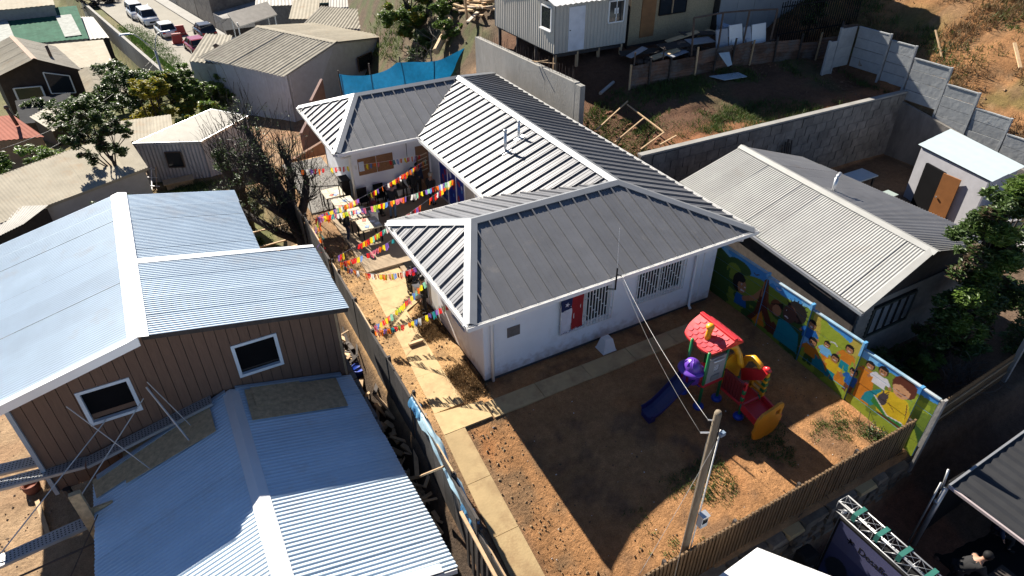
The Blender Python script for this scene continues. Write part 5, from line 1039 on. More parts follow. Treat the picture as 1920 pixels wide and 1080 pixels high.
# stone and plank frontage right of the street
for i,(a,b,h,m,lb) in enumerate(((66,73,1.8,CONCD,'dark rubble frontage by the red car'),(73.2,80,3.4,mat('stained_render',(.20,.18,.155),.9,var=.3,dirt=(.09,.085,.08,.7,.5)),'tall stained rendered wall behind the red barriers'),(80.3,90,4.2,mat('stained_render2',(.25,.23,.20),.9,var=.3,dirt=(.10,.09,.085,.7,.5)),'tall stained rendered wall beside the white cars'),(90.3,104,3.6,CONCD,'far dark wall at the head of the street'))):
    xa=3.3-(a-66)*.14; xb=3.3-(b-66)*.14; mb=MB(); mb.hexa([(xa,a,-9),(xa+5,a,-9),(xb+5,b,-9),(xb,b,-9)],[(xa,a,stz(0,a)+h),(xa+5,a,stz(0,a)+h+.8),(xb+5,b,stz(0,b)+h+.8),(xb,b,stz(0,b)+h)]); t=obj('frontage_wall',mb,m,base=(xa,a,-7)); tag(t,lb,'wall')
# street lamp
SL=thing('street_lamp','galvanised street lamp with two curved arms beside the street','street lamp',(-4.95,45.5,-5.4))
mb=MB(); mb.tube([(-4.95,45.5,-6.4),(-4.95,45.5,-1.35)],[.12,.08],8); obj('pole',mb,GALVD,SL,True)
for pts,h in (([(-4.95,45.5,-1.4),(-5.5,45.7,-.65),(-6.0,45.9,-.15),(-6.25,46,-.1)],(-6.25,46.0,-.1,-1)),([(-4.95,45.5,-1.4),(-4.7,45.9,-.7),(-4.45,46.2,-.35),(-4.2,46.2,-.3)],(-4.2,46.2,-.3,1))):
    mb=MB(); mb.tube(pts,.035,6); ar=obj('arm',mb,GALVD,SL,True); mb=MB(); x,y,zz,s=h; mb.hexa([(x,y-.1,zz-.03),(x+s*.75,y-.12,zz-.03),(x+s*.75,y+.12,zz-.03),(x,y+.1,zz-.03)],[(x,y-.05,zz+.06),(x+s*.65,y-.07,zz+.08),(x+s*.65,y+.07,zz+.08),(x,y+.05,zz+.06)]); obj('lamp_head',mb,GALV,ar)
# cars
def car(label,paint,loc,rz,L=4.2,W=1.7,H=1.45,suv=False,group='cars parked along the street'):
    t=thing('parked_car',label,'car',loc,group); o=Vector(loc)
    def sec(x,zb,zt,w): return [(x,-w*.86,zb),(x,-w,zb+.18),(x,-w*.97,(zb+zt)/2+.05),(x,-w*.90,zt),(x,w*.90,zt),(x,w*.97,(zb+zt)/2+.05),(x,w,zb+.18),(x,w*.86,zb)]
    h=H*.62; S=[(-L/2,.38,h*.78,W*.40),(-L/2+.08,.26,h*.95,W*.46),(-L*.30,.22,h,W*.5),(0,.20,h*1.0,W*.5),(L*.25,.22,h*.97,W*.5),(L/2-.12,.26,h*.82,W*.46),(L/2,.36,h*.65,W*.38)]
    V=[];F=[]
    for q in S: V+=sec(*q)
    for i in range(len(S)-1):
        for j in range(8): F.append((i*8+j,i*8+(j+1)%8,(i+1)*8+(j+1)%8,(i+1)*8+j))
    F+=[tuple(range(7,-1,-1)),tuple(range((len(S)-1)*8,len(S)*8))]
    mb=MB(); mb.add([(x+o.x,y+o.y,z+o.z) for x,y,z in V],F); body=obj('body',mb,paint,t,True)
    r0,r1=(-L*.46,L*.10) if suv else (-L*.30,L*.08); b0,b1=(-L*.48,L*.27) if suv else (-L*.42,L*.26); w0,w1=W*.45,W*.36
    def cab(z0,z1,e): return [(b0+e,-w0+e,z0),(b1-e,-w0+e,z0),(b1-e,w0-e,z0),(b0+e,w0-e,z0)],[(r0,-w1,z1),(r1,-w1,z1),(r1,w1,z1),(r0,w1,z1)]
    B,T=cab(h-.03,H-.04,0); mb=MB(); sh=lambda P:[(x+o.x,y+o.y,z+o.z) for x,y,z in P]; mb.hexa(sh(B),sh(T)); obj('glazing',mb,GLASS,t)
    mb=MB(); P=[(r0-.05,-w1-.02,H-.05),(r1+.05,-w1-.02,H-.05),(r1+.05,w1+.02,H-.05),(r0-.05,w1+.02,H-.05)]; Q=[(r0+.1,-w1+.06,H),(r1-.1,-w1+.06,H),(r1-.1,w1-.06,H),(r0+.1,w1-.06,H)]; mb.hexa(sh(P),sh(Q)); obj('roof',mb,paint,t)
    mx_=((b0+b1)/2,(r0+r1)/2)
    for a,b in [(Vector(a)+o,Vector(b)+o) for a,b in zip(B,T)]+[(o+Vector((mx_[0],q*w0,h)),o+Vector((mx_[1],q*w1,H-.05))) for q in (-1,1)]: mb=MB(); mb.bar(a,b,.07,.06); obj('pillar',mb,paint,t)
    for x in (-L*.31,L*.31):
        for s in (-1,1):
            mb=MB(); c=o+Vector((x,s*(W/2-.08),.31)); mb.tube([c-Vector((0,.1*s,0)),c+Vector((0,.1*s,0))],.31,14); wh=obj('wheel',mb,BLACK,t); mb=MB(); mb.tube([c+Vector((0,.1*s,0)),c+Vector((0,.115*s,0))],.19,10); obj('rim',mb,GALV,wh)
    for s in (-1,1):
        mb=MB(); c=o+Vector((L/2-.06,s*W*.33,h*.68)); mb.box(c.x-.05,c.x+.05,c.y-.17,c.y+.17,c.z-.07,c.z+.08); obj('headlight',mb,mat('lamp_lens',(.7,.72,.75),.1),t)
        mb=MB(); c=o+Vector((-L/2+.02,s*W*.36,h*.78)); mb.box(c.x-.05,c.x+.05,c.y-.14,c.y+.14,c.z-.08,c.z+.08); obj('tail_light',mb,mat('tail_lens',(.4,.01,.01),.2),t)
    for x,a in ((L/2-.01,'grille'),(-L/2+.01,'number_plate')): mb=MB(); c=o+Vector((x,0,h*.55)); mb.box(c.x-.03,c.x+.03,c.y-.35,c.y+.35,c.z-.08,c.z+.08); obj(a,mb,BLACK if a=='grille' else WHITE,t)
    t.rotation_euler=(0,0,rz); return t
CW=mat('car_white',(.72,.73,.74),.25,var=.02,coat=.6); CR=mat('car_red',(.30,.012,.03),.25,var=.02,coat=.6); CD=mat('car_dark',(.03,.03,.035),.25,var=.02,coat=.6)
ra=math.atan2(-1,.14)
def sz(y): return stz(0,y)+.10
car('white utility car facing downhill, farthest of the parked row',CW,(-5.1,85.0,sz(85)),ra,4.4,1.8,1.7,True)
car('white utility car facing downhill, second of the parked row',CW,(-4.1,80.4,sz(80.4)),ra,4.4,1.8,1.7,True)
car('white sedan seen from behind next to the red barriers',CW,(-2.9,73.0,sz(73)),ra+math.pi,4.3,1.7,1.45)
car('dark red sedan seen from behind, nearest of the parked row',CR,(-.85,63.6,sz(63.6)),ra+math.pi,4.4,1.75,1.45)
car('black car half hidden behind the dark red sedan',CD,(.75,69.5,sz(69.5)+.1),ra+math.pi,4.2,1.7,1.45)
for x,y,lb in ((-1.5,72.2,'red road barrier standing by the kerb behind the white sedan'),(-2.2,68.2,'red road barrier standing out in the street')):
    mb=MB(); z0=stz(x,y)+.10; mb.hexa([(x-.55,y-.3,z0),(x+.55,y-.3,z0),(x+.55,y+.3,z0),(x-.55,y+.3,z0)],[(x-.45,y-.1,z0+1),(x+.45,y-.1,z0+1),(x+.45,y+.1,z0+1),(x-.45,y+.1,z0+1)]); mb.box(x-.62,x+.62,y-.34,y+.34,z0,z0+.12); tag(obj('road_barrier',mb,mat('barrier_red',(.38,.04,.03),.5),base=(x,y,z0)),lb,'barrier','red barriers in the street')
for i,(a,b,s) in enumerate((((-1,70,2),(14,78,3),2.4),((-1.2,70,2.4),(14,80,3.2),2.0),((0,66,1),(15,75,2.6),2.2),((-1,70,1.7),(15,77,2),1.9),((-4.95,45.5,-.6),(4,52,-.4),.3),((-4.95,45.5,-1.2),(3,47,-1.4),.3),((-4.9,45.4,-1.6),(-14,30,-1.5),.8),((-4.9,45.4,-1.9),(-13,29,-2),.7))):
    cable('overhead_wire','thin overhead wire sagging near the street',a,b,s,.022 if i<4 else .014,mat('dark_cable',(.12,.12,.12),.6),cat='wire',group='overhead wires near the street')
# ------------------------------------------------------------------ house on the right
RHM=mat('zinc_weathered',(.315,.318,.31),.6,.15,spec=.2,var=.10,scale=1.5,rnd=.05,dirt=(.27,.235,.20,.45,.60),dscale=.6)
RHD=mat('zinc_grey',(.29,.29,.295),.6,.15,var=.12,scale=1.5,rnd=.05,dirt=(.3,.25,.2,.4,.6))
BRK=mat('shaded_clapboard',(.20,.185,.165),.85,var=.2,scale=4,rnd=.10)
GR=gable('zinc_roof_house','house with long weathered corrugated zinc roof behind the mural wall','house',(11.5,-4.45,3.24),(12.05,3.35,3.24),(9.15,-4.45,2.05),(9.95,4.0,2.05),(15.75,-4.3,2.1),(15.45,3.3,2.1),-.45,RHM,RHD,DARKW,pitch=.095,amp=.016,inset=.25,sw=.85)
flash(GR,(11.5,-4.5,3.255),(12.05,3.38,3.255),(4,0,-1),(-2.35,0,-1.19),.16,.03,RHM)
mb=MB(); mb.prism([(9.13,-4.47,2.05),(11.5,-4.47,3.25),(11.5,-4.27,3.25),(9.13,-4.27,2.05)],(0,0,.025)); obj('barge_flashing',mb,RHM,GR)
mb=MB(); mb.bar((9.12,-4.45,1.98),(9.92,4.0,1.98),.09,.09); obj('gutter',mb,GALV,GR)
for k in range(16):
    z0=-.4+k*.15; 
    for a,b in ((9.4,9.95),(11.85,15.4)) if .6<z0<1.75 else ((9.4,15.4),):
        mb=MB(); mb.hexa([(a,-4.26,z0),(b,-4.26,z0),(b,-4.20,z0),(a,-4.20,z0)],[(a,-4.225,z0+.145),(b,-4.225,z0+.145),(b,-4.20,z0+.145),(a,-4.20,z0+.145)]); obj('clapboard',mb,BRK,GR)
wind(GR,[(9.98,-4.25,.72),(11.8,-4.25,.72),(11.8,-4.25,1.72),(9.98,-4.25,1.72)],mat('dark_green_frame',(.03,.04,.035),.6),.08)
mb=MB()
for i in range(5): x=10.1+i*.36; mb.box(x,x+.22,-4.262,-4.252,.8,1.64)
obj('curtain',mb,mat('curtain',(.16,.18,.20),.9,var=.2),GR)
mb=MB(); mb.tube([(12.4,-.4,2.9),(12.4,-.4,3.5)],.06,8); mb.tube([(12.4,-.4,3.5),(12.65,-.3,3.55)],.06,8); obj('flue_pipe',mb,GALV,GR,True)
tag(GR,'house with long weathered corrugated zinc roof behind the mural wall')
# white shed with tilted flat roof
WS=quadroof('white_shed','small white shed with flat pale roof and a brown door beside the stepped panel fence','shed',[(20.2,-1.34,1.88),(22.35,-1.25,1.98),(23.3,2.35,2.02),(20.85,2.1,1.92)],-.45,mat('pale_blue_roof',(.44,.52,.56),.6,.1,var=.04),mat('shed_wall',(.40,.40,.43),.8,var=.1),.5,.004,.15,1.1)
mb=MB(); mb.prism([(20.62,.62,-.4),(20.80,1.25,-.4),(20.80,1.25,1.42),(20.62,.62,1.42)],(.0,.0,.0)) if False else mb.hexa([(20.46,.50,-.4),(20.70,1.45,-.4),(20.80,1.42,-.4),(20.56,.47,-.4)],[(20.46,.50,1.4),(20.70,1.45,1.4),(20.80,1.42,1.4),(20.56,.47,1.4)]); obj('doorway',mb,DARK,WS)
mb=MB(); mb.hexa([(20.36,-.22,-.4),(20.38,.50,-.4),(20.43,.50,-.4),(20.41,-.22,-.4)],[(20.36,-.22,1.42),(20.38,.50,1.42),(20.43,.50,1.42),(20.41,-.22,1.42)]); d_=obj('door',mb,mat('orange_brown_door',(.30,.12,.035),.6,var=.15),WS); mb=MB(); mb.box(20.33,20.36,.38,.44,.4,.46); obj('handle',mb,GALV,d_)
car('white car mostly hidden behind the big tree at right',CW,(20.9,-3.3,-.35),1.4,group=None); 
# debris beside it: table top, cupboard, timber
tb=thing('workbench','old bench with white top and dark frame by the grey retaining wall','bench',(19.0,3.1,-.4)); mb=MB(); mb.box(18.5,19.7,2.6,3.4,.55,.60); obj('top',mb,mat('white_top',(.5,.54,.56),.5),tb)
for x in (18.6,19.6):
    for y in (2.7,3.3): mb=MB(); mb.bar((x,y,-.4),(x,y,.55),.06); obj('leg',mb,DARKW,tb)
mb=MB(); mb.box(17.2,18.6,2.0,2.9,-.4,.35); mb.box(17.1,18.7,1.9,3.0,.351,.40); tag(obj('old_crate',mb,mat('old_crate',(.09,.10,.11),.8,var=.3),base=(17.9,2.4,-.4)),'dark old crate standing before the white topped bench','crate')
mb=MB(); mb.box(18.7,19.2,1.3,1.7,-.4,.4); mb.box(18.66,19.24,1.26,1.74,.401,.43); tag(obj('pale_cupboard',mb,mat('pale_green_paint',(.3,.36,.34),.6),base=(19,1.5,-.4)),'pale green small cupboard beside the dark crate','cupboard')
for i in range(5): mb=MB(); a=Vector((16.6+i*.12,4.9,-.4)); mb.bar(a,a+Vector((.1,.35,2.0+.1*(i%3))),.06,.04); tag(obj('leaning_post',mb,DARKW,base=a),'dark timber leaning on the grey retaining wall','timber','timbers leaning on the retaining wall')
# ------------------------------------------------------------------ upper lot: retaining walls
RWL=thing('retaining_wall','long grey concrete retaining wall of the upper lot with a sunlit rim','retaining wall',(17,5.5,-.6)); CST=mat('stained_concrete',(.20,.185,.17),.9,var=.25,scale=1.5,bump=.3,dirt=(.12,.11,.10,.7,.5),dscale=1.3,stretch=(1,1,.35))
xs_=[9.35,11.4,13.6,15.8,18.0,20.1,22.0,24.2]
for a,b in zip(xs_,xs_[1:]):
    t=lambda x: 2.55+.0*x; ya=5.72-.02*(a-9.35); yb=5.72-.02*(b-9.35); d=random.uniform(-.012,.012); mb=MB(); mb.hexa([(a+.004,ya-.2+d,-.8),(b-.004,yb-.2+d,-.8),(b-.004,yb,-.8),(a+.004,ya,-.8)],[(a+.004,ya-.18+d,t(a)),(b-.004,yb-.18+d,t(b)),(b-.004,yb,t(b)),(a+.004,ya,t(a))]); obj('wall_section',mb,CST,RWL)
CBL=mat('stained_block',(.19,.177,.162),.92,var=.3,scale=3,bump=.4,bscale=12,rnd=.14,dirt=(.10,.092,.085,.7,.5),dscale=1.0)
for r in range(7):
    x=9.9-(.3 if r%2 else 0)
    while x<24.0:
        w_=min(.60,24.1-x); z1=2.50-r*.40; y=5.52-.02*(x-9.35)-.016-random.uniform(0,.022); mb=MB(); mb.box(x+.008,x+w_-.008,y,y+.03,z1-.39,z1); obj('block',mb,CBL,RWL); x+=.60
for a,b in ((9.35,15.2),(15.2,19.8),(19.8,24.2)): mb=MB(); mb.hexa([(a+.004,5.50-.02*(a-9.35),2.551),(b-.004,5.50-.02*(b-9.35),2.551),(b-.004,5.76-.02*(b-9.35),2.551),(a+.004,5.76-.02*(a-9.35),2.551)],[(a+.004,5.50-.02*(a-9.35),2.62),(b-.004,5.50-.02*(b-9.35),2.62),(b-.004,5.76-.02*(b-9.35),2.62),(a+.004,5.76-.02*(a-9.35),2.62)]); obj('rim',mb,CONC,RWL)
for a,b in ((5.35,2.6),(2.58,-.2),(-.22,-3.0)): mb=MB(); mb.hexa([(24.0,b,-.8),(24.15,b,-.8),(24.15,a,-.8),(24.0,a,-.8)],[(24.0,b,2.2-.35*(5.35-b)*.5),(24.15,b,2.2-.35*(5.35-b)*.5),(24.15,a,2.2-.35*(5.35-a)*.5),(24.0,a,2.2-.35*(5.35-a)*.5)]); obj('wall_section',mb,CST,RWL)
CW2=thing('concrete_wall','raw concrete wall with rusty bars on top between the school roof and the beige cabin','wall',(9.6,15,0))
yy_=[10.3,12.7,15.0,17.4,19.7]
for a,b in zip(yy_,yy_[1:]): mb=MB(); ta=3.94-.033*(a-10.3); tb_=3.94-.033*(b-10.3); mb.hexa([(9.45,a+.004,-.5),(9.70,a+.004,-.5),(9.70,b-.004,-.5),(9.45,b-.004,-.5)],[(9.45,a+.004,ta),(9.70,a+.004,ta),(9.70,b-.004,tb_),(9.45,b-.004,tb_)]); obj('wall_section',mb,CONC,CW2)
mb=MB(); mb.box(9.455,9.695,9.9,10.296,-.5,3.90); obj('wall_end',mb,CONC,CW2)
rb=MB(); rb.tube([(9.57,0,0),(9.57,0,.55)],.009,5)
me_=mesh('rebar',[(x-9.57,y,z) for x,y,z in rb.v],rb.f,STEEL)
y=10.5
while y<19.6: inst('rebar',me_,CW2,(9.57+random.uniform(-.05,.05),y,3.9-.033*(y-10.3)),(random.gauss(0,.06),random.gauss(0,.06),0),(1,1,random.uniform(.7,1.15))); y+=.24
mb=MB(); mb.bar((9.3,13.6,4.0),(9.9,12.6,4.05),.05,.03); mb.bar((9.2,13.2,4.06),(9.95,13.3,4.02),.05,.03); tag(obj('timber_spreader',mb,WOOD,base=(9.5,13,4)),'pale sticks lying across the top of the raw concrete wall','stick')
# planks and stones in front on the upper lot
for i,(a,b,lb) in enumerate((((9.75,9.0,2.30),(11.8,9.7,2.95),'first pale batten staked out on the red earth, farthest from the wall rim'),((9.75,7.7,2.25),(11.6,8.3,2.70),'second pale batten staked out on the red earth'),((9.85,6.2,2.50),(11.5,6.85,2.62),'pale batten close to the rim of the grey retaining wall'),((10.7,6.1,2.55),(11.7,6.35,2.62),'short pale batten next to the rim'),((11.7,9.6,2.85),(11.5,6.9,2.62),'long batten joining the staked battens'))): mb=MB(); mb.bar(a,b,.05,.04); tag(obj('batten',mb,WOOD,base=a),lb,'batten')
mb=MB(); mb.tube([(11.2,10.9,3.02),(12.4,11.6,3.12)],.07,8); tag(obj('grey_pipe',mb,GALVD,base=(11.8,11,3)),'grey pipe lying on the shaded earth by the cabin stilts','pipe')
for i in range(60):
    x=random.uniform(9.75,11.6); y=random.uniform(6.2,10.2); s=random.uniform(.03,.13); mb=MB(); z0=max(gz(x,y),1.7)
    V=[Vector((random.gauss(0,1),random.gauss(0,1),random.gauss(0,1))).normalized()*s*random.uniform(.7,1.1) for _ in range(0)]
    mb.lathe((x,y,z0-.03),[(s*.7,0),(s,s*.4),(s*.75,s*.9),(s*.2,s*1.1)],6,sx=random.uniform(.7,1.3)); tag(obj('clod',mb,mat('red_clod',(.17,.075,.038),.95,var=.3,scale=6,rnd=.2,bump=.5),base=(x,y,z0)),'clod of red earth on the bank beside the raw concrete wall','clod','red earth clods on the bank')
# ------------------------------------------------------------------ beige cabin on stilts
CB=thing('stilt_cabin','beige ribbed cabin on wooden stilts with a white door','cabin',(12.6,15.7,3.3)); BG=mat('beige_siding',(.46,.43,.38),.6,.1,var=.05,scale=2,rnd=.03)
sheets(CB,'wall_sheet',[(10.58,13.8,4.07),(14.55,13.8,4.03),(14.55,13.8,6.2),(10.58,13.8,6.2)],BG,.19,.012,1.14,prof='trap'); sheets(CB,'wall_sheet',[(10.58,19.6,4.07),(10.58,13.8,4.07),(10.58,13.8,6.2),(10.58,19.6,6.2)],BG,.19,.012,1.14,prof='trap')
mb=MB(); mb.box(10.62,14.5,13.84,19.5,4.0,6.15); obj('core',mb,DARKW,CB)
sheets(CB,'roof_sheet',[(10.35,13.5,6.2),(14.75,13.5,6.2),(14.75,16.7,7.0),(10.35,16.7,7.0)],WHITE,.25,.02,1.0,prof='trap'); sheets(CB,'roof_sheet',[(10.35,19.8,6.2),(14.75,19.8,6.2),(14.75,16.72,7.0),(10.35,16.72,7.0)],WHITE,.25,.02,1.0,prof='trap')
mb=MB(); mb.box(11.30,12.16,13.755,13.785,4.10,6.0); dd=obj('door',mb,mat('white_door',(.66,.67,.72),.5),CB); mb=MB(); mb.lathe((11.37,13.74,5.0),[(.03,0),(.03,.03)],8); obj('handle',mb,BLACK,dd)
wind(CB,[(13.45,13.76,5.08),(14.3,13.76,5.08),(14.3,13.76,6.02),(13.45,13.76,6.02)],WHITE,.06); wind(CB,[(10.54,14.9,5.05),(10.54,14.05,5.05),(10.54,14.05,6.0),(10.54,14.9,6.0)],WHITE,.06); mb=MB(); mb.box(10.45,10.56,14.0,14.95,4.98,5.03); obj('sill',mb,WHITE,CB)
mb=MB(); mb.box(13.85,13.89,13.735,13.75,5.1,6.0); mb.box(13.75,13.98,13.735,13.752,5.45,5.7); obj('window_sticker',mb,WHITE,CB)
for x in (10.7,11.9,13.1,14.4):
    for y in (13.9,15.6,17.4,19.3): mb=MB(); mb.tube([(x,y,gz(x,y)-.5),(x,y,4.0)],.085,7); obj('stilt',mb,WOOD if y<14 else DARKW,CB)
mb=MB(); mb.bar((10.62,13.88,3.95),(14.5,13.88,3.92),.1,.12); obj('beam',mb,DARKW,CB)
# OSB house and grey house
OH=thing('osb_house','unfinished house clad in raw pressed board with a brown door','house',(17.6,16.5,3.5)); OB=mat('raw_osb',(.36,.28,.17),.85,var=.25,scale=16,rnd=.06)
x=15.1
while x<20.4:
    x1=min(x+1.22,20.4)
    if not (15.72<x+.3 and x1<17): mb=MB(); mb.box(x+.004,x1-.004,14.3,14.33,3.7,8.1); obj('wall_board',mb,OB,OH)
    else: mb=MB(); mb.box(x+.004,x1-.004,14.3,14.33,5.95,8.1); obj('wall_board',mb,OB,OH)
    x+=1.22
mb=MB(); mb.box(15.1,20.4,14.34,18,3.4,8.05); obj('core',mb,DARKW,OH); mb=MB(); mb.box(14.9,20.6,14.0,18.4,8.11,8.2); obj('roof',mb,OLDZ,OH)
mb=MB(); mb.box(15.78,16.62,14.26,14.335,4.0,5.95); obj('door',mb,mat('brown_ply_door',(.27,.125,.045),.7,var=.2),OH)
wind(OH,[(16.85,14.27,4.92),(18.5,14.27,4.92),(18.5,14.27,5.95),(16.85,14.27,5.95)],BLACK,.06); mb=MB(); mb.box(17.60,17.66,14.22,14.26,4.95,5.95); obj('mullion',mb,WOOD,OH)
GHs=thing('grey_sheet_house','grey fibre cement sheet house right of the raw board house','house',(23.5,16,3.5)); GS=mat('grey_sheet',(.30,.30,.30),.85,var=.08,rnd=.06)
x=20.45
while x<27: mb=MB(); mb.box(x+.01,x+1.19,13.9,13.94,3.4,9.0); obj('wall_board',mb,GS,GHs); x+=1.2
mb=MB(); mb.box(20.45,27.6,13.95,18,3.2,8.95); obj('core',mb,DARKW,GHs); mb=MB(); mb.box(20.61,27.8,13.6,18.3,9.01,9.1); obj('roof',mb,OLDZ,GHs)
# scrap fence
SCF_=thing('scrap_fence','patched fence of rusty corrugated sheets across the upper lot','fence',(18,10.8,3)); RUS=mat('rust_sheet',(.11,.06,.04),.85,var=.4,scale=3,rnd=.45,dirt=(.12,.115,.11,.75,.46),dscale=1.1)
x=12.65; k=0
while x<25.5:
    wd=random.uniform(1.0,1.7); yA=10.8-max(0,x-20.5)*.22; yB=10.8-max(0,x+wd-20.5)*.22; zb=gz(x,yA)-.1; h=random.uniform(.85,1.15); rows=2
    for r in range(rows):
        z0=zb+r*h/2; q=[(x,yA,z0),(x,yA+.03*r,z0+h/2+.03),(x+wd,yB+.03*r,z0+h/2+.03+random.uniform(-.06,.06)),(x+wd,yB,z0+random.uniform(-.05,.05))]; sheets(SCF_,'rusty_sheet',q,RUS,.14,.02,3,jit=.01)
    mb=MB(); mb.bar((x,yA-.05,zb-.3),(x+random.uniform(-.05,.05),yA-.05,zb+h+random.uniform(.1,.5)),.07,.06); obj('post',mb,WOOD if k%3==0 else DARKW,SCF_); x+=wd; k+=1
for i,(x,w_,z0,h,m,lb) in enumerate(((18.0,.75,3.55,1.15,TIN,'grey sheet panel leaning inside the metal frame'),(18.8,.85,3.6,1.2,WHITE,'white door panel leaning inside the metal frame'),(20.3,.95,3.3,1.35,WHITE,'white panelled door standing on the scrap fence, rightmost'),(19.75,.5,3.6,1.0,TIN,'narrow grey sheet between the white door panels'))):
    mb=MB(); mb.prism([(x,11.15,z0),(x+w_,11.15,z0+.05),(x+w_-.05,11.45,z0+h),(x-.0,11.45,z0+h)],(0,.05,0)); mb.prism([(x+.1,11.13,z0+.15),(x+w_-.1,11.13,z0+.2),(x+w_-.13,11.25,z0+h*.5),(x+.1,11.25,z0+h*.5)],(0,-.015,0)); tag(obj('salvaged_sheet' if m is TIN else 'salvaged_door',mb,m,base=(x,11.2,z0)),lb,'panel')
MF=thing('steel_frame','rusty steel post frame standing over the scrap fence','frame',(18.7,11.0,2.9))
PT=[(16.1,16.4,5.56,2.9),(17.8,17.9,5.59,2.9),(19.45,19.4,5.5,2.9),(21.3,21.2,5.35,3.0)]
for a,b,zt_,zb in PT: mb=MB(); mb.tube([(b,11.0,zb-.3),(a,11.0,zt_)],.045,7); obj('post',mb,STEEL,MF)
for (a,_,za,_),(b,_,zb,_) in zip(PT,PT[1:]): mb=MB(); mb.tube([(a,11.0,za),(b,11.0,zb)],.04,7); obj('top_rail',mb,STEEL,MF)
mb=MB(); mb.tube([(18,11.05,3.6),(21.6,11.05,3.9)],.025,6); obj('mid_rail',mb,STEEL,MF)
for a in (13.0,14.6): mb=MB(); mb.tube([(a,11.0,2.8),(a,11.0,4.5)],.035,6); obj('post',mb,STEEL,MF)
for i in range(9):
    x=14.3+i*.55; a=random.uniform(-.5,.5); mb=MB(); c=Vector((x,12.2+random.uniform(-.5,.6),3.75+.04*i+random.uniform(0,.35))); d=Vector((math.cos(a),math.sin(a),random.uniform(-.1,.2)))*random.uniform(.5,1.1); e=Vector((-math.sin(a),math.cos(a),.1))*random.uniform(.15,.4); mb.prism([c-d-e,c+d-e,c+d+e,c-d+e],(0,0,.03)); tag(obj('scrap_board',mb,(TIN,DARKW,OSB)[i%3],base=c),'flat scrap board on the heap before the raw board house','board','scrap boards on the heap')
mb=MB()
for i in range(160):
    a=random.uniform(0,6.28); r=random.random()**.6; c=Vector((16.6+2.4*r*math.cos(a),12.3+.9*r*math.sin(a),3.3+.75*(1-r)+random.uniform(0,.1))); s=random.uniform(.06,.22); mb.lathe(c,[(s*.6,-s*.5),(s,0),(s*.5,s*.6)],5)
tag(obj('rubble_heap',mb,mat('rubble_brown',(.12,.085,.065),.95,var=.4,scale=4)),kind='stuff')
for q,lb in (([(17.4,10.45,3.95),(18.1,10.5,3.9),(18.0,10.1,3.45),(17.75,10.1,3.4)],'white torn sheet hanging on the scrap fence'),([(16.9,10.3,3.02),(18.5,10.1,3.0),(18.6,9.6,2.93),(17.3,9.7,2.95)],'pale blue sheet lying flat below the scrap fence')):
    mb=MB(); mb.prism(q,(0,0,.03)); tag(obj('loose_sheet',mb,mat('pale_blue_sheet',(.36,.44,.50),.6,var=.1),base=q[0]),lb,'sheet')
ch=thing('garden_chair','pale blue plastic chair on its side by the metal frame','chair',(20,12.9,4.0)); CHM=mat('pale_blue_plastic',(.38,.50,.68),.5)
mb=MB(); mb.box(19.8,20.3,12.8,13.25,4.30,4.36); obj('seat',mb,CHM,ch); mb=MB(); mb.hexa([(19.75,12.8,4.36),(19.80,12.8,4.36),(19.80,13.25,4.36),(19.75,13.25,4.36)],[(19.6,12.85,4.95),(19.65,12.85,4.95),(19.65,13.2,4.95),(19.6,13.2,4.95)]); obj('backrest',mb,CHM,ch)
for x in (19.82,20.26):
    for y in (12.84,13.2): mb=MB(); mb.bar((x,y,3.8),(x,y,4.3),.05); obj('leg',mb,CHM,ch)
# black iron fence
IF=thing('iron_fence','tall black iron bar fence at the top end of the upper lot','fence',(24.5,11.2,3.7))
A=Vector((22.3,11.6,3.7));B=Vector((26.6,10.5,4.0)); n=34
for i in range(n+1): p=lerp(A,B,i/n); mb=MB(); mb.bar(p-Vector((0,0,.4)),p+Vector((0,0,1.75+random.uniform(-.05,.05))),.035); obj('bar',mb,BLACK,IF)
for z in (.2,1.5): mb=MB(); mb.bar(A+Vector((0,.03,z)),B+Vector((0,.03,z)),.05); obj('rail',mb,BLACK,IF)
C_=Vector((30.5,16.5,4.8)); 
for i in range(26): p=lerp(B,C_,i/26); mb=MB(); mb.bar(p-Vector((0,0,.4)),p+Vector((0,0,1.8)),.04); obj('bar',mb,BLACK,IF)
# stepped concrete panel fence
BF=thing('panel_fence','stepped grey concrete panel fence climbing along the right bank','fence',(24.3,3.5,2))
bays_=[(8.6,6.9,4.68,24.30),(6.85,5.6,4.45,24.35),(5.5,3.75,4.0,24.3),(3.7,2.25,3.36,24.25),(2.2,.7,2.78,24.25),(.65,-.95,2.2,24.22),(-1.0,-2.7,1.7,24.2),(-2.75,-4.5,1.2,24.2)]
for a,b,zt_,x in bays_:
    hgt=1.8
    for r in range(4):
        z1=zt_-r*hgt/4; z0=z1-hgt/4; mb=MB(); d=random.uniform(-.012,.012); mb.hexa([(x-.02+d,b+.05,z0+.006),(x+.02+d,b+.05,z0+.006),(x+.02+d,a-.05,z0+.006),(x-.02+d,a-.05,z0+.006)],[(x-.03+d,b+.05,z1-.012),(x+.02+d,b+.05,z1-.012),(x+.02+d,a-.05,z1-.012),(x-.03+d,a-.05,z1-.012)]); obj('concrete_panel',mb,PANELC,BF)
    mb=MB(); mb.box(x-.05,x+.05,b+.04,a-.04,zt_+.001,zt_+.05); obj('capping',mb,PANELC,BF)
    for y in (b,): mb=MB(); mb.box(x-.06,x+.06,y-.05,y+.045,zt_-hgt-.6,zt_+.07); obj('post',mb,PANELC,BF)
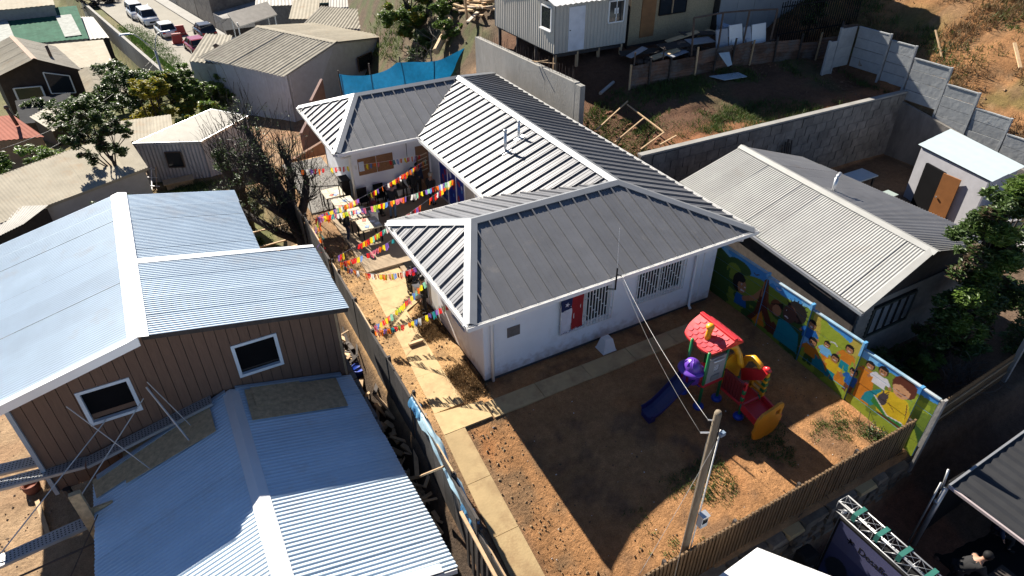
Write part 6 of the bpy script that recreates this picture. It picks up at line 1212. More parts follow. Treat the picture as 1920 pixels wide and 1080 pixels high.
for a,b,zt_ in ((23.1,22.55,4.2),(24.25,23.15,4.72)): 
    for r in range(4): z1=zt_-r*.45; mb=MB(); mb.box(b+.04,a-.04,8.62,8.66,z1-.445,z1); obj('concrete_panel',mb,PANELC,BF)
    mb=MB(); mb.box(b-.05,b+.035,8.6,8.7,zt_-2.2,zt_+.06); obj('post',mb,PANELC,BF)
# bank debris: planks, tubes, dwelling on posts at the corner
for a,b,m,w_,lb in (((27.2,2.5,3.95),(28.2,3.6,4.6),WOOD,.13,'bright pale plank lying alone on the right bank'),((26.6,5.6,3.7),(27.6,6.9,4.5),WOOD,.07,'thin pale stick leaning on the upper right bank'),((31.0,6.2,6.3),(29.4,1.9,5.6),GALVD,.16,'grey tube lying along the cut of the right bank'),((31.5,-1.5,6.0),(33.5,2.5,6.3),GALVD,.2,'grey tube at the far right edge of the bank'),((28.6,.9,5.1),(30.2,1.9,5.5),WOOD,.12,'first of the short planks piled on the bank cut'),((28.3,.3,5.1),(29.8,1.3,5.5),DARKW,.12,'dark short plank in the pile on the bank cut'),((28.4,-1.0,4.9),(28.7,-.7,5.9),WOOD,.05,'spade handle standing in the shaded cut')):
    mb=MB(); mb.bar(a,b,w_,w_*.4); tag(obj('plank' if m is not GALVD else 'tube',mb,m,base=a),lb,'plank' if m is not GALVD else 'tube')
SH=thing('post_shelter','dark open shelter on posts above the cut at the top right corner','shelter',(34,4.5,6.5)); 
for x,y in ((31.5,3.4),(33.8,3.0),(36.5,2.6),(32.5,6.5),(36,6)): mb=MB(); mb.bar((x,y,5.5),(x,y,8.8),.14); obj('post',mb,DARKW,SH)
sheets(SH,'roof_sheet',[(31,2.8,8.8),(37.5,2.0,8.8),(38,7.5,9.2),(31.5,8,9.2)],OLDZ,.2,.02,1.2)
mb=MB(); mb.box(31.5,37,6.6,6.7,5.5,8.9); obj('back_wall',mb,DARKW,SH); mb=MB(); mb.prism([(32.2,4.4,6.6),(33.4,4.2,6.6),(33.5,4.5,7.7),(32.4,4.7,7.7)],(0,.05,0)); obj('board',mb,CREAM,SH)
# continuation of the sheet fence towards the right lot
FR=thing('dark_sheet_fence','shaded brown sheet fence running right from the mural wall end','fence',(10.8,-6.9,-.5))
sheets(FR,'fence_sheet',[(8.75,-6.95,-.55),(13.2,-6.7,-.45),(13.2,-6.7,.60),(8.75,-6.95,.62)],FT,.10,.02,.86,prof='trap')
for z in (.15,.6): mb=MB(); mb.bar((8.75,-6.99,z-.25),(13.2,-6.74,z-.2),.03,.04); obj('rail',mb,WOOD,FR)
mb=MB(); mb.box(13.2,13.32,-6.82,-6.70,-1,1.3); obj('post',mb,CONC,FR)
mb=MB(); mb.prism([(8.76,-7.12,-2.2),(13.3,-6.9,-1.4),(13.3,-6.9,-.50),(8.76,-7.12,-.60)],(0,.2,0)); tag(obj('shaded_stone_wall',mb,STONE,base=(11,-7,-1)),'shaded rough wall under the dark sheet fence at right','wall')
# ------------------------------------------------------------------ event stage below the yard
ALU=mat('aluminium_truss',(.42,.43,.44),.4,.6,var=.1)
TR=thing('stage_truss','aluminium lighting truss with green straps over the banner','truss',(5.2,-9,.3))
def chord(a,b,r=.018): mb=MB(); mb.tube([a,b],r,8); return mb
T0,T1=-7.62,-10.9; cx=5.15; CH=[(cx-.16,.46),(cx+.16,.46),(cx,.18)]
CH=[(5.00,.42),(5.30,.42),(5.00,.12),(5.30,.12)]
for x,z in CH: obj('chord',chord((x,T0,z),(x,T1,z)),ALU,TR,True)
mb=MB(); n=11
for i in range(n):
    a=T0-(T0-T1)*i/n; b=T0-(T0-T1)*(i+1)/n
    mb.tube([(5.00,a,.42),(5.30,b,.42)],.008,5); mb.tube([(5.00,b,.42),(5.00,a,.12)],.008,5); mb.tube([(5.30,a,.42),(5.30,b,.12)],.008,5); mb.tube([(5.0,a,.12),(5.3,b,.12)],.008,5); mb.tube([(5.0,a,.42),(5.3,a,.42)],.008,5); mb.tube([(5.0,a,.42),(5.0,a,.12)],.008,5); mb.tube([(5.3,a,.42),(5.3,a,.12)],.008,5)
obj('lacing',mb,ALU,TR,True)
GS_=mat('green_strap',(.02,.13,.105),.7,var=.15)
for y in (-8.05,-8.62,-9.15,-9.72): mb=MB(); mb.box(4.97,5.33,y-.05,y+.05,.445,.46); mb.box(4.965,4.972,y-.05,y+.05,.25,.46); obj('strap',mb,GS_,TR)
for y in (-7.75,): mb=MB(); mb.tube([(5.15,y,-2.2),(5.15,y,.12)],.06,8); obj('leg',mb,ALU,TR,True)
BN=thing('stage_banner','dark blue and violet stage banner with black lettering hung under the truss','banner',(4.9,-9,-1))
nb=30; V=[];F=[]; 
def ban(u,v): return (4.93,-7.85-2.9*u,-2.0+2.05*v)
me=bpy.data.meshes.new('banner_sheet'); nu,nv=90,60; VV=[];CC=[]
for j in range(nv+1):
    for i in range(nu+1):
        u,v=i/nu,j/nv; VV.append(ban(u,v)); w_=v-.55-.12*math.sin(u*4+.5); c=np.array((.05,.07,.20))
        if v>.62: c=np.array((.22,.20,.36))*(.6+.6*u)+np.array((.0,.02,.06))
        elif w_>-.2: c=np.array((.08,.09,.22))
        if v<.55 and (u-.12)**2*3+(v-.3)**2<.03: c=np.array((.02,.03,.05))
        if .2<v<.45 and u>.35 and math.sin(u*25+v*9)>.2: c=np.array((.25,.07,.16))
        CC.append((*(np.array(c)*.5),1))
for j in range(nv):
    for i in range(nu): a=j*(nu+1)+i; F.append((a,a+1,a+nu+2,a+nu+1))
o_=ORG[BN.name]; me.from_pydata([(x-o_.x,y-o_.y,z-o_.z) for x,y,z in VV],[],F); ca=me.color_attributes.new('soil','FLOAT_COLOR','POINT'); ca.data.foreach_set('color',np.array(CC,np.float32).ravel()); me.materials.append(attr_mat('banner_print','soil',.6,0,.05)); ob=bpy.data.objects.new('banner_sheet',me); COL.objects.link(ob); ob.parent=BN; ORG[ob.name]=o_
def lettering(text,size,loc,parent,m,rot):
    cu=bpy.data.curves.new('lettering','FONT'); cu.body=text; cu.size=size; cu.extrude=.002; tmp=bpy.data.objects.new('tmp',cu); COL.objects.link(tmp); dg=bpy.context.evaluated_depsgraph_get(); dg.update(); m_=bpy.data.meshes.new_from_object(tmp.evaluated_get(dg)); bpy.data.objects.remove(tmp); m_.materials.clear(); m_.materials.append(m)
    o=bpy.data.objects.new('lettering',m_); COL.objects.link(o); o.parent=parent; o.location=Vector(loc)-ORG[parent.name]; o.rotation_euler=rot; ORG[o.name]=ORG[parent.name]; return o
lettering('Desafío',.25,(4.926,-8.42,-.36),BN,BLACK,(math.pi/2,0,-math.pi/2)); 
mb=MB(); 
for k in range(5): a=k*2*math.pi/5+.3; c=Vector((4.925,-8.22,-.27)); d=Vector((0,math.sin(a),math.cos(a)))*.085; mb.bar(c,c+d,.03,.006,up=(1,0,0))
obj('star_mark',mb,BLACK,BN)
mb=MB()
for i in range(6): z=-.28-.055*i; mb.box(4.924,4.928,-9.75,-9.35-.05*(i%3),z-.012,z+.012)
obj('print_line',mb,BLACK,BN)
mb=MB(); mb.box(4.94,5.2,-10.8,-7.8,-2.2,.10); tag(obj('backdrop_wall',mb,BLACK,base=(5,-9,-2)),'black backdrop box behind the stage banner','backdrop')
sp=thing('loudspeaker','black loudspeaker on a stand below the stone wall','speaker',(4.3,-7.75,-2.2)); mb=MB(); rbox(mb,4.05,4.5,-7.95,-7.6,-1.45,-.75,.05); obj('cabinet',mb,BLACK,sp); mb=MB(); mb.tube([(4.28,-7.8,-2.2),(4.28,-7.8,-1.45)],.03,6); obj('pole',mb,BLACK,sp)
for a in (0,2.1,4.2): mb=MB(); mb.tube([(4.28,-7.8,-1.7),(4.28+.4*math.cos(a),-7.8+.4*math.sin(a),-2.18)],.018,5); obj('leg',mb,BLACK,sp)
mb=MB(); mb.tube([(4.28,-7.96,-1.2),(4.28,-7.955,-1.2)],.13,14); obj('cone',mb,mat('speaker_grey',(.05,.05,.05),.5),sp)
# black roofed booth
BT=thing('booth','booth with black ribbed roof, pale edging and an open dark front','booth',(9.5,-9.5,-2.2))
sheets(BT,'roof_sheet',[(8.0,-10.35,-.02),(12.4,-10.35,.25),(12.4,-8.35,.3),(7.95,-8.45,.02)],mat('black_roof',(.03,.031,.034),.55,.2,var=.15,rnd=.15),.33,.012,.66,prof='trap')
PK=mat('pink_white_tube',(.52,.44,.44),.4,.2)
for a,b,m in (((7.93,-8.43,.03),(7.98,-10.4,.0),PK),((7.93,-8.43,.04),(12.4,-8.33,.32),ALU)): mb=MB(); mb.bar(a,b,.05,.07); obj('edge_tube',mb,m,BT)
for a,b in (((7.86,-8.42,0),(7.74,-8.46,-2.1)),((8.0,-10.9,-.05),(7.9,-10.9,-2.2))): mb=MB(); mb.tube([a,b],.055,10); obj('post',mb,ALU,BT,True)
mb=MB(); mb.tube([(7.80,-8.30,.10),(7.66,-8.36,-2.1)],.022,8); mb.tube([(7.93,-8.26,.45),(7.84,-8.36,-.1)],.03,6); mb.lathe((7.81,-8.40,-.55),[(.06,0),(.06,.1)],8); obj('brace',mb,ALU,BT,True)
mb=MB(); mb.box(8.1,12.4,-8.36,-8.32,-2.2,0); mb.box(12.3,12.4,-10.9,-8.37,-2.2,.1); mb.box(7.95,12.29,-10.9,-8.37,-2.19,-2.15); obj('black_side',mb,BLACK,BT)
mb=MB(); mb.box(7.6,8.5,-10.9,-10.0,-2.15,-1.55); mb.box(7.55,8.55,-10.95,-9.95,-1.549,-1.5); tag(obj('mixing_table',mb,DARKW,base=(8,-10.4,-2.1)),'table with papers inside the dark booth front','table')
mb=MB(); mb.bar((6.9,-9.0,-2.1),(7.6,-9.9,-2.05),.1,.05); tag(obj('pale_plank',mb,WOOD,base=(7.2,-9.4,-2.1)),'pale plank on the ground before the booth','plank')
# white canopy
CN=thing('white_canopy','white event canopy seen from above at the bottom of the view','canopy',(2.3,-8.7,-2.2)); WF=mat('canopy_fabric',(.80,.80,.80),.7,var=.03,transl=.1)
q=[Vector((2.5,-7.62,.5)),Vector((-.3,-7.85,.5)),Vector((.55,-10.5,.5)),Vector((3.6,-9.2,.5))]; ap_=sum(q,Vector())/4+Vector((0,0,.28))
for i in range(4): mb=MB(); a,b=q[i],q[(i+1)%4]; mb.prism([a,b,ap_],(0,0,-.012)); mb.prism([a-Vector((0,0,.0)),b,b-Vector((0,0,.22)),a-Vector((0,0,.22))],((ap_-(a+b)/2).normalized()*.01)); obj('roof_panel',mb,WF,CN)
for p in q: mb=MB(); s=(ap_-p)*.02; mb.tube([(p.x+s.x,p.y+s.y,-2.2),(p.x+s.x,p.y+s.y,.48)],.02,6); obj('leg',mb,ALU,CN)
# stone and rubble under the wall
for i in range(40):
    x=random.uniform(5.2,8.2); y=random.uniform(-9.0,-7.6); s=random.uniform(.03,.11); mb=MB(); mb.lathe((x,y,gz(x,y)-.02),[(s*.7,0),(s,s*.4),(s*.7,s*.8),(s*.2,s)],6,sx=random.uniform(.7,1.3)); tag(obj('rubble_stone',mb,mat('red_clod2',(.16,.08,.05),.95,var=.3,scale=6,rnd=.3),base=(x,y,-2)),'small stone on the red cut earth by the stage','stone','stones on the red cut earth')
mb=MB()
for i in range(900):
    x=random.gauss(5.6,.5); y=random.gauss(-8.5,.5); z0=gz(x,y); mb.bar((x,y,z0),(x+random.gauss(0,.12),y+random.gauss(0,.12),z0+random.uniform(.05,.3)),.012,.012)
tag(obj('dark_brush',mb,mat('dark_brush',(.03,.03,.028),.9)),kind='stuff')
# ------------------------------------------------------------------ vegetation
def leaves(name, centers, m, n, size, parent, flat=.6):
    """cloud of small leaf faces through clumps: centers = (x,y,z,radius)"""
    C_=np.array(centers,float); wts=C_[:,3]**2.2; idx=RNG.choice(len(C_),n,p=wts/wts.sum()); d=RNG.normal(size=(n,3)); d/=np.linalg.norm(d,axis=1)[:,None]; r=RNG.random(n)**.45
    P=C_[idx,:3]+d*(C_[idx,3]*r)[:,None]*np.array((1,1,.8)); a=RNG.normal(size=(n,3)); a[:,2]=np.abs(a[:,2])*.3-.1; a/=np.linalg.norm(a,axis=1)[:,None]; nr=RNG.normal(size=(n,3)); nr[:,2]=np.abs(nr[:,2])+flat; b=np.cross(nr,a); b/=np.linalg.norm(b,axis=1)[:,None]+1e-9
    s=(size*(.6+.8*RNG.random(n)))[:,None]; a=a*s; b=b*s*.42; nn=np.cross(a,b); nn/=np.linalg.norm(nn,axis=1)[:,None]+1e-9
    V=np.stack([P-a*.5,P+b*.6+nn*s*.10,P+a*.75,P-b*.6+nn*s*.10],1).reshape(-1,3); o=np.array(ORG[parent.name]) if parent else np.zeros(3); I=np.arange(n)*4; F=np.concatenate([np.stack([I,I+1,I+2],1),np.stack([I,I+2,I+3],1)])
    me=bpy.data.meshes.new(name); me.from_pydata((V-o).tolist(),[],F.tolist()); me.materials.append(m); ob=bpy.data.objects.new(name,me); COL.objects.link(ob)
    if parent: ob.parent=parent; ORG[ob.name]=ORG[parent.name]
    return ob
def branchy(mb, p, d, L, r, depth, spread=.6, up=.15, n=3, tips=None, minr=.006, kids=(2,3)):
    P=[p]; q=Vector(p); dd=Vector(d).normalized()
    for i in range(n): dd=(dd+Vector((random.gauss(0,.13),random.gauss(0,.13),random.gauss(0,.10)+up*.3))).normalized(); q=q+dd*L/n; P.append(q.copy())
    R=[max(minr,r*(1-.45*i/n)) for i in range(n+1)]; mb.tube(P,R,6 if r>.04 else 4,cap=False)
    if depth==0:
        if tips is not None: tips.append(P[-1]); 
        return
    for i in range(random.randint(*kids)):
        k=random.randint(max(1,n-2),n); nd=(dd+Vector((random.gauss(0,spread),random.gauss(0,spread),random.gauss(up,spread*.6)))).normalized(); branchy(mb,P[k],nd,L*random.uniform(.55,.85),R[k]*.68,depth-1,spread,up,n,tips,minr,kids)
def tree(name,label,cat,base,h,crown,m,n,size,trunk_r=.12,group=None,depth=3,mixm=None,lean=(0,0),bark=BARK):
    """trunk with limbs plus a crown of leaf clumps; crown = list of (dx,dy,z,r) relative to the base"""
    t=thing(name,label,cat,base,group); mb=MB(); b=Vector(base); tips=[]
    top=b+Vector((lean[0],lean[1],h*.5)); mb.tube([b-Vector((0,0,.2)),lerp(b,top,.5)+Vector((.03,.02,0)),top],[trunk_r,trunk_r*.85,trunk_r*.7],8)
    for dx,dy,z,r in crown: 
        e=b+Vector((dx,dy,z)); k=lerp(b,top,random.uniform(.55,1)); mid=(k+e)/2+Vector((random.gauss(0,.1),random.gauss(0,.1),.1)); mb.tube([k,mid,e],[trunk_r*.5,trunk_r*.3,trunk_r*.12],5,cap=False)
        for _ in range(3): v=Vector((random.gauss(0,1),random.gauss(0,1),random.gauss(0,.7))).normalized()*r*.9; mb.tube([mid,e+v*.5,e+v],[trunk_r*.2,trunk_r*.12,.008],4,cap=False)
    obj('trunk',mb,bark,t,True)
    cl=[]
    for dx,dy,z,r in crown:
        for _ in range(9): v=Vector((random.gauss(0,1),random.gauss(0,1),random.gauss(0,.8))).normalized()*r*random.uniform(.35,.95); cl.append((b.x+dx+v.x,b.y+dy+v.y,b.z+z+v.z,r*random.uniform(.22,.5)))
    leaves('crown',cl,m,n,size,t)
    if mixm: leaves('second_foliage',[c for c in cl if random.random()<.35],mixm,n//4,size,t)
    return t
def crown(n,rx,ry,z0,z1,r): 
    out=[]
    for i in range(n):
        a=random.uniform(0,6.28); k=random.random()**.5; z=random.uniform(z0,z1); w_=1-abs((z-(z0+z1)/2)/(z1-z0))*.9; out.append((rx*k*w_*math.cos(a),ry*k*w_*math.sin(a),z,r*random.uniform(.7,1.2)))
    return out
# big broadleaf tree at right
bt=tree('broadleaf_tree','tall dense broadleaf tree with rusty twigs at the right edge','tree',(12.9,-5.2,-.5),4.2,[(-0.45, 0.0, 5.44, 0.59), (0.25, -0.1, 4.9, 0.7), (-0.55, 0.1, 4.49, 0.59), (-0.15, 0.3, 3.94, 0.76), (-0.85, -0.2, 3.54, 0.65), (0.35, 0.1, 3.54, 0.76), (-0.75, -0.3, 2.58, 0.7), (0.15, -0.3, 2.31, 0.81), (-1.35, -0.2, 1.77, 0.65), (-1.5, -0.25, 2.72, 0.54), (-1.2, -0.1, 3.94, 0.54), (-0.85, 0.0, 5.03, 0.54), (-0.05, -0.5, 1.36, 0.65), (0.75, 0.0, 2.18, 0.76), (-0.55, -0.4, 0.95, 0.54)],LEAF1,23000,.13,.13,mixm=LEAFR)
leaves('light_foliage',[(12.75+dx,-5.35+dy,-.5+z*1.36,.38) for dx,dy,z in ((-.4,0,4.3),(.2,-.1,4.1),(-.6,-.1,3.4),(-.7,-.2,2.6),(-.8,-.3,2.1),(-1.2,-.3,1.6),(-1.2,-.3,2.2),(-.2,-.4,2.8),(-.5,-.5,1.2),(.5,-.2,3.7))],LEAF2,5200,.13,bt)
tree('shrub','low bright shrub at the foot of the big tree beyond the sheet fence','shrub',(11.3,-5.6,-.5),1.0,crown(5,.4,.4,.4,.9,.3),LEAF2,1500,.10,.03)
tree('shrub','small leafy shrub just behind the middle of the mural wall','shrub',(9.5,-4.75,-.5),1.2,crown(5,.35,.3,.6,1.3,.22),LEAF2,700,.11,.02)
t=thing('thorn_bush','grey leafless twig bush below the big tree','bush',(12.0,-6.2,-.5)); mb=MB()
for i in range(26): branchy(mb,(12.0+random.gauss(0,.25),-6.2+random.gauss(0,.2),-.4),(random.gauss(0,.7),random.gauss(0,.6),1),.55,.012,2,.7,.1,3,None,.005)
tag(obj('twig',mb,TWIG,t),kind='stuff')
tree('dark_bush','dark low bush in the shade between the house and the big tree','bush',(11.0,-5.0,-.5),1,crown(8,1.0,.5,.1,.8,.4),LEAF1,2600,.10,.03)
tree('dark_bush','dark bush at the right edge below the big tree','bush',(15.5,-6.0,-.6),1.4,crown(9,1.3,.9,.2,1.6,.5),LEAF1,4200,.11,.04)
# weeds in the yard corner below the mural
t=thing('weed_clump','dry dark weed clump in the corner of the mural and the sheet fence','weed',(8.2,-6.4,-.45)); mb=MB()
for i in range(90): x,y=8.2+random.gauss(0,.15),-6.55+random.gauss(0,.28); mb.bar((x,y,-.48),(x+random.gauss(0,.12),y+random.gauss(0,.12),-.45+random.uniform(.08,.40)),.01,.01)
obj('stalk',mb,DARKW,t); leaves('leaf',[(8.2,-6.5,-.32,.22),(8.15,-6.7,-.33,.18),(8.25,-6.2,-.33,.18)],LEAF1,350,.06,t)
# bare pruned tree left of the court
BTR=thing('bare_tree','dark pruned bare tree with whippy twigs left of the court','tree',(-2.6,10.2,-.9)); mb=MB(); tips=[]
tr=[(-2.30,9.7,-1.0),(-2.45,10.2,-.1),(-2.65,10.9,.9),(-2.85,11.7,1.7),(-2.95,12.5,2.3)]; mb.tube(tr,[.36,.31,.27,.22,.14],10)
LMB=[((-2.5,10.2,-.1),(-3.2,10.7,.2),(-3.9,11.8,.5),(-4.4,13.0,.7)),((-2.65,10.9,.8),(-2.3,11.7,1.5),(-2.1,12.6,2.1)),((-2.85,11.7,1.6),(-3.5,12.6,1.9),(-3.9,13.4,2.3)),((-2.55,10.5,.4),(-2.0,11.1,1.1),(-1.65,11.8,1.6)),((-2.95,12.5,2.3),(-3.05,13.4,2.7),(-3.1,14.2,3.0)),((-2.75,11.3,1.3),(-3.2,11.6,2.0),(-3.5,12.0,2.5)),((-2.6,10.7,.6),(-3.1,10.8,1.1),(-3.6,11.2,1.5))]
for L in LMB: mb.tube(L,[.20,.16,.12,.08][:len(L)],7)
obj('trunk',mb,BARK,BTR,True); mb=MB()
for L in LMB+[tr]:
    for p in L[1:]:
        for _ in range(16): branchy(mb,Vector(p)+Vector((random.gauss(0,.10),random.gauss(0,.10),0)),(random.gauss(0,.55),random.gauss(.1,.55),random.uniform(.4,1.2)),random.uniform(.4,.85),.022,2,.5,.22,3,tips,.006,(1,3))
for i in range(60):
    p=random.choice(LMB)[-1]; p=Vector(p)+Vector((random.gauss(0,.25),random.gauss(0,.25),random.uniform(-.5,.1))); branchy(mb,p,(random.gauss(0,.22),random.gauss(0,.22),1),random.uniform(1.2,2.0),.016,1,.18,.25,4,None,.006,(1,2))
tag(obj('twig',mb,mat('dark_twig',(.035,.03,.026),.9,var=.3),BTR),kind='stuff')
leaves('clinging_leaves',[(p.x,p.y,p.z,.14) for p in tips[::3]],LEAF1,2200,.07,BTR)
cl=[]
for L in (((-4.6,15.5,.9),(-4.4,15.6,2.2)),):
    pass
B2=thing('ivy_stump','pruned stump overgrown with dark ivy leaves behind the bare tree','tree',(-3.9,16.0,-2)); mb=MB(); mb.tube([(-3.9,16.0,-2.2),(-3.8,16.1,-.6),(-4.1,16.3,.6),(-4.2,16.4,1.3)],[.32,.28,.2,.1],8); mb.tube([(-3.8,16.1,-.4),(-3.5,16.2,.5),(-3.4,16.3,1.2)],[.2,.14,.08],7); obj('trunk',mb,BARK,B2,True); leaves('crown',[(-4.15,16.4,.9,.42),(-4.2,16.4,1.4,.35),(-3.9,16.2,.2,.36),(-3.8,16.1,-.7,.36),(-4.0,16.1,-.3,.3),(-3.45,16.3,.9,.3)],LEAF1,2600,.10,B2); mb=MB()
for i in range(34): branchy(mb,(-4.1+random.gauss(0,.25),16.4,.9+random.uniform(-.3,.5)),(random.gauss(0,.35),random.gauss(0,.35),1),.9,.012,1,.3,.2,3,None,.004)
tag(obj('twig',mb,mat('dark_twig',(.05,.042,.036),.9),B2),kind='stuff')
for i,(x,y,s,lb) in enumerate(((-3.4,18.5,1.0,'dark undergrowth right behind the bare tree'),(-2.6,16.6,.8,'dark undergrowth beside the gravel bed'),(-5.0,19.5,1.1,'scrubby dark bush below the small white shed'),(-4.2,13.6,.7,'low scrub left of the bare tree trunk'))):
    b=(x,y,gz(x,y)); t=tree('scrub_bush',lb,'bush',b,1.0*s,crown(6,.7*s,.7*s,.1,.8*s,.33*s),LEAF1,1500,.09,.03)
    mb=MB()
    for k in range(14): branchy(mb,Vector(b)+Vector((random.gauss(0,.4*s),random.gauss(0,.4*s),.2)),(random.gauss(0,.4),random.gauss(0,.4),1),.6*s,.012,1,.5,.1,3,None,.005)
    tag(obj('twig',mb,TWIG,t),kind='stuff')
# left trees
tree('plum_tree','tall thin dark leaved tree standing over the long white shed','tree',(-8.6,23.5,-3.0),5.0,[(-.9,.5,4.0,.55),(-.3,.4,4.4,.6),(.4,.3,3.8,.6),(-1.3,.4,3.4,.5),(.9,.4,3.4,.5),(-.4,.2,3.3,.6),(.3,.2,2.7,.5),(-1.0,.2,2.6,.45)],LEAF1,7000,.13,.09,mixm=LEAFR)
t=thing('thin_shrub','thin bare shrub with sparse leaves at the zinc house corner','shrub',(-8.7,17.5,-2.3)); mb=MB(); tips=[]
for i in range(16): branchy(mb,(-8.9+random.gauss(0,1.0),17.8+random.gauss(0,.9),gz(-8.7,17.5)),(random.gauss(0,.35),random.gauss(0,.35),1),.95,.018,2,.45,.2,3,tips,.006)
tag(obj('twig',mb,TWIG,t),kind='stuff'); leaves('leaf',[(p.x,p.y,p.z,.16) for p in tips],LEAF1,1300,.09,t)
tree('hedge_bush','dark bush along the eave of the zinc house','bush',(-9.8,12.4,-1.9),1.2,crown(9,1.6,.8,.3,1.6,.45),LEAF1,3600,.10,.05); tree('hedge_bush','second dark bush on the left of the zinc house','bush',(-11.6,14.2,-2.2),1.2,crown(8,1.2,1.0,.3,1.4,.45),LEAFR,2600,.10,.05,mixm=LEAF1)
tree('hedge_bush','green bush between the zinc house and the long shed','bush',(-7.0,13.2,-1.9),1.2,crown(8,1.3,.8,.2,1.2,.4),LEAF1,2800,.10,.05,mixm=LEAF2)
for x,y,h,rx,m,lb,n,mm in ((-6.9,38.5,4.2,2.3,LEAF1,'dark shrub mass before the low gabled roof',6500,None),(-10.5,37.0,3.6,2.2,LEAF1,'dark green shrub by the curled sheets',5000,LEAF2),(-4.6,36.5,4.0,2.0,LEAF2,'rounded olive green tree by the street lamp foot',8000,LEAF3),(-6.2,32.5,3.8,1.7,LEAF3,'yellow green shrub below the olive tree',5200,LEAF2),(-2.6,38.0,3.3,2.1,LEAF2,'tall green bush against the pale shed wall',8500,LEAF1),(-3.6,30.5,2.6,1.6,LEAF2,'low green shrub behind the white curled roof',3600,LEAF3),(-11.8,28.8,2.4,1.6,LEAF2,'light green bushes behind the long white shed, right one',3400,LEAF1),(-14.2,28.2,2.2,1.5,LEAF2,'light green bushes behind the long white shed, left one',3000,LEAF1),(-13.6,44.0,2.0,1.2,LEAF1,'small green shrub by the dark house wall',1600,LEAF2),(-8.4,44.5,3.6,2.2,LEAF1,'dark shrub right of the dark house',4800,None),(-6.3,47.5,2.6,1.6,LEAF1,'dark shrub at the foot of the street wall',3000,None)):
    b=(x,y,gz(x,y)); tree('shrub',lb,'shrub',b,h*.6,crown(14,rx,rx*.8,h*.25,h,rx*.34),m,n,.20,.09,mixm=mm)
tree('street_tree','leafless grey shrub at the top of the street','shrub',(-9.2,98,-9),3,crown(8,2.5,2,1,4,1.0),TWIG,2500,.35,.1)
# bushes on the mound behind the blue net
tree('tall_bush','tall light green bush beside the fibre roofed sheds','bush',(9.9,30.5,gz(9.9,30.5)),3.6,crown(15,1.5,1.2,.3,4.2,.75),LEAF2,11000,.19,.12,mixm=LEAF3)
tree('dark_shrub','dark shrub behind the blue net, left of the rubble','shrub',(9.0,27.2,gz(9.0,27.2)),1.6,crown(10,1.2,.8,.2,1.5,.5),LEAF1,4200,.14,.06); tree('green_shrub','green shrub on the mound left of the beige cabin','shrub',(11.2,26.6,gz(11.2,26.6)),1.4,crown(9,1.3,.9,.1,1.2,.5),LEAF2,5200,.15,.06,mixm=LEAF1); tree('green_shrub','smaller green shrub hanging over the blue net top','shrub',(10.2,24.3,gz(10.2,24.3)),1.0,crown(7,.8,.6,.1,.8,.4),LEAF2,3000,.13,.05,mixm=LEAF1)
t=thing('brush_heap','heap of dry grey branches behind the blue net','branches',(8.6,26.0,gz(8.6,26))); mb=MB()
for i in range(80): 
    x=8.4+random.gauss(0,1.1); y=26+random.gauss(0,1.2); branchy(mb,Vector((x,y,gz(x,y)+random.uniform(.05,.6))),(random.gauss(0,1),random.gauss(0,1),random.gauss(.3,.4)),1.0,.025,1,.6,.05,3,None,.009)
tag(obj('branch',mb,TWIG,t),kind='stuff')
tree('vine_tree','dark creeper on the iron fence at the top','creeper',(24.6,11.6,3.7),1.5,crown(8,.8,.4,.4,1.9,.4),LEAF1,2600,.12,.04)
# wood pile by the cabin
for i in range(34):
    x=random.uniform(11.0,12.6); y=random.uniform(22.5,27.5); z0=gz(x,y); a=random.uniform(0,3.14); mb=MB(); d=Vector((math.cos(a),math.sin(a),random.uniform(-.2,.3)))*random.uniform(.3,.9); c=Vector((x,y,z0+random.uniform(.05,.5))); mb.bar(c-d,c+d,.2,.08); tag(obj('broken_board',mb,(WOOD,OSB,CREAM)[i%3],base=c),'broken board on the debris slope left of the cabin','board','broken boards on the debris slope')
for x,y,s in ((9.4,24.2,.3),(10.2,24.8,.22)): mb=MB(); z0=gz(x,y); mb.tube([(x-.5,y-.4,z0+.3),(x+.4,y+.5,z0+.8)],s*.7,9); tag(obj('log',mb,WOOD,base=(x,y,z0)),'cut log at the edge of the blue net','log','cut logs by the blue net')
mb=MB(); mb.bar((11.15,24.0,2.0),(10.9,24.0,5.2),.12,.12); tag(obj('timber_post',mb,WOOD,base=(11.15,24,2)),'pale timber post at the end of the blue net','post')
# blue shade net
NET=thing('blue_net','sagging blue shade net stretched behind the school on thin posts','net',(6,22.5,-1)); NM=mat('blue_netting',(.005,.10,.22),.6,var=.18,scale=5,transl=.45)
V=[];F=[]; n=40;k=12; A0=(2.45,20.8);B0=(10.2,22.3)
for i in range(n+1):
    u=i/n; x=A0[0]+(B0[0]-A0[0])*u; y=A0[1]+(B0[1]-A0[1])*u; zt_=2.55-.25*u-.40*math.sin(math.pi*min(1,u/.42))*(1 if u<.42 else 0)-.28*math.sin(math.pi*max(0,(u-.42)/.58))+.12*ss(.85,1,np.array(u)); zb=-.9+1.2*u
    for j in range(k+1): v=j/k; V.append((x+.05*math.sin(u*30+v*4),y+.10*math.sin(u*17+v*5)-.1*math.sin(v*3),float(zb+(zt_-zb)*v)))
for i in range(n):
    for j in range(k): a=i*(k+1)+j; F.append((a,a+k+1,a+k+2,a+1))
mb=MB(); mb.add(V,F); obj('netting',mb,NM,NET,True)
for u in (0,.22,.45,.7,1): x=A0[0]+(B0[0]-A0[0])*u; y=A0[1]+(B0[1]-A0[1])*u+.15; mb=MB(); mb.tube([(x,y,-1.5+1.2*u),(x,y,2.65)],.04,6); obj('post',mb,DARKW,NET)
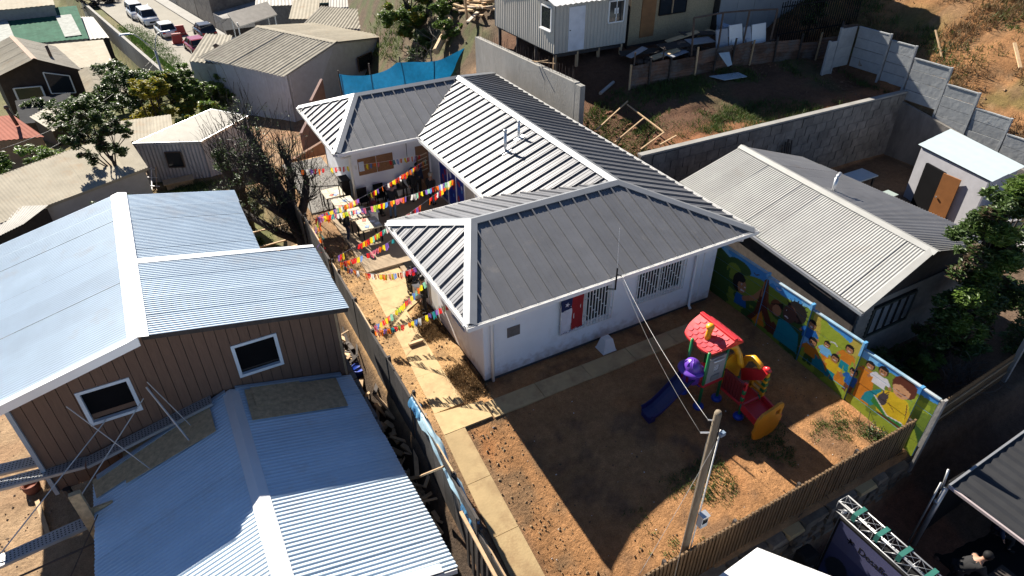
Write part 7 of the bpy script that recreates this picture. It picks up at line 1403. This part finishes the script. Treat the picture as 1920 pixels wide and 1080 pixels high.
# ------------------------------------------------------------------ grass and weeds
def grass(name,pts,m,h=(.05,.18),blades=6,wd=.012,rad=.07):
    V=[];F=[]
    P=np.array(pts); n=len(P)*blades; c=np.repeat(P,blades,0)+np.concatenate([RNG.normal(0,rad,(n,2)),np.zeros((n,1))],1); hh=RNG.uniform(h[0],h[1],n); a=RNG.uniform(0,6.28,n); dx=np.cos(a)*wd; dy=np.sin(a)*wd; lean=RNG.normal(0,.5,(n,2))*hh[:,None]
    A=c-np.stack([dx,dy,np.zeros(n)],1); B=c+np.stack([dx,dy,np.zeros(n)],1); T=c+np.concatenate([lean,hh[:,None]],1); A[:,2]-=.02; B[:,2]-=.02
    V=np.stack([A,B,T],1).reshape(-1,3); F=np.arange(3*n).reshape(-1,3); me=bpy.data.meshes.new(name); me.from_pydata(V.tolist(),[],F.tolist()); me.materials.append(m); ob=bpy.data.objects.new(name,me); COL.objects.link(ob); return tag(ob,kind='stuff')
def scatter(n,x0,x1,y0,y1,dens):
    x=RNG.uniform(x0,x1,n); y=RNG.uniform(y0,y1,n); k=RNG.random(n)<dens(x,y); x=x[k];y=y[k]; return np.stack([x,y,HT(x,y)],1)
fn=lambda s,seed,a,b: (lambda x,y: ss(a,b,fbm(x,y,s,seed)+.5))
grass('yard_weeds',scatter(3600,.8,8.3,-6.9,-4.8,lambda x,y: ss(.47,.62,fbm(x,y,1.6,101)+.5)*.7*ss(.5,3,x)),mat('weed_green',(.09,.14,.035),.7,var=.4,transl=.3),(.02,.08),7,.012,.05)
grass('lot_weeds',scatter(7000,10,24,5.9,11,lambda x,y: ss(.46,.62,fbm(x,y,.7,61)+.5)*.8),GRASS,(.06,.22),6,.016,.10)
grass('bank_grass',scatter(17000,24.5,42,-6,26,lambda x,y: ss(.45,.6,fbm(x,y,.35,71)+.5)*.75*ss(34,27,x)),GRASS,(.08,.30),6,.022,.14)
grass('bank_straw',scatter(17000,24.5,40,-6,22,lambda x,y: ss(.46,.6,fbm(x,y,.5,81)+.5)*.85),DRYG,(.10,.35),6,.022,.16)
grass('garden_grass',scatter(9000,-9,-2.6,9.5,24,lambda x,y: ss(.42,.58,fbm(x,y,.6,91)+.5)*.8),GRASS,(.06,.26),6,.016,.10)
grass('verge_grass',scatter(9000,-9.5,-3.0,50,92,lambda x,y: ss(.3,1.0,x-(-4.75-(y-58)*.148))*ss(3.2,2.0,x-(-4.75-(y-58)*.148))*ss(84,74,y)),mat('verge_green',(.055,.11,.02),.7,var=.35,transl=.3),(.08,.26),6,.045,.25)
for o in [ob for ob in COL.objects if ob.name.startswith('verge_grass')]:
    co=np.empty(len(o.data.vertices)*3,np.float32); o.data.vertices.foreach_get('co',co); co=co.reshape(-1,3); co[:,2]+= (stz(0,co[:,1])+.02)-HT(co[:,0],co[:,1]); o.data.vertices.foreach_set('co',co.ravel())
grass('mound_grass',scatter(6000,9,22,24,40,lambda x,y: ss(.45,.6,fbm(x,y,.4,111)+.5)*.7),GRASS,(.1,.4),6,.03,.18)
grass('side_weeds',scatter(1400,-2.3,-1.3,-6,11,lambda x,y: ss(.5,.65,fbm(x,y,1.5,121)+.5)*.6*ss(6,8.5,y)),DRYG,(.05,.3),7,.010,.08)

grass('wall_straw',scatter(2600,-.8,-.05,-.4,4.2,lambda x,y: ss(.42,.6,fbm(x,y,1.5,131)+.5)*.8),DRYG,(.02,.09),7,.010,.08)
# ------------------------------------------------------------------ bunting
BUNT=[mat('flag_'+n,c,.75,var=.06,transl=.45) for n,c in (('orange',(.75,.16,.01)),('crimson',(.60,.015,.02)),('lemon',(.75,.60,.02)),('mint',(.22,.50,.36)),('violet',(.20,.10,.42)),('sky',(.12,.26,.62)),('pink',(.65,.16,.24)),('whitish',(.66,.66,.64)),('lime',(.42,.58,.05)),('teal',(.02,.22,.25)))]
FL=[]
for i in range(10):
    for v in range(2):
        mb=MB(); 
        for k in range(3):
            x=-.05+.034*k+random.uniform(-.006,.006); w_=.028+.006*random.random(); l=.19+.08*random.random(); s=random.uniform(-.02,.02); e=random.uniform(-.025,.025)
            mb.add([(x,0,0),(x+w_,0,0),(x+w_+s*.5,e*.6,-l*.5),(x+s*.5,e*.6,-l*.5),(x+w_+s+.006,e,-l),(x+s-.006,e,-l)],[(0,1,2,3),(3,2,4,5)])
        FL.append(mesh('flag',mb.v,mb.f,BUNT[i],None))
FLW=[FL[2*i+v] for i,wt in enumerate((6,6,5,1,2,2,3,2,2,1)) for _ in range(wt) for v in range(2)]
def bunting(label,a,b,sag=.25,gaps=(),sp=.09,jitter=True,hang=None):
    a=Vector(a);b=Vector(b); t=thing('bunting',label,'bunting',a,'strings of ribbon bunting over the court'); n=24
    pt=lambda u: lerp(a,b,u)-Vector((0,0,sag*4*u*(1-u))); mb=MB(); mb.tube([pt(i/n) for i in range(n+1)],.005,4); obj('cord',mb,WHITE,t); L=(b-a).length; k=int(L/sp); rz=math.atan2((b-a).y,(b-a).x)
    for i in range(k):
        u=(i+.5)/k
        if any(g0<u<g1 for g0,g1 in gaps) or random.random()<.06: continue
        inst('flag',random.choice(FLW),t,pt(u),(random.gauss(0,.08),random.gauss(0,.12),rz+random.gauss(0,.35)),(.82,.82,random.uniform(.68,1.0)))
    return t
bunting('longest ribbon string, from the tall fence stick to the far court eave',(-2.42,6.85,2.6),(2.62,10.15,2.12),.16,((.36,.42),(.55,.60)))
bunting('ribbon string crossing the middle of the shaded court to the near court eave',(-2.42,6.8,2.6),(2.62,7.55,2.38),.16,((.32,.35),(.62,.66)))
bunting('ribbon string running behind the corner of the front roof',(-2.40,4.9,2.2),(2.62,7.9,2.1),.14,((.04,.14),(.70,.78)))
bunting('ribbon string hung level over the court step shadow',(-2.40,4.75,2.05),(-.70,4.55,2.5),.10,((.40,.46),),sp=.10)
bunting('sagging ribbon string meeting the front roof above the black bin bag',(-2.40,4.7,2.0),(-.70,2.75,2.5),.30,(),sp=.10)
bunting('ribbon string rising to the dark clothed person by the white wall',(-2.42,2.05,1.45),(-.70,2.2,2.35),.12,((.02,.06),),sp=.09)
bunting('lowest ribbon string over the path, ending under the front roof',(-2.42,1.95,1.40),(-.05,1.15,2.35),.22,((.34,.40),),sp=.10)
bunting('ribbon string hung across the front of the rear notice board wall',(-1.9,11.3,2.25),(2.75,11.0,1.95),.10,((.18,.22),(.48,.52),(.66,.72)),sp=.15)
t=thing('fence_stick','thin tall stick on the board fence carrying the ribbon strings, with a hanging ribbon bunch','stick',(-2.42,6.85,-.5)); mb=MB(); mb.tube([(-2.42,6.85,-.6),(-2.42,6.85,2.65)],.02,6); obj('stick',mb,WOOD,t)
for i in range(16): inst('flag',random.choice(FLW),t,(-2.42+random.gauss(0,.07),6.9+random.gauss(0,.10),2.55-.085*i),(random.gauss(0,.3),random.gauss(0,.3),random.uniform(0,3)))
# ------------------------------------------------------------------ people
def skin_tube(mb,P,R,n=8): mb.tube(P,R,n)
def body_mesh(name,joints,edges,radii,m,parent,sub=1):
    """continuous figure grown with a Skin modifier over a jointed skeleton"""
    o=ORG[parent.name]; me=bpy.data.meshes.new(name); keys=list(joints); me.from_pydata([tuple(Vector(joints[k])-o) for k in keys],[(keys.index(a),keys.index(b)) for a,b in edges],[]); ob=bpy.data.objects.new(name,me); COL.objects.link(ob); ob.parent=parent; ORG[ob.name]=o
    sk=ob.modifiers.new('skin','SKIN'); sk.use_smooth_shade=True
    for i,k in enumerate(keys): r=radii[k]; me.skin_vertices[0].data[i].radius=(r,r) if not isinstance(r,tuple) else r
    me.skin_vertices[0].data[0].use_root=True
    sb=ob.modifiers.new('sub','SUBSURF'); sb.levels=sb.render_levels=sub
    me.materials.append(m); return ob
def person(label,loc,rz,H,top,legs,pose='stand',hair=HAIR,arms=None,group=None,cap=None):
    """standing or bending figure, H tall; joints in units of H, facing -y before turning"""
    t=thing('person',label,'person',loc,group); s=H; c,sn=math.cos(rz),math.sin(rz)
    def W(p): x,y,z=p[0]*s,p[1]*s,p[2]*s; return Vector((loc[0]+x*c-y*sn,loc[1]+x*sn+y*c,loc[2]+z))
    b={'stand':0,'bend':1,'sit':2}[pose]
    hip=.52 if b<2 else .30; lean=(0,.0,-.03)[b] if b!=1 else -.16; chz=hip+(.27 if b!=1 else .20); 
    J=dict(pelvis=(0,0,hip),waist=(0,lean*.4,hip+.10),chest=(0,lean,chz-.03),neck=(0,lean*1.25-.01,chz+.045),head=(0,lean*1.45-.03,chz+.115),crown=(0,lean*1.5-.025,chz+.175))
    for k,sg in (('l',1),('r',-1)):
        J['hip'+k]=(.05*sg,0,hip-.02); J['sho'+k]=(.105*sg,lean,chz-.01)
        kn=(.06*sg,-.02,.28) if b<2 else (.07*sg,-.22,.29); an=(.065*sg,.02,.045) if b<2 else (.07*sg,-.22,.05); J['kne'+k]=kn; J['ank'+k]=an; J['toe'+k]=(an[0]+.01*sg,an[1]-.10,.025)
        a=(arms or {}).get(k,((.135*sg,lean+.01,chz-.17),(.13*sg,lean-.06,chz-.31))); J['elb'+k]=a[0]; J['wri'+k]=a[1]
        d=Vector(a[1])-Vector(a[0]); d.normalize(); J['han'+k]=tuple(Vector(a[1])+d*.045)
    G_={k:W(v) for k,v in J.items()}; h=H
    E_=[('pelvis','waist'),('waist','chest'),('chest','neck'),('neck','head'),('head','crown')]
    for k in 'lr': E_+=[('pelvis','hip'+k),('hip'+k,'kne'+k),('kne'+k,'ank'+k),('ank'+k,'toe'+k),('chest','sho'+k),('sho'+k,'elb'+k),('elb'+k,'wri'+k),('wri'+k,'han'+k)]
    R=dict(pelvis=.066,waist=.060,chest=.068,neck=.030,head=.056,crown=.046)
    for k in 'lr': R.update({'hip'+k:.05,'kne'+k:.033,'ank'+k:.022,'toe'+k:.018,'sho'+k:.036,'elb'+k:.024,'wri'+k:.018,'han'+k:.018})
    body_mesh('body',G_,E_,{k:v*h for k,v in R.items()},SKIN,t)
    sub=lambda ks:{k:G_[k] for k in ks}
    K=['waist','pelvis','chest','shol','shor','elbl','elbr','wril','wrir']; body_mesh('top',sub(K),[('waist','pelvis'),('waist','chest'),('chest','shol'),('chest','shor'),('shol','elbl'),('shor','elbr'),('elbl','wril'),('elbr','wrir')],{'waist':.096*h,'pelvis':.094*h,'chest':.108*h,'shol':.056*h,'shor':.056*h,'elbl':.038*h,'elbr':.038*h,'wril':.028*h,'wrir':.028*h},top,t)
    K=['pelvis','hipl','hipr','knel','kner','ankl','ankr']; body_mesh('trousers',sub(K),[('pelvis','hipl'),('pelvis','hipr'),('hipl','knel'),('hipr','kner'),('knel','ankl'),('kner','ankr')],{'pelvis':.078*h,'hipl':.060*h,'hipr':.060*h,'knel':.042*h,'kner':.042*h,'ankl':.032*h,'ankr':.032*h},legs,t)
    for k in 'lr': mb=MB(); a=G_['ank'+k];b_=G_['toe'+k]; mb.tube([a+Vector((0,0,-.02*h))+(a-b_)*.2,(a+b_)/2+Vector((0,0,-.008*h)),b_],[.028*h,.030*h,.020*h],8); obj('shoe',mb,BLACK,t,True)
    hd=(G_['head']+G_['crown'])/2; f=W((J['head'][0],J['head'][1]-1,J['head'][2]))-G_['head']; f.normalize(); sd=f.cross(Vector((0,0,1))).normalized()
    mb=MB(); q=hd-f*.014*h+Vector((0,0,.012*h)); mb.lathe(q,[(.058*h,-.05*h),(.066*h,-.015*h),(.062*h,.02*h),(.04*h,.048*h),(.01*h,.058*h)],12); obj('hair' if not cap else 'cap',mb,cap or hair,t,True)
    mb=MB()
    for sg in (-1,1): mb.lathe(hd+f*.052*h+sd*sg*.020*h-Vector((0,0,.012*h)),[(.006*h,-.005*h),(.008*h,0),(.006*h,.005*h)],6)
    obj('eyes',mb,BLACK,t); mb=MB(); mb.tube([hd+f*.05*h-Vector((0,0,.012*h)),hd+f*.066*h-Vector((0,0,.030*h))],[.006*h,.010*h],6); obj('nose',mb,SKIN,t,True)
    for k in 'lr':
        a=G_['wri'+k];b_=G_['han'+k]; d=(b_-a).normalized(); p=d.cross(f); p=p.normalized() if p.length>.1 else sd
        fo=MB()
        for i in range(4): o_=p*(i-1.5)*.0095*h; L=(.040,.046,.044,.034)[i]*h; fo.tube([b_+o_*.8-d*.01*h,b_+o_+d*L*.5,b_+o_+d*L*.9+f*.010*h],[.0055*h,.005*h,.0038*h],5)
        fo.tube([a+p*.016*h+d*.01*h,a+p*.030*h+d*.03*h,a+p*.030*h+d*.048*h],[.006*h,.0055*h,.004*h],5); obj('fingers',fo,SKIN,t,True)
    return t
person('person in black clothes standing under the front eave beside the white side wall',(-.22,3.75,.03),-1.9,1.42,CLOTHB,CLOTHB)
person('person in black holding a ribbon, standing before the rear notice board wall',(2.25,10.9,.10),.2,1.45,CLOTHB,CLOTHB,arms={'l':((.15,-.09,.70),(.10,-.20,.76)),'r':((-.16,.0,.64),(-.15,-.06,.52))})
person('person in dark trousers standing at the stone tables left in the court',(-1.0,9.3,.0),1.2,1.45,CLOTHB,NAVYC)
person('person in a maroon top crouching by the tables in the court',(.35,10.35,.10),1.5,1.35,MAROON,CLOTHB,pose='sit')
person('person in dark clothes with fair hair near the blue printed panels',(2.75,10.2,.10),2.2,1.42,CLOTHB,CLOTHB,hair=mat('fair_hair',(.35,.30,.24),.7))
person('person in pale jeans bending over in the shaded court',(1.0,9.95,.10),2.6,1.42,CLOTHB,JEAN,pose='bend')
person('person in dark clothes far back in the court corner by the brown door',(2.6,11.25,.10),0,1.45,NAVYC,CLOTHB)
person('person in a black shirt and cap leaning over the papers at the booth table',(7.45,-9.55,-2.15),.9,1.6,CLOTHB,CLOTHB,pose='bend',cap=BLACK,arms={'l':((.15,-.26,.58),(.10,-.34,.46)),'r':((-.15,-.26,.58),(-.08,-.34,.46))})
person('person sitting in the dark inside of the booth',(9.6,-9.3,-2.15),.5,1.6,NAVYC,CLOTHB,pose='sit')
# ------------------------------------------------------------------ things in the court
bn=thing('bin','black wire bin with a bulging black bag beside the side wall','bin',(-.05,5.1,.03)); mb=MB()
for i in range(14): a=i*math.pi/7; mb.bar((-.1+.22*math.cos(a),5.0+.22*math.sin(a),.03),(-.1+.25*math.cos(a),5.0+.25*math.sin(a),.75),.016)
for z in (.05,.3,.55,.75): mb.tube([(-.1+.24*math.cos(i*math.pi/8),5.0+.24*math.sin(i*math.pi/8),z) for i in range(17)],.012,5)
obj('basket',mb,BLACK,bn); mb=MB(); V=[];F=[]
for i in range(11):
    for j in range(16): a=j*math.pi/8; th=math.pi*i/10; r=.25*math.sin(th)**.7*(1+.16*math.sin(a*5+i*1.7)+.10*math.sin(a*3-i)); V.append((-.1+r*math.cos(a),5.0+r*math.sin(a),.52-.48*math.cos(th)*(1+.05*math.sin(a*4))))
for i in range(10):
    for j in range(16): F.append((i*16+j,i*16+(j+1)%16,(i+1)*16+(j+1)%16,(i+1)*16+j))
mb.add(V,F); obj('bag',mb,mat('bin_bag',(.012,.012,.013),.22,var=.1),bn)
mb=MB(); mb.box(.0-.25,.0-.02,4.55,4.8,.45,.5); mb.box(-.24,-.05,4.56,4.78,.03,.449); tag(obj('white_box',mb,WHITE,base=(-.1,4.7,.03)),'white carton between the black bin and the side wall','carton')
ST_=mat('stone_top',(.52,.47,.36),.85,var=.3,scale=14,bump=.3)
for i,(x,y,lb) in enumerate(((-.75,11.9,'stone topped table at the back of the court row, by the gravel'),(-.62,10.9,'stone topped table second from the gravel bed'),(-.45,9.85,'stone topped table in the middle of the court row'),(-.30,8.85,'stone topped table nearest the path in the court row'))):
    t=thing('court_table',lb,'table',(x,y,.05),'stone topped tables in the court'); 
    for k in range(6):
        mb=MB(); a=(k%3)*.26-.39; b=(k//3)*.42-.42; mb.box(x+a+.004,x+a+.255,y+b+.004,y+b+.415,.72,.76+random.uniform(0,.006)); obj('top_slab',mb,ST_,t)
    mb=MB()
    for sx in (-.33,.33):
        for sy in (-.36,.36): mb=MB(); mb.bar((x+sx,y+sy,.05),(x+sx,y+sy,.719),.05); obj('leg',mb,BLACK,t)
    for k in range(4):
        px,py=x+random.uniform(-.28,.28),y+random.uniform(-.32,.32); mb=MB(); mb.box(px-.09,px+.09,py-.07,py+.07,.768,.775); mb.rot((px,py),random.uniform(0,3)); tag(obj('paper_card',mb,mat(('card_white','card_red','card_blue')[k%3],((.75,.75,.72),(.5,.12,.08),(.2,.3,.5))[k%3],.7),base=(px,py,.77)),'card or leaflet laid out on the stone tables','card','cards on the stone tables')
mb=MB(); mb.box(-.0,.36,9.55,9.85,.70,.72); mb.box(.05,.3,9.6,9.8,.1,.699); tag(obj('white_stool',mb,WHITE,base=(.18,9.7,.1)),'white stool next to the middle stone table','stool')
for i,(x,y,lb) in enumerate(((.25,11.15,'black chair against the rear wall, left end'),(.95,11.2,'black chair under the notice board'))):
    t=thing('chair',lb,'chair',(x,y,.1)); mb=MB(); mb.box(x-.2,x+.2,y-.2,y+.2,.50,.54); obj('seat',mb,BLACK,t); mb=MB(); mb.box(x-.2,x+.2,y+.17,y+.21,.541,.95); obj('backrest',mb,BLACK,t)
    for sx in (-.17,.17):
        for sy in (-.17,.17): mb=MB(); mb.bar((x+sx,y+sy,.1),(x+sx,y+sy,.5),.03); obj('leg',mb,BLACK,t)
t=thing('side_table','table with boxes and urn below the notice board','table',(1.3,11.2,.1)); mb=MB(); mb.box(1.15,2.05,10.95,11.45,.68,.72); obj('top',mb,DARKW,t); mb=MB()
for x in (1.2,2.0):
    for y in (11.0,11.4): mb=MB(); mb.bar((x,y,.1),(x,y,.68),.04); obj('leg',mb,BLACK,t)
mb=MB(); mb.box(1.2,1.6,11.05,11.35,.721,.88); tag(obj('pink_box',mb,mat('pink_box',(.45,.30,.36),.7,var=.2),base=(1.4,11.2,.72)),'pinkish patterned box on the side table','box')
mb=MB(); mb.lathe((1.85,11.2,.721),[(.11,0),(.12,.05),(.11,.32),(.05,.38),(.05,.42)],12); mb.bar((1.72,11.2,1.0),(1.98,11.2,1.0),.03); tag(obj('urn',mb,mat('urn_metal',(.12,.11,.10),.4,.6),base=(1.85,11.2,.72)),'dark metal urn with handles on the side table','urn')
mb=MB(); mb.lathe((.62,11.3,.1),[(.10,0),(.14,.35),(.12,.4)],10); tag(obj('flower_pot',mb,mat('pot_brown',(.2,.09,.05),.8),base=(.62,11.3,.1)),'pot with a small plant between the two black chairs','pot')
leaves('pot_plant',[(.62,11.3,.62,.14)],LEAF2,140,.08,COL.objects['flower_pot'])
mb=MB(); mb.box(-.35,.0,12.0,12.5,.02,1.05); mb.box(-.38,.03,11.97,12.53,1.051,1.10); tag(obj('black_wheelie_bin',mb,BLACK,base=(-.2,12.2,0)),'black wheeled bin at the corner of the court wing','bin')
gt=thing('garden_gate','thin black tube gate frame standing before the gravel bed','gate',(-1.2,11.5,0)); mb=MB()
for a,b in (((-1.75,11.75,0),(-1.75,11.75,1.3)),((-.62,11.3,0),(-.62,11.3,1.3)),((-1.75,11.75,1.3),(-.62,11.3,1.3)),((-1.3,11.57,0),(-1.3,11.57,1.3)),((-1.75,11.75,.1),(-.62,11.3,.1))): mb.tube([a,b],.018,6)
obj('frame',mb,BLACK,gt); mb=MB()
for a in (-.50,): mb.tube([(a,11.25,0),(a,11.25,1.35)],.02,6)
obj('hinge_post',mb,BLACK,gt)
mb=MB(); mb.box(-1.3,-.85,2.42,2.52,.03,.12); tag(obj('step_board',mb,WOOD,base=(-1.1,2.47,.03)),'short timber across the side path','timber')
